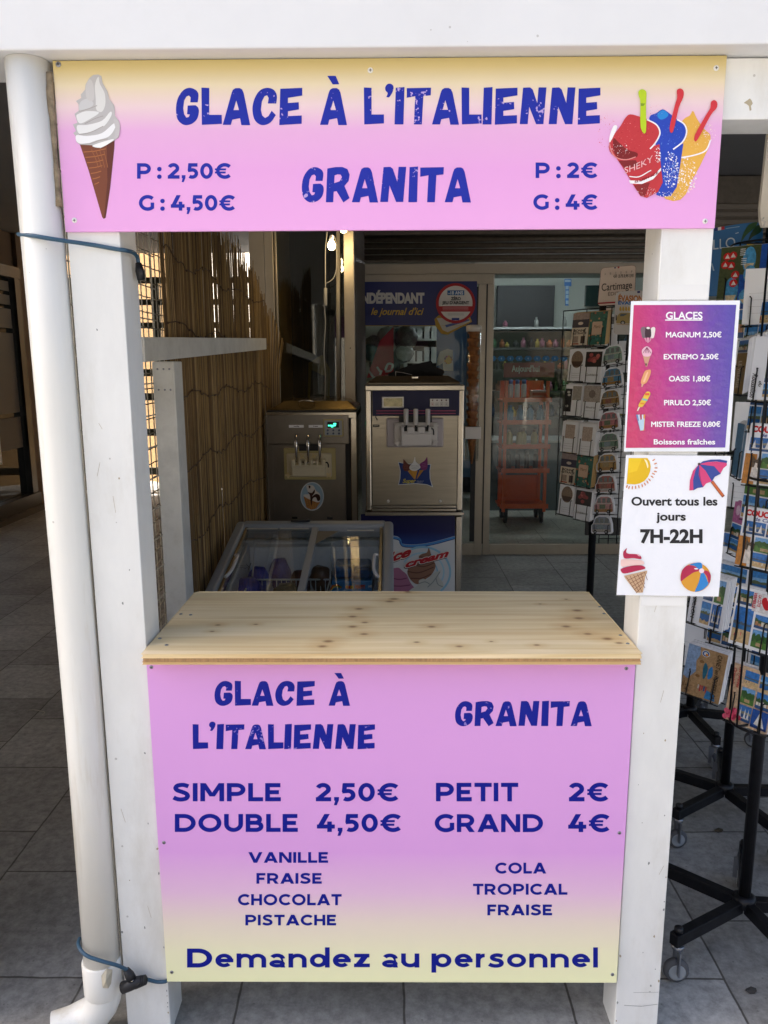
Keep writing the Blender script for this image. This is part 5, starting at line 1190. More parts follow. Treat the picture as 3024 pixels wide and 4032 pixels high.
m = MB(); m.tube(spline([(-0.50, YL + .06, 1.382), (-.49, YL + .04, 1.392), (-.455, YL + .035, 1.396), (-.42, YL + .04, 1.392), (-.41, YL + .06, 1.382)], 4), .005, CHROME, 8); m.build('handle', lo_)
m = MB(); m.box((X0 + .005, YL + .004, 1.3375), (X1, YL + .62, 1.345), BLACKP); m.build('lid_seal', ml)
for x0, x1, w in ((543, 775, 'vanille'), (850, 1068, 'fraise')):
    m = MB(); bx(m, zl, x0, 487, x1, 530, YL - .0135, .0012, PAPER); lo2 = m.build('name_strip', ml)
    a = Art(plane_map(YL - .0137), .0002); k0 = zl(x0 + 72, 515); k1 = zl(x1 - 72, 498); art_text(a, w, pm('2a2620'), k0[0], k1[0], k0[1], k1[1], .03); a.build('lettering', lo2)
m = MB(); bx(m, zl, 1078, 398, 1390, 668, YL - .022, .012, CREAM2); cp = m.build('control_panel', ml, .004)
m = MB(); bx(m, zl, 1100, 420, 1368, 648, YL - .024, .003, mat('silver fascia', 'a8aeb4', 0.4)); bx(m, zl, 1142, 440, 1322, 530, YL - .0255, .002, BLACKP); m.build('display', cp)
a = Art(plane_map(YL - .0258), .0002); LED = mat('green led', '3fd8a0', 0.5, emit='3fe0a4', estr=1.5)
for s, x0, x1, yb in (('50', 1235, 1280, 478), ('50000', 1152, 1272, 506), ('20', 1195, 1235, 524)):
    k0 = zl(x0, yb); k1 = zl(x1, yb - 20 if yb < 520 else yb - 12); art_text(a, s, LED, k0[0], k1[0], k0[1], k1[1], .03)
a.build('led_digits', cp)
for x in (1146, 1234, 1322):
    for y in (570, 620): m = MB(); p = PY(*zl(x, y), YL - .024); m.lathe([(.0055, 0), (.005, .004), (0, .005)], p, mat('grey blue button', '4a5a78', 0.4), 12, (0, -1, 0)); m.build('button', cp)
m = MB(); bx(m, zl, 465, 845, 1272, 1340, YL - .02, .016, CREAM2); ds = m.build('dispenser_plate', ml, .006)
m = MB(); bx(m, zl, 508, 925, 1210, 1300, YL - .04, .02, CREAM); m.build('dispenser_block', ds, .012)
m = MB(); bx(m, zl, 590, 1130, 1118, 1290, YL - .075, .04, CREAM)
for x0, x1 in ((570, 640), (690, 735), (780, 820), (866, 910), (963, 1000), (1050, 1118)): bx(m, zl, x0, 1030, x1, 1155, YL - .08, .045, CREAM)
bx(m, zl, 620, 1105, 1090, 1155, YL - .08, .045, CREAM); m.build('spout_block', ds, .006)
m = MB(); bx(m, zl, 700, 790, 1050, 890, YL - .022, .004, BLACKP); bx(m, zl, 735, 1055, 965, 1080, YL - .07, .01, CHROME); m.build('hinge_gap', ds)
m = MB(); m.tube([PY(*zl(q, w), YL - .075) for q, w in ((1110, 1070), (1140, 1072), (1155, 1100), (1160, 1148))], .004, BLACKP, 8); m.build('hook', ds)
for x, xb in ((655, 660), (840, 842), (1020, 1022)):
    m = MB(); m.tube([PY(*zl(x + 2, 640), YL - .05)] + [PY(*zl(q, w), YL - d_) for q, w, d_ in ((x, 655, .07), (x - 2, 720, .085), (x, 830, .088), (xb, 960, .08), (xb, 1060, .072))], .008, CHROME, 12, radii=[.006, .0082, .009, .0088, .0065, .005]); m.build('lever', ds)
for x, y, rot in ((752, 976, .78), (935, 970, 0.4), (533, 1264, 0.05), (1165, 1262, .78)): star_knob(ds, PY(*zl(x, y), YL - .045 if y < 1100 else YL - .035), .0165, KNOB, rot)
stk = MB(); a = Art(plane_map(YL - .0065), .0002)
c_ = zl(905, 1597); a.disc(c_[0], c_[1], zl(1088, 0)[0] - c_[0], zl(0, 1820)[1] - c_[1], pm('c8ccd0'), 36); a.disc(c_[0], c_[1], zl(1075, 0)[0] - c_[0], zl(0, 1805)[1] - c_[1], pm('8fa9bc'), 36)
a.poly([zl(770, 1590), zl(900, 1640), zl(1030, 1690), zl(960, 1790), zl(890, 1805), zl(815, 1770)], pm('b07a42'))
for i in range(5): a.line([zl(785 + i * 50, 1620 + i * 15), zl(850 + i * 30, 1795)], .5, pm('6f4a26')); a.line([zl(1010 - i * 40, 1690 + i * 10), zl(800 + i * 10, 1650 + i * 30)], .5, pm('6f4a26'))
a.poly([zl(*p) for p in spline([(815, 1430), (880, 1420), (930, 1440), (965, 1510), (1025, 1560), (1035, 1640), (1000, 1690), (900, 1660), (780, 1600), (780, 1570), (850, 1560), (830, 1500)], 4, True)], pm('d2cbc4'))
for pts in ([(850, 1430), (880, 1440), (870, 1475), (855, 1465)], [(835, 1530), (900, 1545), (940, 1490), (945, 1540), (900, 1600), (960, 1560), (1020, 1580), (1030, 1650), (990, 1670), (960, 1610), (910, 1640), (900, 1750), (880, 1680), (870, 1580)]): a.poly([zl(*p) for p in spline(pts, 3, True)], pm('3a2018'))
a.build('cone_sticker', ml)
m = MB()
for x in (1138, 590): bx(m, zl, x, 1915, x + 85, 1955, YL - .009, .006, BLACKP)
m.build('latch', ml)
# --- right machine
YR = 2.4; zr = crop(1420, 1380, .28933); zq = crop(1500, 1980, .2411)
mr = thing('ice_cream_machine', 'shiny steel ice cream machine with blue top panel, left of the door', 'ice cream machine', (0.12, YR, 0))
X0, X1 = -0.13, 0.376
m = MB(); m.box((X0, YR + .004, .83), (X0 + .03, YR + .68, 1.483), STEEL2); m.box((X1 - .033, YR + .004, .83), (X1, YR + .68, 1.483), STEEL2); m.box((X0 + .03, YR + .016, .83), (X1 - .033, YR + .67, 1.46), STEEL); m.box((X0 - .002, YR, 1.452), (X1 + .002, YR + .685, 1.484), STEEL2); m.build('body', mr, .006)
m = MB(); m.box((X0, YR + .004, .06), (X0 + .03, YR + .68, .80), STEEL2); m.box((X1 - .035, YR + .004, .06), (X1, YR + .68, .80), STEEL2); m.box((X0 + .03, YR + .02, .06), (X1 - .035, YR + .67, .80), STEEL); m.build('base_cabinet', mr, .005)
m = MB(); m.box((X0 - .006, YR - .012, .807), (X1 + .006, YR + .685, .826), STEEL2); m.box((X0 + .03, YR - .004, .828), (X1 - .033, YR + .01, .843), STEEL2); m.box((X0 + .03, YR - .002, .846), (X1 - .033, YR + .01, .86), STEEL2); m.build('drip_lip', mr, .003)
m = MB(); bx(m, zr, 155, 885, 1325, 2105, YR + .006, .01, STEEL); m.build('front_panel', mr, .002)
m = MB(); bx(m, zr, 160, 546, 1345, 890, YR - .001, .01, mat('navy enamel', '10143e', 0.45, spec=.3)); bp_ = m.build('blue_panel', mr, .002)
a = Art(plane_map(YR - .0015), .0002)
for y in (820, 857): a.poly([zr(212, y - 7), zr(1295, y - 7), zr(1295, y + 7), zr(212, y + 7)], pm('93405e'))
a.build('red_stripe', bp_)
m = MB(); bx(m, zr, 288, 628, 588, 782, YR - .006, .005, mat('silver bezel', 'b4b2b0', 0.35, .4)); vw = m.build('display_frame', bp_, .002)
a = Art(plane_map(YR - .0065), .0002); a.poly([zr(312, 648), zr(572, 648), zr(570, 765), zr(315, 765)], mat('mirror like display', '8a8468', 0.25, .6, var=.5, vscale=60)); a.build('display', vw)
m = MB(); bx(m, zr, 942, 655, 1202, 765, YR - .006, .005, mat('silver bezel', 'b4b2b0', 0.35, .4)); kp = m.build('keypad', bp_, .002)
a = Art(plane_map(YR - .0065), .0002)
for i, x in enumerate((978, 1040, 1102, 1165)):
    c_ = zr(x, 678); a.disc(c_[0], c_[1], 1.7, 1.7, pm('4a1a1e'), 10); k = pm(('a05a50', '6a6a68', '6a6a68', '6a6a68')[i])
    for q in ([(x - 18, 706), (x + 18, 706), (x + 18, 709), (x - 18, 709)], [(x - 18, 750), (x + 18, 750), (x + 18, 753), (x - 18, 753)], [(x - 19, 706), (x - 16, 706), (x - 16, 753), (x - 19, 753)], [(x + 16, 706), (x + 19, 706), (x + 19, 753), (x + 16, 753)], [(x - 8, 722), (x + 8, 722), (x + 6, 738), (x - 6, 738)]): a.poly([zr(*p) for p in q], k)
a.build('key_prints', kp)
ld = MB(); b0 = [(X0 + .012, YR + .02), (X1 - .02, YR + .02), (X1 - .02, YR + .62), (X0 + .012, YR + .62)]; b1 = [(X0 + .06, YR + .1), (X1 - .075, YR + .1), (X1 - .075, YR + .54), (X0 + .06, YR + .54)]
DLID = mat('smoked brown lid', '4a3c26', 0.15, 0.2, coat=.5)
ld.add([(x, y, 1.486) for x, y in b0] + [(x, y, 1.496) for x, y in b0] + [(x, y, 1.527) for x, y in b1], [(0, 1, 5, 4), (1, 2, 6, 5), (2, 3, 7, 6), (3, 0, 4, 7), (4, 5, 9, 8), (5, 6, 10, 9), (6, 7, 11, 10), (7, 4, 8, 11), (8, 9, 10, 11)], DLID)
lo_ = ld.build('lid', mr, .003)
m = MB(); p = PY(*zr(738, 372), YR + .09); m.box((p.x - .017, p.y - .02, p.z - .014), (p.x + .017, p.y + .012, p.z + .007), CHROME); m.build('handle', lo_, .002)
m = MB(); bx(m, zr, 352, 922, 1128, 1318, YR - .018, .026, GREYP); dsr = m.build('dispenser_plate', mr, .008)
m = MB(); bx(m, zr, 455, 980, 1048, 1300, YR - .034, .018, WPL); m.build('dispenser_block', dsr, .008)
m = MB(); bx(m, zr, 552, 1130, 962, 1298, YR - .07, .04, WPL)
for x0, x1 in ((550, 592), (634, 735), (776, 880), (920, 964)): bx(m, zr, x0, 1036, x1, 1130, YR - .074, .044, WPL)
bx(m, zr, 552, 1104, 962, 1134, YR - .074, .044, WPL); m.build('spout_block', dsr, .005)
m = MB(); bx(m, zr, 520, 892, 970, 985, YR - .02, .004, BLACKP); bx(m, zr, 592, 1040, 920, 1100, YR - .05, .01, BLACKP); m.build('hinge_gap', dsr)
for x in (622, 750, 915):
    m = MB(); q = [PY(*zr(x + (-4 if x < 700 else 0 if x < 900 else 0), w), YR - d_) for w, d_ in ((800, .085), (830, .088), (980, .086), (1012, .082))]
    m.tube(q, .012, WPL, 8, radii=[.0118, .0122, .0118, .007]); lv = m.build('lever', dsr)
    m = MB(); m.tube([PY(*zr(x, 1010), YR - .082), PY(*zr(x - 4, 1075), YR - .07)], .0045, BLACKP, 8); m.build('lever_rod', lv)
for x, y, rot in ((505, 1032, .2), (1014, 1036, .5), (503, 1258, .15), (1012, 1258, .6)): star_knob(dsr, PY(*zr(x, y), YR - .036), .0175, WPL, rot)
m = MB(); m.tube([PY(*zr(q, w), YR - .07) for q, w in ((962, 1062), (985, 1070), (993, 1100), (994, 1150))], .0035, BLACKP, 8); m.build('hook', dsr)
a = Art(plane_map(YR + .0055), .0002)
SPT = lambda *q, n=4: [zr(*p) for p in spline(list(q), n, True)]
a.poly([zr(*p) for p in ((508, 1516), (600, 1535), (730, 1545), (860, 1545), (960, 1545), (945, 1640), (950, 1740), (985, 1862), (900, 1830), (740, 1815), (510, 1832), (530, 1740), (535, 1640))], pm('b9c0c8'))
a.poly([zr(*p) for p in ((518, 1526), (620, 1545), (860, 1555), (950, 1553), (936, 1640), (940, 1740), (970, 1850), (900, 1820), (740, 1805), (520, 1822), (540, 1740), (545, 1640))], pm('14306e'))
for pts, c in (([(640, 1640), (700, 1610), (735, 1750), (720, 1740)], 'b5822e'), ([(760, 1750), (800, 1630), (860, 1625), (770, 1745)], 'a8742a'), ([(692, 1630), (775, 1635), (742, 1755), (730, 1750)], 'c08a34')): a.poly([zr(*p) for p in pts], pm(c))
a.poly(SPT((585, 1480), (640, 1540), (690, 1560), (660, 1630), (600, 1640), (572, 1590), (580, 1540)), pm('5a2a24')); a.poly(SPT((905, 1450), (912, 1540), (900, 1610), (860, 1630), (800, 1590), (810, 1540), (870, 1500)), pm('6e2a62')); a.poly(SPT((738, 1450), (750, 1510), (800, 1560), (810, 1600), (740, 1640), (675, 1620), (665, 1580), (715, 1520)), pm('c9c9c9'))
for i in range(3): a.line([zr(680 + 5 * i, 1560 + 22 * i), zr(740, 1572 + 20 * i), zr(795, 1555 + 20 * i)], .7, pm('8a8a90')); a.line([zr(585, 1560 + 22 * i), zr(650, 1560 + 22 * i)], .6, pm('8a4a40')); a.line([zr(830, 1545 + 22 * i), zr(895, 1530 + 22 * i)], .6, pm('a05a94'))
k0 = zr(572, 1800); k1 = zr(752, 1748); art_text(a, 'Super', pm('c8b83a'), k0[0], k1[0], k0[1], k1[1], .015, .3)
for y, x1, s in ((1780, 862, 'ice cream'), (1795, 845, 'machine')): k0 = zr(765, y); k1 = zr(x1, y - 9); art_text(a, s, pm('b9c0cc'), k0[0], k1[0], k0[1], k1[1], .01, .2)
a.build('cone_emblem', mr)
for x, y in ((375, 2049), (1083, 2049)): m = MB(); p = PY(*zr(x, y), YR + .005); m.lathe([(.0075, 0), (.0075, .006), (.005, .009), (0, .01)], p, WPL, 12, (0, -1, 0)); m.build('button', mr)
a = Art(plane_map(YR + .0055), .0002); a.poly([zr(168, 1008), zr(255, 1008), zr(255, 1042), zr(168, 1042)], pm('4a4842')); a.poly([zr(185, 1017), zr(240, 1017), zr(240, 1032), zr(185, 1032)], pm('9a968a')); a.build('rating_plate', mr)
m = MB(); m.tube([PY(*zr(q, w), YR - .003) for q, w in ((205, 892), (207, 915), (222, 930), (228, 945), (215, 940))], .0022, BLACKP, 6); m.build('dangling_clip', mr)
# base picture
a = Art(plane_map(YR + .0035), .0002)
NV = ramp_mat('navy to blue print', 'Z', .66, .80, [(0, '1a3a7c'), (.4, '12164e'), (1, '0d0f3c')], .3)
XR = zq(1208, 0)[0]; XL = zq(-330, 0)[0]
a.poly([(XL, zq(0, 184)[1]), (XR, zq(0, 184)[1]), (XR - .2, zq(0, 1420)[1] + 40), (XL + 3, zq(0, 1420)[1] + 40)], pm('c4c8cc'))
a.poly([(XL, zq(0, 184)[1]), (XR, zq(0, 184)[1]), zq(1207, 540)] + [zq(*p) for p in spline([(1100, 570), (900, 625), (700, 665), (500, 680), (370, 670), (325, 640), (320, 590), (270, 550), (180, 535), (0, 540), (-320, 560)], 4)], NV)
for off, w, c in ((18, 5.0, '4c86c0'), (42, 1.5, '16246c')):
    a.line([zq(x, y + off) for x, y in spline([(1207, 545), (1100, 575), (900, 630), (700, 670), (500, 685), (370, 675), (322, 640), (312, 590), (270, 560), (180, 545), (0, 550), (-320, 570)], 4)], w, pm(c))
for r_, w, c in ((430, 4.5, '86b4cc'), (330, 3.5, '9cc2d4'), (230, 3, '7fb0c8')):
    a.line([zq(680 + r_ * 1.05 * math.cos(R(t)), 1130 + r_ * .95 * math.sin(R(t))) for t in range(-150, 80, 8)], w, pm(c))
a.poly([zq(*p) for p in spline([(780, 735), (815, 830), (830, 900), (890, 1000), (880, 1080), (820, 1180), (740, 1240), (600, 1330), (480, 1250), (430, 1120), (500, 1000), (610, 930), (620, 870), (680, 830), (750, 810)], 4, True)], pm('84604e'))
for pts in ([(440, 1120), (620, 1140), (860, 1050)], [(480, 1230), (660, 1230), (820, 1160)], [(520, 1010), (700, 1040), (870, 980)], [(630, 880), (740, 890), (820, 850)]): a.line([zq(*p) for p in spline(pts, 5)], 2.2, pm('5a3a30'))
a.poly([zq(*p) for p in spline([(-100, 1250), (60, 1100), (200, 1070), (290, 1060), (350, 1110), (420, 1170), (480, 1300), (560, 1420), (500, 1500), (0, 1500)], 4, True)], pm('9c6684'))
for pts in ([(100, 1200), (280, 1250), (420, 1230)], [(120, 1350), (320, 1360), (480, 1340)]): a.line([zq(*p) for p in spline(pts, 5)], 2.4, pm('74405e'))
a.poly([zq(*p) for p in spline([(985, 1100), (940, 1200), (1000, 1280), (1020, 1370), (960, 1420), (1000, 1520), (440, 1520), (480, 1420), (610, 1340), (620, 1270), (690, 1240), (760, 1250), (850, 1160)], 4, True)], pm('b9bbb6'))
for pts in ([(620, 1320), (720, 1290), (800, 1330)], [(760, 1380), (860, 1280), (960, 1130)], [(900, 1230), (930, 1330), (1010, 1370)]): a.line([zq(*p) for p in spline(pts, 5)], 2.2, pm('8c9292'))
for s, x0, y0, x1, y1, ht in (('Ice', 90, 985, 485, 855, 135), ('cream', 385, 1060, 1100, 870, 105)):
    for dx, dy, c, bd in ((-10, 14, '1c1c22', .1), (0, 0, 'd8cfc8', .11), (0, 0, 'a8202a', .05)):
        vs, fs = builtin_text(s, bd, .3); wx = max(v[0] for v in vs) - bd
        sc_ = 1.0
        a.tri(vs, fs, pm(c), lambda x, y: zq(x0 + dx + (x1 - x0) * x / wx, y0 + dy + (y1 - y0) * (x / wx) - ht * y * sc_))
a.build('swirl_picture', mr)
# black bag on the lid, cone tube
bg_ = thing('black_bag', 'folded black bag lying on the smoked lid of the right ice cream machine', 'bag', (0.13, YR + .3, 1.527))
m = MB(); f3 = lambda x, y, d: PY(*zr(x, y), YR + .2 + d)
pr = [(385, 352), (372, 318), (415, 300), (490, 268), (640, 212), (790, 178), (955, 142), (975, 160), (995, 218), (1060, 240), (1130, 265), (1140, 300), (1110, 345), (1080, 352)]
BKF = mat('black fabric', '0c0c0e', 0.85, var=.3, vscale=20, bump=.6, bscale=25)
m.prism(pr, f3, .16, BKF); m.build('cloth', bg_, .008, 3)
m = MB(); m.tube([f3(q, w, -.004) for q, w in ((478, 285), (476, 320), (478, 350))], .0016, WPL, 6); m.tube([f3(q, w, -.004) for q, w in ((480, 290), (560, 300), (700, 330))], .001, WPL, 5); m.build('zip', bg_)
cn = thing('cone_dispenser', 'tall clear tube filled with brown ice cream cones beside the right machine', 'cone dispenser', (0.44, 2.62, 1.05))
CL = glass_mat('clear plastic tube', (.93, .93, .9), 1.2, 1.45, .03)
m = MB(); m.lathe([(.037, 0), (.037, .70)], (0.442, 2.62, 1.07), CL, 24); m.lathe([(.035, 0.01), (.035, .69)], (0.442, 2.62, 1.07), CL, 24); m.build('tube', cn)
m = MB(); m.lathe([(.04, 0), (.04, .03), (.03, .034), (0, .034)], (0.442, 2.62, 1.755), mat('milky cap', 'b9b2a8', 0.4), 24); m.build('cap', cn)
m = MB(); m.box((.40, 2.575, 1.19), (.485, 2.665, 1.255), WPL); m.build('bracket', cn, .003)
CONE = mat('wafer cone', '9a5e2c', 0.6, var=.45, vscale=70, bump=.6, bscale=90)
for i in range(14):
    m = MB(); m.lathe([(.004, 0), (.026, .145), (.0315, .15), (.0315, .165)], (0.442 + .002 * math.sin(i * 2), 2.62, 1.05 + i * .042), CONE, 14); m.build('wafer_cone', cn)

# ------------------------------------------------------------------ chest freezer
GRM = mat('grey freezer plastic', '8a8e92', 0.42, var=.05)
YB, YFf, ZB, ZF = 1.62, 0.86, 0.925, 0.775
XL, XRr = -0.652, 0.010
fz = thing('chest_freezer', 'grey chest freezer with sloping sliding glass lids behind the counter', 'freezer', (-0.33, 1.24, 0))
SH = mat('white freezer shell', 'b9bcbe', 0.4); IN = mat('frosty inner wall', 'f0f2f4', 0.6, var=.1, vscale=14, bump=.8, bscale=40)
m = MB()
for a_, b_ in (((XL, YFf - .08, .05), (XRr, YFf - .02, ZF - .05)), ((XL, YB - .06, .05), (XRr, YB, ZB - .06))): m.box(a_, b_, SH)
for x in (XL, XRr - .06):
    m.add([(x, YFf - .02, .05), (x + .06, YFf - .02, .05), (x + .06, YB - .06, .05), (x, YB - .06, .05), (x, YFf - .02, ZF - .06), (x + .06, YFf - .02, ZF - .06), (x + .06, YB - .06, ZB - .07), (x, YB - .06, ZB - .07)], [(0, 3, 2, 1), (4, 5, 6, 7), (0, 1, 5, 4), (1, 2, 6, 5), (2, 3, 7, 6), (3, 0, 4, 7)], SH)
m.box((XL + .06, YFf - .02, .05), (XRr - .06, YB - .06, .30), SH); m.build('body', fz, .006)
m = MB(); m.box((XL + .0605, YB - .075, .31), (XRr - .0605, YB - .0605, ZB - .085), IN); m.box((XL + .0605, YFf, .31), (XL + .085, YB - .076, .70), IN); m.box((XRr - .08, YFf, .31), (XRr - .0605, YB - .076, .70), IN); m.build('inner_wall', fz, .01, 3)
sl = (ZB - ZF) / (YB - YFf)
def zs(y): return ZF + (y - YFf) * sl
def lidbar(name, x0, x1, y0, y1, t0, t1, m_, bev=.006):
    b = MB(); b.add([(x0, y0, zs(y0) + t0), (x1, y0, zs(y0) + t0), (x1, y1, zs(y1) + t0), (x0, y1, zs(y1) + t0), (x0, y0, zs(y0) + t1), (x1, y0, zs(y0) + t1), (x1, y1, zs(y1) + t1), (x0, y1, zs(y1) + t1)], [(0, 3, 2, 1), (4, 5, 6, 7), (0, 1, 5, 4), (1, 2, 6, 5), (2, 3, 7, 6), (3, 0, 4, 7)], m_)
    return b.build(name, fz, bev, 3)
lidbar('lid_rim', XL, XL + .042, YFf - .10, YB, -.05, .012, GRM, .012); lidbar('lid_rim', XRr - .042, XRr, YFf - .10, YB, -.05, .012, GRM, .014)
lidbar('lid_rim', XL + .03, XRr - .03, YB - .045, YB + .004, -.05, .014, GRM, .012); lidbar('lid_rim', XL + .03, XRr - .03, YFf - .10, YFf - .05, -.05, .012, GRM)
lidbar('lid_track', XL + .043, XL + .056, YFf - .05, YB - .046, -.03, .004, STEEL2, .002); lidbar('lid_track', XRr - .056, XRr - .043, YFf - .05, YB - .046, -.03, .004, STEEL2, .002)
MIDX = -0.315
lidbar('sash_bar', MIDX - .014, MIDX + .014, YFf - .05, YB - .048, -.012, .004, GRM, .003)
FG = glass_mat('freezer glass', (.95, .97, .97), 1.3, 1.5, 0.0, .0)
for x0, x1, t in ((XL + .05, MIDX, -.002), (MIDX, XRr - .05, -.016)): lidbar('glass_lid', x0, x1, YFf - .05, YB - .05, t - .002, t, FG, 0)
for x0, x1, y in ((-.60, -.47, 1.545), (-.46, -.34, 1.545), (-.18, -.07, 1.525)):
    b = MB(); b.add([(x0, y, zs(y) + .006), (x1, y, zs(y) + .006), (x1, y + .012, zs(y + .012) + .006), (x0, y + .012, zs(y + .012) + .006)], [(0, 1, 2, 3)], mat('dusty white label', 'b9b6ae', 0.6)); b.build('label_strip', fz)
b = MB(); b.add([(MIDX + .014, 1.53, zs(1.53) + .004), (MIDX + .10, 1.53, zs(1.53) + .004), (MIDX + .014, 1.40, zs(1.40) + .004)], [(0, 1, 2)], mat('brown corner tape', '6f665a', 0.6)); b.build('corner_tape', fz)
a = Art(lambda x, y, l: Vector((x, y, zs(y) + .004 + l)), .0004); AR = pm('2a2c2e')
for x0, x1, y, both in ((-.60, -.53, 1.20, False), (-.135, -.065, 1.18, True)):
    a.line([(x0, y + .008), (x1 - .012, y + .008)], .0022, AR); a.line([(x0, y - .008), (x1 - .012, y - .008)], .0022, AR); a.line([(x1 - .014, y + .02), (x1, y), (x1 - .014, y - .02)], .0025, AR); a.line([(x1 + .003, y + .03), (x1 + .003, y - .03)], .0028, AR)
    if both: a.line([(x0 + .012, y + .02), (x0, y), (x0 + .012, y - .02)], .0025, AR); a.line([(x0 - .003, y + .03), (x0 - .003, y - .03)], .0028, AR)
a.build('arrow_mark', fz)
for x, s in ((XL + .058, 1), (XRr - .06, -1)):
    b = MB(); b.tube(spline([(x, 1.28, zs(1.28) + .012), (x + s * .012, 1.26, zs(1.26) + .02), (x + s * .012, 1.14, zs(1.14) + .02), (x - s * .004, 1.10, zs(1.10) + .012)], 4), .006, WPL, 8); b.build('lid_handle', fz)
b = MB(); b.box((-.42, YB - .03, ZB + .012), (-.34, YB - .01, ZB + .022), BLACKP); b.build('lock', fz, .003)
# baskets and ice cream inside
BW = mat('white basket wire', 'd6d8d8', 0.4)
bk_ = thing('wire_basket', 'white wire basket hanging inside the freezer with ice cream bags', 'basket', (-.38, 1.2, .55))
m = MB(); bx0, bx1, by0, by1, bz0, bz1 = -.56, -.245, 1.06, 1.42, .54, .735
for zz in (bz1, (bz0 + bz1) / 2): m.tube([(bx0, by0, zz), (bx1, by0, zz), (bx1, by1, zz), (bx0, by1, zz), (bx0, by0, zz)], .004 if zz == bz1 else .0025, BW, 6)
for i in range(17): x = bx0 + (bx1 - bx0) * i / 16; m.tube([(x, by0, bz1), (x, by0, bz0), (x, by1, bz0), (x, by1, bz1)], .002, BW, 5)
m.tube([(bx0, by1, bz1), (bx0, by1 + .09, bz1 + .13), (bx1, by1 + .09, bz1 + .13), (bx1, by1, bz1)], .004, BW, 6)
m.build('wires', bk_)
def bag(name, label, c, p, s, seed, grp=None):
    rnd = random.Random(seed); m = MB(); n = 9; vs = []
    for j in range(6):
        for i in range(n):
            t = 2 * math.pi * i / n; r = (1 - abs(j - 2.5) / 3.4) ** .5 * (1 + rnd.uniform(-.12, .12))
            vs.append((p[0] + s[0] * r * math.cos(t), p[1] + s[1] * r * math.sin(t), p[2] + s[2] * (j - 2.5) / 2.5 * (1 + rnd.uniform(-.08, .08))))
    fs = [(j * n + i, j * n + (i + 1) % n, (j + 1) * n + (i + 1) % n, (j + 1) * n + i) for j in range(5) for i in range(n)] + [tuple(range(n))[::-1], tuple(range(5 * n, 6 * n))]
    m.add(vs, fs, mat('foil ' + c, c, .35, 0, var=.5, vscale=50, bump=.8, bscale=60), True)
    return tag(m.build(name), label, 'ice cream bag', grp)
bag('ice_cream_bag', 'dark blue crumpled ice cream bag standing up in the wire basket', '16309a', (-.455, 1.47, .745), (.05, .03, .062), 1)
bag('ice_cream_bag', 'small pointed blue ice cream bag beside the standing one', '1c3ab0', (-.54, 1.46, .725), (.05, .03, .05), 2)
bag('ice_cream_bag', 'blue ice cream bag with yellow print lying lowest in the basket', '1a34a4', (-.56, 1.33, .725), (.06, .05, .04), 3)
bag('ice_cream_bag', 'dark olive ice cream bag lying behind the basket wires', '4a4a3a', (-.41, 1.34, .705), (.06, .05, .035), 4)
bag('ice_cream_bag', 'brown ice cream bag under the middle bar of the freezer', '6a4a34', (-.285, 1.45, .73), (.055, .04, .05), 5)
bag('ice_cream_bag', 'reddish brown ice cream bag left of the middle bar', '5a2e28', (-.37, 1.46, .71), (.05, .04, .05), 6)
ib = thing('ice_cream_box', 'blue box of fruit ices reading HAPPY in the right half of the freezer', 'box', (-.14, 1.22, .5))
m = MB(); m.box((-.235, 1.36, .56), (-.075, 1.53, .745), mat('blue carton', '3a86c0', .4)); m.build('carton', ib, .003)
a = Art(plane_map(1.358), .0003); zf3 = crop(800, 2020, .48222)
k0 = zf3(1245, 617); k1 = zf3(1325, 588); art_text(a, 'HAPPY', pm('d8503a'), k0[0], k1[0], k0[1], k1[1], .05); k0 = zf3(1345, 606); k1 = zf3(1378, 588); art_text(a, 'x8', pm('e8e8e8'), k0[0], k1[0], k0[1], k1[1], .05)
a.line([zf3(*p) for p in spline([(1040, 625), (1060, 595), (1100, 590), (1130, 610)], 4)], 3, pm('d86a30')); a.line([zf3(*p) for p in spline([(1050, 628), (1065, 605), (1100, 600), (1125, 615)], 4)], 2, pm('e0c040'))
k0 = zf3(1085, 610); k1 = zf3(1140, 595); art_text(a, 'FRUITY', pm('3a8a50'), k0[0], k1[0], k0[1], k1[1], .04)
for x, c in ((1175, 'e08a2a'), (1200, 'd84a3a'), (1215, 'e8c040')): q = zf3(x, 605); a.disc(q[0], q[1], 4, 4, pm(c), 9)
a.build('print', ib)
m = MB(); rnd = random.Random(4)
m.box((-.228, 1.38, .747), (-.08, 1.52, .80), mat('foil fruit print', '2c5a8c', .3, var=.7, vscale=50)); tag(m.build('ice_cream_pack', None, .015, 3), 'shiny blue pack of fruit ices lying on the HAPPY box', 'ice cream pack')

# ------------------------------------------------------------------ lamps, flex and switch at the window
for nm, lb_, p in (('light_bulb', 'lit warm bulb hanging by the window frame', Vector((-0.31, 2.70, 2.205))), ('light_bulb', 'lit warm bulb just behind the bottom edge of the upper price board', Vector((-0.246, 2.72, 2.295)))):
    t = thing(nm, lb_, 'light bulb', p)
    m = MB(); m.lathe([(0, -.022), (.012, -.019), (.0195, -.008), (.0205, .002), (.016, .016), (.010, .024)], p, mat('glowing bulb', 'fff1d0', .3, emit='ffdf9c', estr=14.0), 18); m.build('globe', t)
    m = MB(); m.lathe([(.011, .024), (.012, .05), (.006, .054)], p, WPL, 12); m.build('socket', t)
    l = bpy.data.lights.new('bulb_glow', 'POINT'); l.energy = 0.4; l.color = (1, .72, .38); l.shadow_soft_size = .024
    lo2 = bpy.data.objects.new('bulb_glow', l); COL.objects.link(lo2); lo2.location = (p.x, p.y - .03, p.z - .035)
FLEX = mat('dusty white flex', '9a9892', 0.5)
fx = thing('lamp_flex', 'white flex with inline switch running down from the bulbs by the window', 'flex', (-.33, 2.8, 1.4))
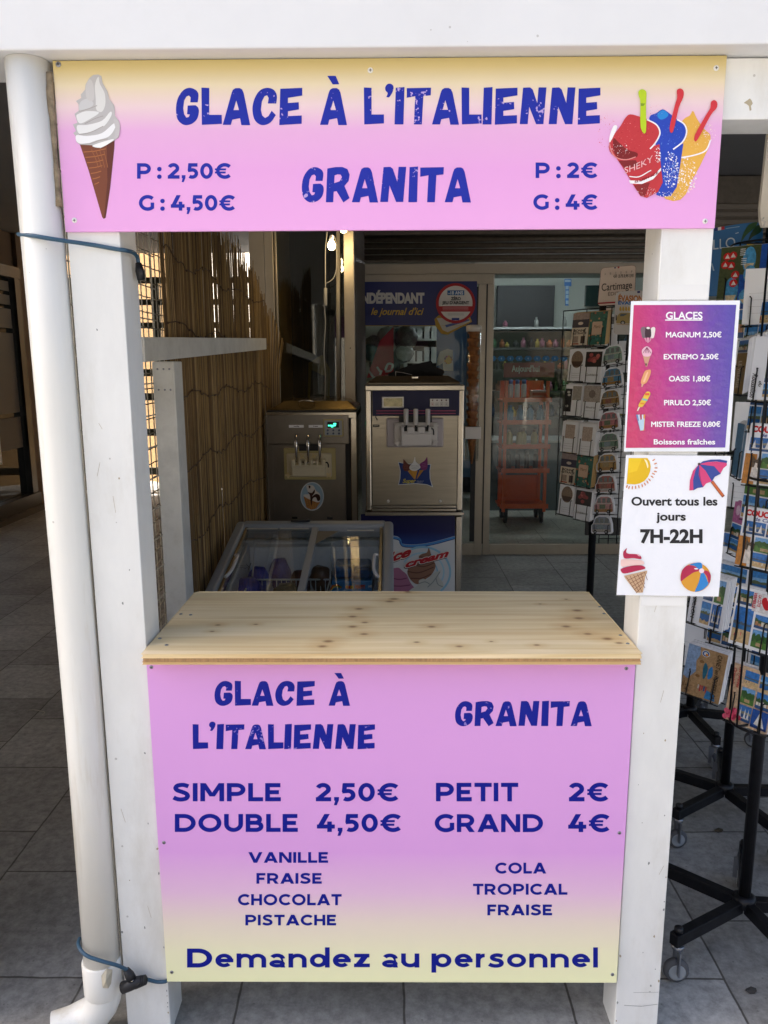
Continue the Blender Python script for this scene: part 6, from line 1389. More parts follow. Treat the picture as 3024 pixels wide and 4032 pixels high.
m = MB(); m.tube(spline([tuple(PY(u, v, 2.9)) for u, v in ((707, 500), (703, 540), (703, 600), (703, 630), (701, 660), (703, 700), (700, 760), (703, 820), (702, 862))], 5), .003, FLEX, 7)
m.tube(spline([tuple(PY(u, v, 2.9)) for u, v in ((703, 612), (712, 608), (722, 598), (727, 575), (727, 530), (722, 510))], 5), .0025, FLEX, 7); m.build('cord', fx)
m = MB(); m.tube([PY(703, 622, 2.89), PY(703, 660, 2.89)], .01, FLEX, 8); m.build('switch', fx, .003)
m = MB(); m.tube([PY(730, 498, 2.98), PY(731, 860, 2.98)], .012, mat('grey conduit', '8c8578', .5), 10); tag(m.build('conduit'), 'grey conduit running down the warm lit window frame', 'conduit')
# ------------------------------------------------------------------ postcard racks
def ph(c): return mat('photo ' + c, c, 0.28, var=.38, vscale=130, spec=.5)
def cell(a, x0, y0, x1, y1, st, rnd):
    w, h_ = x1 - x0, y1 - y0
    def r(ax, ay, bx_, by, c): a.poly([(x0 + ax * w, y0 + ay * h_), (x0 + bx_ * w, y0 + ay * h_), (x0 + bx_ * w, y0 + by * h_), (x0 + ax * w, y0 + by * h_)], ph(c))
    def strip(lo, amp, top, c, n=9):
        pts = [(x0 + w * i / n, y0 + h_ * min(1, max(0, top + rnd.uniform(-amp, amp)))) for i in range(n + 1)]
        a.poly([(x0, y0 + lo * h_)] + pts[:] + [(x1, y0 + lo * h_)], ph(c))
    if st == 'sea': r(0, 0, 1, 1, '3f86c8'); r(0, .55, 1, .7, '86b6de'); strip(.44, .05, .56, '5f6a4a'); r(0, 0, 1, .45, '1f5f9e'); strip(0, .05, .17, 'c9ab7a')
    elif st == 'town': r(0, 0, 1, 1, '3a7cc4'); strip(0, .1, .66, '3c5a34'); [r(t, .2, t + .16, .2 + rnd.uniform(.18, .36), rnd.choice(('c9a57a', 'd8c8ae', 'b3805a', 'e0d8c8'))) for t in (.05, .24, .42, .6, .78)]; r(0, 0, 1, .2, '2a4f80')
    elif st == 'beach': r(0, 0, 1, 1, '2e74c0'); strip(.5, .03, .58, '48586a'); r(0, .35, 1, .5, '2c6ea8'); r(0, 0, 1, .37, 'cdb083'); [r(t, .12 + rnd.uniform(0, .15), t + .04, .2 + rnd.uniform(0, .15), rnd.choice(('c8484a', 'e8e0d0', '3a4a7a'))) for t in (.15, .35, .5, .72)]
    elif st == 'green': r(0, 0, 1, 1, '6ea4d8'); strip(0, .1, .75, '2f5a2a'); strip(0, .12, .4, '4c7a34'); r(.3, .1, .7, .3, 'b89a74')
    elif st == 'boat': r(0, 0, 1, 1, '2f6fb8'); strip(.45, .06, .6, '8a8a7c'); r(0, 0, 1, .47, '24558e'); [a.poly([(x0 + w * (t), y0 + h_ * .25), (x0 + w * (t + .16), y0 + h_ * .25), (x0 + w * (t + .1), y0 + h_ * .85)], ph('e6e6e6')) for t in (.12, .45, .7)]; r(.08, .18, .9, .25, 'd8d4cc')
    elif st == 'sail': r(0, 0, 1, 1, '1f4f9c'); a.poly([(x0 + .2 * w, y0 + .2 * h_), (x0 + .85 * w, y0 + .1 * h_), (x0 + .5 * w, y0 + .95 * h_)], ph('e4e2dc')); strip(0, .04, .12, '16356a')
    elif st == 'flower': r(0, 0, 1, 1, '2e5f34'); [a.disc(x0 + w * rnd.uniform(.15, .85), y0 + h_ * rnd.uniform(.15, .85), w * .17, w * .17, ph(rnd.choice(('d8405f', 'e0607a', 'b82848'))), 9) for _ in range(9)]
FONT_M = {}
def txt(a, s, c, x0, x1, yb, yc, bold=.03, shear=0, rot=None):
    """rot: (w,) writes downwards on a card of width w"""
    vs, fs = builtin_text(s, bold, shear); lo = min(v[0] for v in vs); hi = max(v[0] for v in vs)
    def fit(x, y):
        X = x0 + (x - lo) / (hi - lo) * (x1 - x0); Yv = yb + y * (yc - yb)
        return (Yv, rot - X) if rot is not None else (X, Yv)
    a.tri(vs, fs, pm(c), fit)
def rr(x0, y0, x1, y1, r=.004):
    return [(x0 + r, y0), (x1 - r, y0), (x1, y0 + r), (x1, y1 - r), (x1 - r, y1), (x0 + r, y1), (x0, y1 - r), (x0, y0 + r)]
def art_card(a, k, w, h_, seed):
    rnd = random.Random(seed); P = lambda x0, y0, x1, y1, c: a.poly([(x0 * w, y0 * h_), (x1 * w, y0 * h_), (x1 * w, y1 * h_), (x0 * w, y1 * h_)], ph(c) if len(c) == 6 else pm(c[:6]))
    C = lambda x0, y0, x1, y1, st: cell(a, x0 * w, y0 * h_, x1 * w, y1 * h_, st, rnd)
    if k == 'roussillon': C(.36, .62, .95, .94, 'green'); C(.36, .28, .95, .6, 'town'); C(.36, .05, .95, .26, 'sea'); txt(a, 'du', '26262a', .70 * h_, .80 * h_, .24 * w, .32 * w, .01, .4, h_); txt(a, 'Roussillon', '26262a', .58 * h_, .97 * h_, .06 * w, .19 * w, .01, .4, h_)
    elif k == 'coucou':
        txt(a, 'COUCOU', 'c8242c', .06 * w, .95 * w, .865 * h_, .955 * h_, .06); txt(a, 'de Canet', '3a4f9a', .3 * w, .9 * w, .79 * h_, .845 * h_, .02, .2)
        C(.06, .55, .62, .77, 'boat'); C(.66, .55, .96, .77, 'town'); P(0, 0, .3, .5, 'c07c2c'); C(.42, .28, .96, .52, 'green'); C(.42, .03, .96, .26, 'beach')
        for pts, c in (([(.2, .05), (.38, .05), (.4, .25), (.34, .33), (.22, .3)], 'e4dcd4'), ([(.2, .28), (.42, .28), (.44, .40), (.4, .42), (.36, .47), (.33, .41), (.27, .41), (.22, .48), (.2, .38)], '5a4634'), ([(.27, .28), (.35, .28), (.34, .35), (.29, .36)], 'e0d6cc')): a.poly([(x * w, y * h_) for x, y in pts], ph(c))
        for x in (.26, .36): a.disc(x * w, .37 * h_, .02 * w, .012 * h_, ph('1c1a18'), 8)
    elif k == 'vermeille':
        C(.05, .70, .42, .95, 'town'); C(.05, .06, .50, .66, 'beach'); C(.56, .38, .95, .6, 'town'); C(.56, .06, .95, .35, 'green'); P(.45, .64, .98, .96, 'dcdadc')
        a.poly([(w * x, h_ * y) for x, y in spline([(.78, .70), (.66, .80), (.66, .88), (.74, .91), (.79, .86), (.85, .91), (.94, .88), (.93, .80)], 4, True)], pm('c01c28'))
        txt(a, 'LA CÔTE', 'b8283a', .08 * h_, .27 * h_, .56 * w, .63 * w, .04, 0, h_); txt(a, 'VERMEILLE', 'b8283a', .05 * h_, .31 * h_, .45 * w, .52 * w, .04, 0, h_); txt(a, 'I LOVE', '1c1c1e', .3 * h_, .42 * h_, .86 * w, .92 * w, .03, 0, h_)
    elif k == 'po':
        P(0, 0, 1, 1, 'd2b494'); C(.3, .68, .62, .94, 'beach'); C(.66, .68, .97, .94, 'sea'); C(.3, .38, .6, .65, 'green'); C(.64, .38, .97, .65, 'town'); C(.3, .08, .60, .35, 'boat'); C(.62, .05, .98, .36, 'sail')
        txt(a, 'Les Pyrénées', 'b02a34', .04 * h_, .4 * h_, .17 * w, .24 * w, .02, .3, h_); txt(a, 'Orientales', 'b02a34', .08 * h_, .4 * h_, .05 * w, .12 * w, .02, .3, h_)
        for _ in range(16): a.disc(w * rnd.uniform(.02, .36), h_ * rnd.uniform(.02, .22), w * .06, w * .06, ph(rnd.choice(('d83f66', 'e0587a', 'b82a50'))), 8)
    elif k == 'canet':
        P(0, 0, 1, 1, 'b08e66'); a.poly([(w * x, h_ * y) for x, y in ((0, .35), (.12, .3), (.3, .5), (.26, .7), (.34, .85), (.3, 1), (0, 1))], ph('8aa6cc')); a.poly([(w * x, h_ * y) for x, y in spline([(.5, .4), (.46, .6), (.5, .72), (.58, .62), (.56, .45)], 4, True)], ph('1f6a86')); a.poly([(w * x, h_ * y) for x, y in spline([(.62, .42), (.6, .6), (.68, .68), (.72, .5)], 4, True)], ph('2a80c4'))
        for x, y in ((.4, .72), (.36, .42)): a.disc(x * w, y * h_, .06 * w, .03 * h_, ph('8a6238'), 10)
        for _ in range(12): a.line([(w * rnd.uniform(.0, .3), h_ * rnd.uniform(.02, .2)), (w * rnd.uniform(.0, .3), h_ * rnd.uniform(.05, .3))], .0009, pm('6a4a34'))
        for i in range(5): P(.42 + i * .05, .12 + rnd.uniform(0, .06), .45 + i * .05, .26, rnd.choice(('3a5fa0', 'c0404a', 'd8d4cc')))
        a.poly([(w * x, h_ * y) for x, y in ((.62, .03), (.9, .03), (.86, .16), (.66, .2))], ph('3a8ac8'))
        a.disc(.47 * w, .90 * h_, .1 * w, .065 * h_, pm('e8e8e6'), 20); a.disc(.47 * w, .90 * h_, .085 * w, .055 * h_, pm('2a5a9c'), 20); a.disc(.47 * w, .90 * h_, .05 * w, .033 * h_, pm('e0e0dc'), 16); a.poly([(w * x, h_ * y) for x, y in ((.47, .86), (.54, .86), (.53, .90), (.47, .91))], pm('d88a2a'))
        txt(a, 'CANET en ROUSSILLON', '4a3a28', .05 * h_, .96 * h_, .77 * w, .88 * w, .012, .15, h_)
    elif k == 'fourpic':
        C(.36, .52, .62, .96, 'town'); C(.66, .52, .92, .96, 'green'); C(.36, .05, .62, .48, 'sea'); C(.66, .05, .92, .48, 'boat'); txt(a, 'ROUSSILLON', '3a3a40', .25 * h_, .9 * h_, .1 * w, .2 * w, .01, 0, h_)
    elif k == 'beachcard':
        P(0, 0, 1, 1, '4a5432'); P(.45, 0, 1, .55, '1f57b4'); P(.85, .5, 1, 1, '1f57b4')
        for x, y, rx, ry, c in ((.62, .78, .14, .2, '4f9ed0'), (.66, .55, .13, .14, '5aa6d4'), (.3, .3, .15, .22, '4a9acc'), (.68, .2, .2, .14, '5aa8d8')): a.disc(x * w, y * h_, rx * w, ry * h_, ph(c), 16); a.poly([((x - rx * .8) * w, (y - ry * .3) * h_), ((x + rx * .8) * w, (y - ry * .3) * h_), ((x + rx * .5) * w, (y - ry * .75) * h_), ((x - rx * .5) * w, (y - ry * .75) * h_)], ph('d8c8a4'))
        for x, y in ((.15, .85), (.27, .86), (.12, .72), (.25, .7), (.36, .55), (.34, .42)):
            a.disc(x * w, y * h_, .09 * w, .065 * h_, ph('d02222'), 9); a.poly([((x - .05) * w, (y - .03) * h_), ((x + .06) * w, (y - .03) * h_), (x * w, (y + .04) * h_)], ph('e8e4de'))
        for x, y in ((.48, .85), (.52, .7)): [P(x - .06, y + i * .03, x + .05, y + i * .03 + .013, 'e6e8ec') for i in range(4)]
        for _ in range(7): a.disc(w * rnd.uniform(.7, .9), h_ * rnd.uniform(.35, .6), .05 * w, .03 * h_, ph('b8c4d4'), 9)
        txt(a, 'CANET PLAGE', 'd87a3a', .42 * h_, .62 * h_, .8 * w, .86 * w, .03, .1, h_)
    elif k == 'pink': P(0, .6, 1, 1, 'c070a4'); a.disc(.3 * w, .85 * h_, .15 * w, .1 * h_, ph('e4c8dc'), 12); C(.05, .3, .95, .58, 'town'); C(.05, .05, .95, .29, 'sea')
    elif k == 'bluestripe': P(0, 0, .72, 1, '4f82aa'); P(.78, 0, 1, 1, '5a8ab0')
    elif k == 'spine': P(0, 0, 1, .75, '8a6a2c'); C(.05, .76, .95, .98, 'town'); txt(a, 'LE VILLAGE', 'd8d0c0', .4 * h_, .9 * h_, .3 * w, .6 * w, .02, 0, h_)
    elif k == 'back':
        P(.72, .70, .92, .92, '3a3a3c'); [P(.72 + i * .05, .70, .735 + i * .05, .92, 'c8c8ca') for i in range(4)]; [a.line([(w * .12, h_ * (.2 + i * .12)), (w * .6, h_ * (.2 + i * .12))], .0006, pm('a8a8aa')) for i in range(4)]
    elif k == 'retraite':
        P(0, .55, 1, .8, '2c2a44'); P(0, .8, 1, 1, '9c8a86'); a.disc(.5 * w, .68 * h_, .16 * w, .05 * h_, pm('cfc4b8'), 10); txt(a, 'BONNE', '3a302c', .15 * w, .85 * w, .42 * h_, .49 * h_, .03); txt(a, 'RETRAITE', '3a302c', .08 * w, .92 * w, .34 * h_, .40 * h_, .03); P(.12, .08, .45, .28, 'a89684'); P(.6, .05, .85, .28, '4a3430'); P(.08, .02, .5, .06, 'b0442c')
    elif k == 'merci':
        P(0, 0, 1, 1, '2a6a5e')
        for _ in range(36): a.disc(w * rnd.uniform(.04, .96), h_ * rnd.uniform(.03, .97), w * .06, w * .045, ph(rnd.choice(('3f8a72', '1f5244', 'b86a4a', 'c8a070', '2f7a8a'))), 7)
        a.poly(rr(.2 * w, .3 * h_, .78 * w, .7 * h_), pm('d2b49a')); txt(a, 'Merci', '8a6a54', .3 * w, .7 * w, .5 * h_, .6 * h_, .012, .2)
    elif k == 'oval': a.disc(.5 * w, .68 * h_, .36 * w, .27 * h_, ph('8a7460'), 20); a.poly([(.16 * w, .62 * h_), (.84 * w, .62 * h_), (.7 * w, .45 * h_), (.3 * w, .45 * h_)], ph('4a342a')); [a.line([(w * .25, h_ * y), (w * .75, h_ * y)], .0008, pm('7a746c')) for y in (.1, .17, .24)]
    elif k == 'rose':
        P(.02, .48, .98, .95, '1c1214')
        for _ in range(9): a.disc(w * rnd.uniform(.25, .75), h_ * rnd.uniform(.6, .88), w * .12, w * .09, ph(rnd.choice(('b0504e', 'c86a62', '8a3438'))), 8)
        txt(a, 'Condoléances', '6a645c', .15 * w, .85 * w, .2 * h_, .27 * h_, .008, .3)
    elif k == 'grey': P(0, .5, 1, 1, 'a89e94'); a.disc(.5 * w, .75 * h_, .2 * w, .13 * h_, ph('7a6c64'), 10); txt(a, 'Sincères', '5a544c', .2 * w, .8 * w, .3 * h_, .36 * h_, .008, .3); a.line([(w * .2, h_ * .22), (w * .8, h_ * .22)], .0008, pm('7a746c'))
    elif k == 'black': P(0, .12, .42, .86, '161418'); [a.disc(w * x, h_ * y, .1 * w, .04 * h_, ph('c8c4bc'), 8) for x, y in ((.2, .75), (.24, .66), (.16, .3))]; P(.45, .5, 1, .95, 'a09a90')
    elif k == 'pale': P(.2, .45, .8, .9, 'b4a294'); [a.line([(w * .2, h_ * y), (w * .8, h_ * y)], .0008, pm('8a847c')) for y in (.12, .2, .28)]
def fr_(p, yaw, tilt):
    ex = Vector((math.cos(yaw), math.sin(yaw), 0)); n = Vector((math.sin(yaw), -math.cos(yaw), 0)); up = (Vector((0, 0, 1)) * math.cos(tilt) - n * math.sin(tilt)); nn = ex.cross(up)
    return ex, nn, up
def card(label, k, u, v, y, w, h_, th, yaw, tilt=8, seed=1, group='postcard stacks on the racks', n=3, shape=None, bodyc=None, x=None, roll=0):
    yaw, tilt = R(yaw), R(tilt); p = PY(u, v, y); ex, nn, up = fr_(p, yaw, tilt)
    if roll: ex, up = ex * math.cos(R(roll)) + up * math.sin(R(roll)), up * math.cos(R(roll)) - ex * math.sin(R(roll))
    base = p - up * h_ / 2
    t = thing('postcard_stack' if shape is None else 'shaped_card', label, 'postcards', base, group)
    F = lambda x_, y_, l: base + ex * (x_ - w / 2) + up * y_ + nn * l
    rnd = random.Random(seed); m = MB()
    bm_ = SHEETS if bodyc is None else mat('sheet edge ' + bodyc, bodyc, .7, var=.2, vscale=160, stretch=(1, 1, .03))
    poly = shape(w, h_) if shape else [(0, 0), (w, 0), (w, h_), (0, h_)]
    d = th / n
    for i in range(n):
        ox, oy = rnd.uniform(-.002, .002) * (i < n - 1), rnd.uniform(-.002, .003) * (i < n - 1) + (n - 1 - i) * .0016
        z0 = -th + i * d
        m.prism([(x_ + ox, y_ + oy) for x_, y_ in poly], lambda x_, y_, z: F(x_, y_, z0 + z), d * .86, bm_)
    m.build('sheets', t)
    a = Art(lambda x_, y_, l: F(x_, y_, -th / n * .14 + l + .0002), .00012)
    a.poly(poly, PAPER if k not in ('retraite', 'merci') else pm('d8ccb8')); art_card(a, k, w, h_, seed); a.build('front_picture', t)
    return p, ex, nn, up, w, h_, th
def pocket(rack, c, extra=.004):
    p, ex, nn, up, w, h_, th = c; m = MB(); b = p - up * (h_ / 2 + .003); f = .006; bk = -th - .014
    L_, R_ = -w * .32, w * .32; q = lambda x_, y_, l: b + ex * x_ + up * y_ + nn * l
    hh = h_ * .52
    for s in (L_, R_):
        m.tube([q(s, hh, bk), q(s * 1.1, hh, f * .6), q(s, hh - .004, f), q(s, 0, f), q(s, -.001, f * .4), q(s, -.001, bk)], .0019, BLACK, 6)
    m.tube([q(-w * .5, hh, bk), q(w * .5, hh, bk)], .0019, BLACK, 6); m.tube([q(-w * .52, -.002, bk), q(w * .52, -.002, bk)], .0019, BLACK, 6); m.tube([q(-w * .5, -.002, f * .3), q(w * .5, -.002, f * .3)], .0017, BLACK, 6)
    return m.build('wire_pocket', rack)
def rack(label, x, y, top, radius, n_wire, a0, arm=.28, pr=.0155, z0=.45, pm_=None):
    t = thing('postcard_rack', label, 'postcard rack', (x, y, 0))
    m = MB(); m.tube([(x, y, .13), (x, y, top)], pr, pm_ or DARKST, 16); m.lathe([(.03, .125), (.03, .15), (.02, .156)], (x, y, 0), DARKST, 14); m.build('pole', t)
    for k in range(5):
        an = R(a0 + 72 * k); dx, dy = math.cos(an), math.sin(an)
        m = MB(); m.beam((x + dx * .018, y + dy * .018, .128), (x + dx * arm, y + dy * arm, .128), .026, .034, DARKST); m.build('base_arm', t, .002)
        m = MB(); cx, cy = x + dx * (arm - .018), y + dy * (arm - .018); w_ = Vector((-dy, dx, 0)) if k % 2 else Vector((dx * .5 - dy * .8, dx * .8 + dy * .5, 0)).normalized()
        m.lathe([(.0, -.011), (.024, -.011), (.031, -.008), (.0335, 0), (.031, .008), (.024, .011), (.0, .011)], (cx, cy, .034), RUBBER, 20, w_); m.lathe([(.018, -.0115), (.022, -.013), (.022, .013), (.018, .0115)], (cx, cy, .034), mat('pale wheel rim', '9aa0a6', .5), 18, w_)
        for s in (-1, 1): m.beam(Vector((cx, cy, .03)) + w_ * .015 * s, Vector((cx, cy, .1)) + w_ * .015 * s, .004, .02, SCREWZ, up=w_)
        m.lathe([(.014, .096), (.017, .1), (.017, .111)], (cx, cy, 0), SCREWZ, 12); m.lathe([(.011, .146), (.011, .158), (.006, .16), (0, .16)], (cx, cy, 0), BLACKP, 10); m.build('castor', t)
    m = MB()
    for k in range(n_wire):
        an = 2 * math.pi * k / n_wire + .3; m.tube([(x + radius * math.cos(an), y + radius * math.sin(an), z0), (x + radius * math.cos(an), y + radius * math.sin(an), top - .06)], .0026, BLACK, 6)
    for zz in (z0, (z0 + top) / 2, top - .06):
        m.tube([(x + radius * math.cos(2 * math.pi * k / 24), y + radius * math.sin(2 * math.pi * k / 24), zz) for k in range(25)], .003, BLACK, 6)
        for k in range(4): m.tube([(x, y, zz), (x + radius * math.cos(R(90 * k + 17)), y + radius * math.sin(R(90 * k + 17)), zz)], .003, BLACK, 6)
    m.build('wire_frame', t)
    return t
zA, zB, zC, zD = crop(2550, 2050, .40687), crop(2550, 1200, .40687), crop(2550, 350, .40687), crop(2150, 1250, .42945)
r1 = rack('black postcard rack nearest the camera, worn pole at the right photo edge', 0.966, 0.30, 1.95, .075, 8, 210, z0=.66)
r2 = rack('black postcard rack on castors just behind the nearest rack', 1.157, 0.88, 2.0, .11, 8, 214, .27, z0=.58)
r3 = rack('black postcard rack farthest back on the pavement, only its castor base shows low down', 1.27, 1.50, 0.9, .05, 4, 200, .27, z0=.6)
# nearest rack: one column of stacks facing left
C = [
 card('white stack with three photo windows reading du Roussillon, top of near rack', 'roussillon', 1668, 796, .29, .105, .150, .012, -57, 6, 3),
 card('white COUCOU de Canet card stack with kitten, upper one of two', 'coucou', 1655, 983, .30, .105, .150, .008, -57, 7, 4),
 card('white COUCOU de Canet card stack with kitten, lower one, beside the hours notice', 'coucou', 1640, 1164, .31, .105, .150, .008, -57, 8, 4),
 card('thick postcard stack with red heart and LA CÔTE VERMEILLE lettering', 'vermeille', 1626, 1338, .31, .112, .155, .022, -56, 9, 5),
 card('beige postcard stack with pink blossom and six photos, lowest on near rack', 'po', 1620, 1508, .30, .120, .155, .020, -56, 10, 6)]
for c in C: pocket(r1, c)
C = [
 card('sea-life beach card stack with red parasols and round beach views, topmost behind the post', 'beachcard', 1602, 600, .74, .13, .18, .014, -40, 6, 7, n=4),
 card('very thick card stack with a brown front beside the magenta notice', 'spine', 1600, 792, .62, .105, .150, .05, -100, 3, 8, n=16),
 card('thick white card stack with blue striped front beside the magenta notice', 'bluestripe', 1597, 973, .62, .105, .150, .045, -100, 3, 9, n=14),
 card('pink edged postcard stack with beach photos at the edge of the hours notice', 'pink', 1594, 1143, .6, .08, .150, .03, -86, 5, 10, n=4, bodyc='c884b0'),
 card('white four-photo ROUSSILLON postcard stack under the hours notice', 'fourpic', 1529, 1299, .57, .120, .150, .03, -60, 8, 11, n=7),
 card('sandy brown CANET en ROUSSILLON postcard stack with shells, low beside the post', 'canet', 1520, 1455, .58, .118, .150, .032, -46, 9, 12, n=6, roll=-3)]
for c in C: pocket(r2, c)
for i, (u, v, y, lb_) in enumerate(((1652, 640, .62, 'white back of a card seen right of the beach card stack'), (1625, 922, .8, 'white card back with barcode right above the COUCOU card'), (1610, 1046, .8, 'white card back with barcode left of the upper COUCOU card'), (1625, 735, .85, 'white card back behind the thick brown stack'),
        (1590, 1235, .82, 'white card back with barcode under the pink edged stack'), (1596, 1390, .85, 'white card back with barcode behind the VERMEILLE stack'), (1570, 1400, .9, 'white card back behind the sandy CANET stack'), (1502, 1395, .92, 'grey white card back at the post edge above the CANET stack'))):
    c = card(lb_, 'back', u, v, y, .105, .150, .006, -20 - 12 * (i % 3), 3, 30 + i, n=2)
    pocket(r2, c)
for i, (u, v, y, k, lb_) in enumerate(((1600, 700, .7, 'town', 'small townscape card peeping out between the beach card and the brown stack'), (1655, 1262, .75, 'sea', 'turquoise sea card peeping out above the VERMEILLE stack'), (1592, 1180, .9, 'beach', 'beach photo card behind the pink edged stack'))):
    ex_ = card(lb_, 'back', u, v, y, .10, .085, .004, -40, 4, 60 + i, n=1)
    p, ex, nn, up, w, h_, th = ex_; b = p - up * h_ / 2; a = Art(lambda x_, y_, l: b + ex * (x_ - w / 2) + up * y_ + nn * (l + .002)); cell(a, 0.003, 0.003, w - .003, h_ - .003, k, random.Random(i)); o = a.build('front_picture'); 
    tgt = [q for q in scene.objects if q.get('label') == lb_][0]; o.parent = tgt; o.location = -Vector(tgt.location)
for i, (u, v, y, k, yaw, lb_) in enumerate(((1648, 880, .52, 'town', -75, 'townscape postcard stack between du Roussillon and the upper COUCOU card'), (1580, 1265, .74, 'sea', -62, 'sea view postcard stack left of the VERMEILLE stack'), (1562, 1352, .86, 'boat', -50, 'boat postcard stack between the four-photo and sandy stacks'),
        (1640, 702, .62, 'beach', -70, 'beach postcard stack under the white card back at the edge'), (1638, 1075, .55, 'green', -66, 'green hill postcard stack between the two COUCOU cards'), (1655, 1425, .6, 'town', -60, 'townscape stack between VERMEILLE and the beige stack'), (1545, 1200, .95, 'green', -40, 'hillside postcard stack far behind the hours notice'))):
    c = card(lb_, 'none', u, v, y, .105, .130, .018, yaw, 5, 200 + i, n=5)
    p, ex, nn, up, w, h_, th = c; b_ = p - up * h_ / 2; a = Art(lambda x_, y_, l: b_ + ex * (x_ - w / 2) + up * y_ + nn * (l + .0012)); cell(a, .004, .07, w - .004, h_ - .004, k, random.Random(40 + i)); cell(a, .004, .004, w * .48, .066, 'sea', random.Random(60 + i)); cell(a, w * .52, .004, w - .004, .066, 'town', random.Random(80 + i))
    o = a.build('photos'); tg = [q for q in scene.objects if q.get('label') == lb_][0]; o.parent = tg; o.location = -Vector(tg.location); pocket(r2, c)
# header board of the second rack
hb = thing('rack_header', 'rounded blue rack header board with French flag, palm leaves and HELLO lettering', 'header board', (1.08, .92, 1.85))
f_ = lambda x, y, d=0: PY(*zC(x, y), .92 + d)
outline = [(440, 1392), (640, 1348), (900, 1305), (1040, 1288), (1090, 1296), (1113, 1330), (1116, 1400), (1085, 2000), (430, 2010)]
m = MB(); m.prism(outline, lambda x, y, d: f_(x, y, d), .006, mat('blue board', '1f5f92', .35)); m.build('board', hb)
a = Art(lambda x, y, l: f_(x, y, -l), .0003)
for x0, x1, c in ((648, 680, '26306e'), (680, 712, 'd8d4d0'), (712, 744, 'a82a34')): a.poly([(x0, 1346 - (x0 - 648) * .16), (x1, 1346 - (x1 - 648) * .16), (x1, 1376 - (x1 - 648) * .16), (x0, 1376 - (x0 - 648) * .16)], pm(c))
a.poly(spline([(905, 1480), (930, 1390), (985, 1310), (1060, 1290), (1040, 1340), (960, 1410)], 4, True), ph('1f4a26')); a.poly(spline([(975, 1470), (1000, 1400), (1060, 1320), (1108, 1340), (1090, 1390), (1020, 1430)], 4, True), ph('1a3c22'))
a.poly(spline([(960, 1510), (1000, 1485), (1060, 1495), (1070, 1510)], 4, True), pm('c8a82a'))
vs, fs = builtin_text('HELLO', .0); wx = max(v[0] for v in vs); a.tri(vs, fs, pm('b8c4cc'), lambda x, y: (470 + 378 * x / wx, 1575 - 45 * x / wx - 95 * y))
a.line([(755, 1352), (890, 1332)], 6, pm('8aa8c0')); a.line([(850, 1400), (880, 1390)], 8, pm('a8bccc')); a.line([(620, 1690), (640, 1760)], 14, pm('9ab4c8'))
a.build('print', hb)
wpn = thing('hanging_board', 'white rounded board hanging at the upper right edge of the photo', 'panel', (1.12, .35, 1.85))
m = MB(); x0 = PY(1650.5, 400, .35).x; z1, z0 = PY(1650, 270, .35).z, PY(1650, 478, .35).z
m.prism([(x0 + .006, z0 - .012), (x0 + .2, z0 - .012), (x0 + .2, z1), (x0 + .006, z1), (x0, z1 - .02), (x0 - .004, z0 + .03), (x0, z0)], lambda x, y, d: Vector((x, .35 + d, y)), .012, mat('off white panel', 'd8d2c6', .5)); m.build('board', wpn, .003)
m = MB(); p = PY(1650, 470, .348); m.tube([p, p + Vector((-.004, 0, -.006)), p + Vector((.004, 0, -.01)), p + Vector((.002, 0, -.02))], .0016, WPL, 6); m.build('cord', wpn)

# ------------------------------------------------------------------ greeting card rack seen through the opening
r4 = thing('card_rack', 'black greeting card rack by the shop door behind the counter', 'card rack', (1.03, 2.35, 0))
px_, py_ = 1.035, 2.30
m = MB(); m.tube([(px_, py_, .1), (px_, py_, 1.9)], .019, BLACK, 12); m.build('pole', r4)
for k in range(4):
    an = R(20 + 90 * k); m = MB(); m.beam((px_, py_, .1), (px_ + .33 * math.cos(an), py_ + .33 * math.sin(an), .1), .03, .03, BLACK); m.build('base_arm', r4)
m = MB()
def wire(pts, r=.0026): m.tube(pts, r, BLACK, 6)
rows = [('retraite', 'merci', 1253, 711, 1291, 709), ('oval', 'rose', (2150 + 280 * .42945) / KP, (1250 + 437 * .42945) / KP, (2150 + 430 * .42945) / KP, (1250 + 447 * .42945) / KP), ('black', 'grey', (2150 + 245 * .42945) / KP, (1250 + 757 * .42945) / KP, (2150 + 415 * .42945) / KP, (1250 + 775 * .42945) / KP),
        ('pale', 'pale', (2150 + 215 * .42945) / KP, (1250 + 1095 * .42945) / KP, (2150 + 372 * .42945) / KP, (1250 + 1120 * .42945) / KP), ('retraite', 'merci', (2150 + 205 * .42945) / KP, (1250 + 1385 * .42945) / KP, (2150 + 347 * .42945) / KP, (1250 + 1408 * .42945) / KP), ('oval', 'rose', (2150 + 187 * .42945) / KP, (1250 + 1672 * .42945) / KP, (2150 + 337 * .42945) / KP, (1250 + 1717 * .42945) / KP)]
desc = {'retraite': 'BONNE RETRAITE card stack', 'merci': 'green patterned Merci card stack', 'oval': 'pale card stack with a brown oval picture', 'rose': 'card stack with a red rose on black', 'black': 'card stack with a black flowered strip', 'grey': 'grey condolence card stack with flower', 'pale': 'pale card stack with faint picture'}
tiers = ['top tier', 'second tier', 'third tier', 'fourth tier', 'fifth tier', 'lowest tier']
G4 = 'greeting card stacks on the black rack'
for i, (ka, kb, ua, va, ub_, vb) in enumerate(rows):
    bc = 'b89a68' if ka == 'retraite' else None
    for k, u, v, y, sd in ((ka, ua, va, 2.22, 'left'), (kb, ub_, vb, 2.12, 'right')):
        lab = '%s, %s of greeting card rack' % (desc[k], tiers[i]) + ((', ' + sd) if ka == kb else '')
        c = card(lab, k, u, v, y, .105, .150, .03, -57, 5, 80 + i, G4, n=5, bodyc=bc); pocket(r4, c)
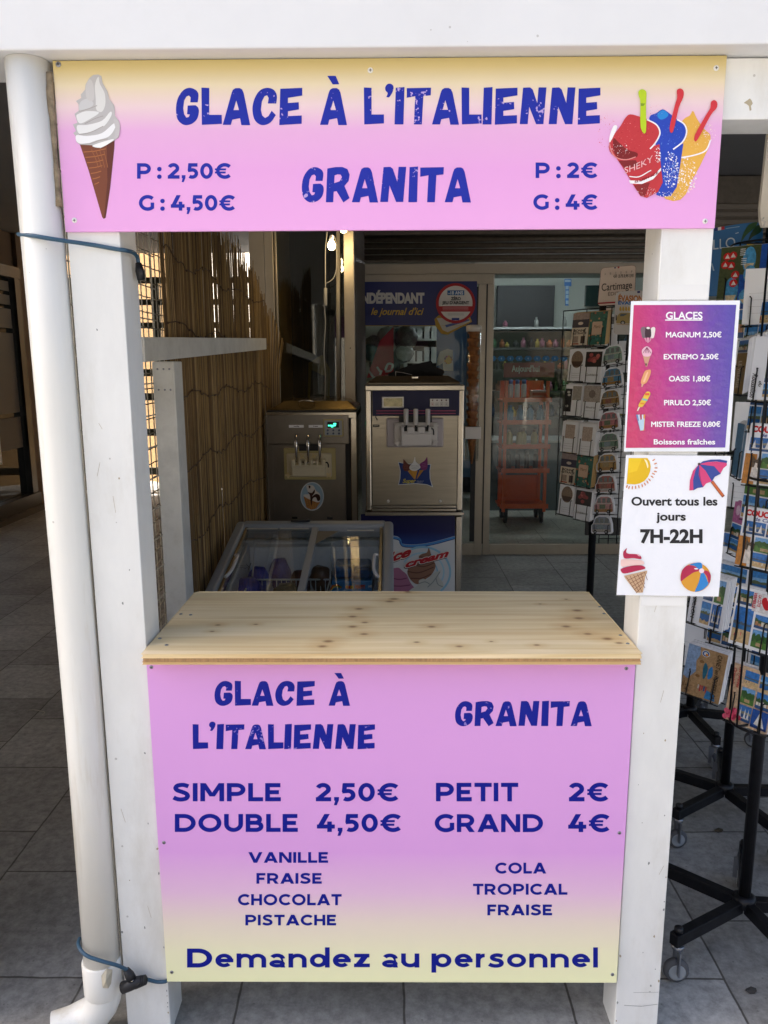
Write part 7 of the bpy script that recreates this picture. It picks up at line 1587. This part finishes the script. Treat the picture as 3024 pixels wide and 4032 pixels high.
for dx in (-.05, .06, .17):
    for (a_, b_) in ((( .80, 2.28), (.97, 2.04)),):
        t = (dx + .05) / .22; x = a_[0] + (b_[0] - a_[0]) * t + .05; y = a_[1] + (b_[1] - a_[1]) * t + .05; wire([(x, y, .82), (x, y, 1.84)])
for zz in (.83, 1.0, 1.16, 1.32, 1.48, 1.62, 1.84): wire([(.85, 2.33, zz), (1.03, 2.07, zz)])
for x, y in ((1.02, 2.12), (1.06, 2.10), (1.10, 2.10), (1.16, 2.14)): wire([(x, y, .72), (x, y, 1.75)])
for i in range(10): wire([(1.02, 2.13, .74 + i * .1), (1.18, 2.15, .74 + i * .1)], .002)
m.build('wire_frame', r4)
m = MB(); m.box((1.0, 2.3, .72), (1.18, 2.32, .92), mat('black tray', '17181a', .5)); m.build('tray', r4)
def van(w, h_):
    return [(0, .08 * h_), (.04 * w, 0), (.9 * w, 0), (w, .06 * h_), (.97 * w, .5 * h_), (.88 * w, .88 * h_), (.72 * w, h_), (.34 * w, h_), (.16 * w, .88 * h_), (.08 * w, .55 * h_), (0, .45 * h_)]
vc = [('pale beach view', '8aa898'), ('blue', '4f84a8'), ('brown', '94723f'), ('pink', 'bb767c'), ('green grey', '648470'), ('tan', 'ad8848'), ('red', 'a2564c'), ('rose', 'b98686'), ('grey blue', '7c8694')]
for i, (cx, cy) in enumerate(((610, 340), (605, 545), (585, 745), (575, 945), (575, 1140), (560, 1330), (545, 1525), (530, 1715), (510, 1900))):
    u, v = zD(cx, cy)
    lab = '%s van-shaped card, %s' % (vc[i][0], ['topmost of the van column', 'second from the top of the van column', 'third from the top of the van column', 'fourth from the top of the van column', 'in the middle of the column of vans', 'fourth from the bottom of the van column', 'third from the bottom of the van column', 'second from the bottom of the van column', 'lowest of the van column'][i])
    c = card(lab, 'none', u, v, 2.05, .115, .086, .012, -48, 10, 90 + i, 'van-shaped cards on the black rack', n=3, shape=van, roll=8)
    p, ex, nn, up, w, h_, th = c; b = p - up * h_ / 2; ex2, up2 = ex, up
    a = Art(lambda x_, y_, l: b + ex * (x_ - w / 2) + up * y_ + nn * (l + .0012))
    a.poly([(x_ * .88 + .06 * w, y_ * .86 + .07 * h_) for x_, y_ in van(w, h_)], ph(vc[i][1])); a.poly([(.1 * w, .52 * h_), (.92 * w, .52 * h_), (.93 * w, .57 * h_), (.1 * w, .57 * h_)], ph('b8b0a4')); a.poly([(.3 * w, .26 * h_), (.58 * w, .26 * h_), (.58 * w, .5 * h_), (.3 * w, .5 * h_)], ph(('7d8f96', '9a8458', '8a5a4a', '5c6a50')[i % 4]))
    for x0 in (.2, .42, .64): a.poly([(x0 * w, .6 * h_), ((x0 + .17) * w, .6 * h_), ((x0 + .15) * w, .85 * h_), ((x0 + .02) * w, .85 * h_)], ph('6f7674'))
    a.poly([(.06 * w, .1 * h_), (.9 * w, .1 * h_), (.9 * w, .24 * h_), (.06 * w, .24 * h_)], ph('9a7238' if i % 2 else 'a8a49c')); a.disc(.2 * w, .1 * h_, .08 * w, .11 * h_, pm('1c1c1e'), 12); a.disc(.72 * w, .1 * h_, .08 * w, .11 * h_, pm('1c1c1e'), 12); a.disc(.2 * w, .1 * h_, .04 * w, .055 * h_, pm('a8a8a8'), 10); a.disc(.72 * w, .1 * h_, .04 * w, .055 * h_, pm('a8a8a8'), 10)
    o = a.build('van_picture'); t = [q for q in scene.objects if q.get('label') == lab][0]; o.parent = t; o.location = -Vector(t.location)
    pocket(r4, c)
# grey backs behind the columns
for i, (cx, cy) in enumerate(((680, 360), (680, 740), (690, 1130), (690, 1330), (650, 1700), (550, 120), (690, 1520), (480, 1060))):
    u, v = zD(cx, cy); lab = 'plain grey card back %s on the black rack' % ['beside the topmost van', 'beside the third van', 'beside the middle van', 'beside the tan van', 'beside the rose van', 'beside the top Merci cards', 'beside the red van', 'right of the fourth tier'][i]
    card(lab, 'back', u, v, 2.25, .105, .15, .006, -30, 3, 120 + i, 'plain card backs on the black rack', n=2)
zz5 = crop(1900, 1000, .37372)
cs = thing('rack_header', 'cream rounded rack header board reading Cartimage ÉDITIONS with handwritten prices', 'header board', (1.06, 2.3, 1.85))
YC = 2.28; f5 = lambda x, y, d=0: PY(*zz5(x, y), YC + d - (x - 1200) * .00012)
def rpoly(pts, r, n=4):
    out = []; N = len(pts)
    for i in range(N):
        p0, p1, p2 = Vector(pts[i - 1]), Vector(pts[i]), Vector(pts[(i + 1) % N]); a_, b_ = (p0 - p1).normalized() * r, (p2 - p1).normalized() * r
        for k in range(n + 1):
            t = k / n; out.append(tuple((p1 + a_) * (1 - t) ** 2 + p1 * 2 * t * (1 - t) + (p1 + b_) * t * t))
    return out
m = MB(); m.prism(rpoly([(1250, 150), (1615, 117), (1600, 520), (1213, 548)], 40), f5, .006, mat('cream board', 'cdb8a4', .4)); m.build('board', cs)
a = Art(lambda x, y, l: f5(x, y, -l), .0003)
ol = rpoly([(1250, 150), (1615, 117), (1600, 520), (1213, 548)], 40); a.line(ol + ol[:1], 1, pm('7a2a2c')) if False else None
for q in ribbon(ol + ol[:1], 5): a.poly(q, pm('6a2a2c'), new=False)
a.poly([(1218, 512), (1600, 490), (1600, 506), (1216, 528)], pm('a02a30'))
a.poly([(1388, 140), (1405, 138), (1405, 152), (1388, 154)], pm('2a3468')); a.poly([(1424, 134), (1441, 132), (1441, 150), (1424, 152)], pm('a03034'))
def t5(s, c, x0, y0, x1, y1, ht, b=.01, sh=0):
    vs, fs = builtin_text(s, b, sh); wx = max(v[0] for v in vs); lo = min(v[0] for v in vs); a.tri(vs, fs, pm(c), lambda x, y: (x0 + (x1 - x0) * (x - lo) / (wx - lo), y0 + (y1 - y0) * (x - lo) / (wx - lo) - ht * y))
t5('Cartimage', '3a2e2c', 1255, 390, 1575, 360, 75, .008); t5('ÉDITIONS', '6a5a52', 1322, 440, 1570, 420, 34, .01)
for i, s in enumerate('ABCDEF'): t5(s, '8a7a70', 1285 + i * 56, 222 - i * 5, 1300 + i * 56, 221 - i * 5, 22)
for s, x0, x1 in (('4,50', 1378, 1415), ('3,75', 1430, 1482), ('3,95', 1486, 1538), ('3,95', 1545, 1592)): t5(s, '26262a', x0, 250 - (x0 - 1378) * .03, x1, 247 - (x0 - 1378) * .03, 30, .02, .2)
a.build('print', cs)
m = MB(); m.box(f5(1300, 600), f5(1380, 555, .006), mat('cream board', 'cdb8a4', .4)); m.tube([f5(1290, 545), f5(1298, 660)], .004, BLACK, 6); m.build('bracket', cs)
ev = thing('rack_header', 'white rounded header board with a small van picture beside the magenta notice', 'header board', (1.05, 2.0, 1.7))
YE_ = 1.98; f6 = lambda x, y, d=0: PY(*zz5(x, y), YE_ + d - (x - 1400) * .0003)
ol6 = [(1405, 400), (1700, 380), (1690, 850), (1378, 848)]
m = MB(); m.prism(rpoly(ol6, 45), f6, .006, mat('white board', 'c2bdb8', .4)); m.build('board', ev)
a = Art(lambda x, y, l: f6(x, y, -l), .0003)
a.poly([(1430, 443), (1475, 443), (1470, 532), (1428, 532)], pm('a86a3a')); 
t5('ÉVASION', 'b0703a', 1432, 500, 1690, 500, 60, .05); t5('ÉVASION', '3a6aa8', 1428, 532, 1690, 532, 30, .05)
a.poly([(1630, 392), (1660, 390), (1660, 410), (1630, 412)], pm('26306e'))
for i in range(4): a.poly(spline([(1440 + i * 30, 590), (1450 + i * 30, 550), (1465 + i * 30, 575), (1460 + i * 30, 600)], 3, True), pm('c09a4a'))
a.poly(rpoly([(1420, 650), (1450, 620), (1640, 620), (1690, 660), (1690, 735), (1405, 730)], 14), pm('a8925e')); a.poly([(1455, 630), (1525, 628), (1528, 655), (1445, 657)], pm('5a6468')); a.poly([(1408, 645), (1416, 645), (1414, 700), (1403, 700)], pm('26262a'))
a.disc(1478, 725, 26, 24, pm('2a2a2c'), 16); a.disc(1478, 725, 15, 14, pm('b0aca8'), 12); a.disc(1620, 728, 26, 24, pm('2a2a2c'), 16); a.poly([(1405, 735), (1690, 738), (1690, 755), (1420, 745)], pm('b8a088'))
a.build('print', ev)
m = MB(); m.tube([(1.09, 2.06, 1.6), (1.09, 2.03, 1.74)], .006, BLACK, 8); m.build('stem', ev)
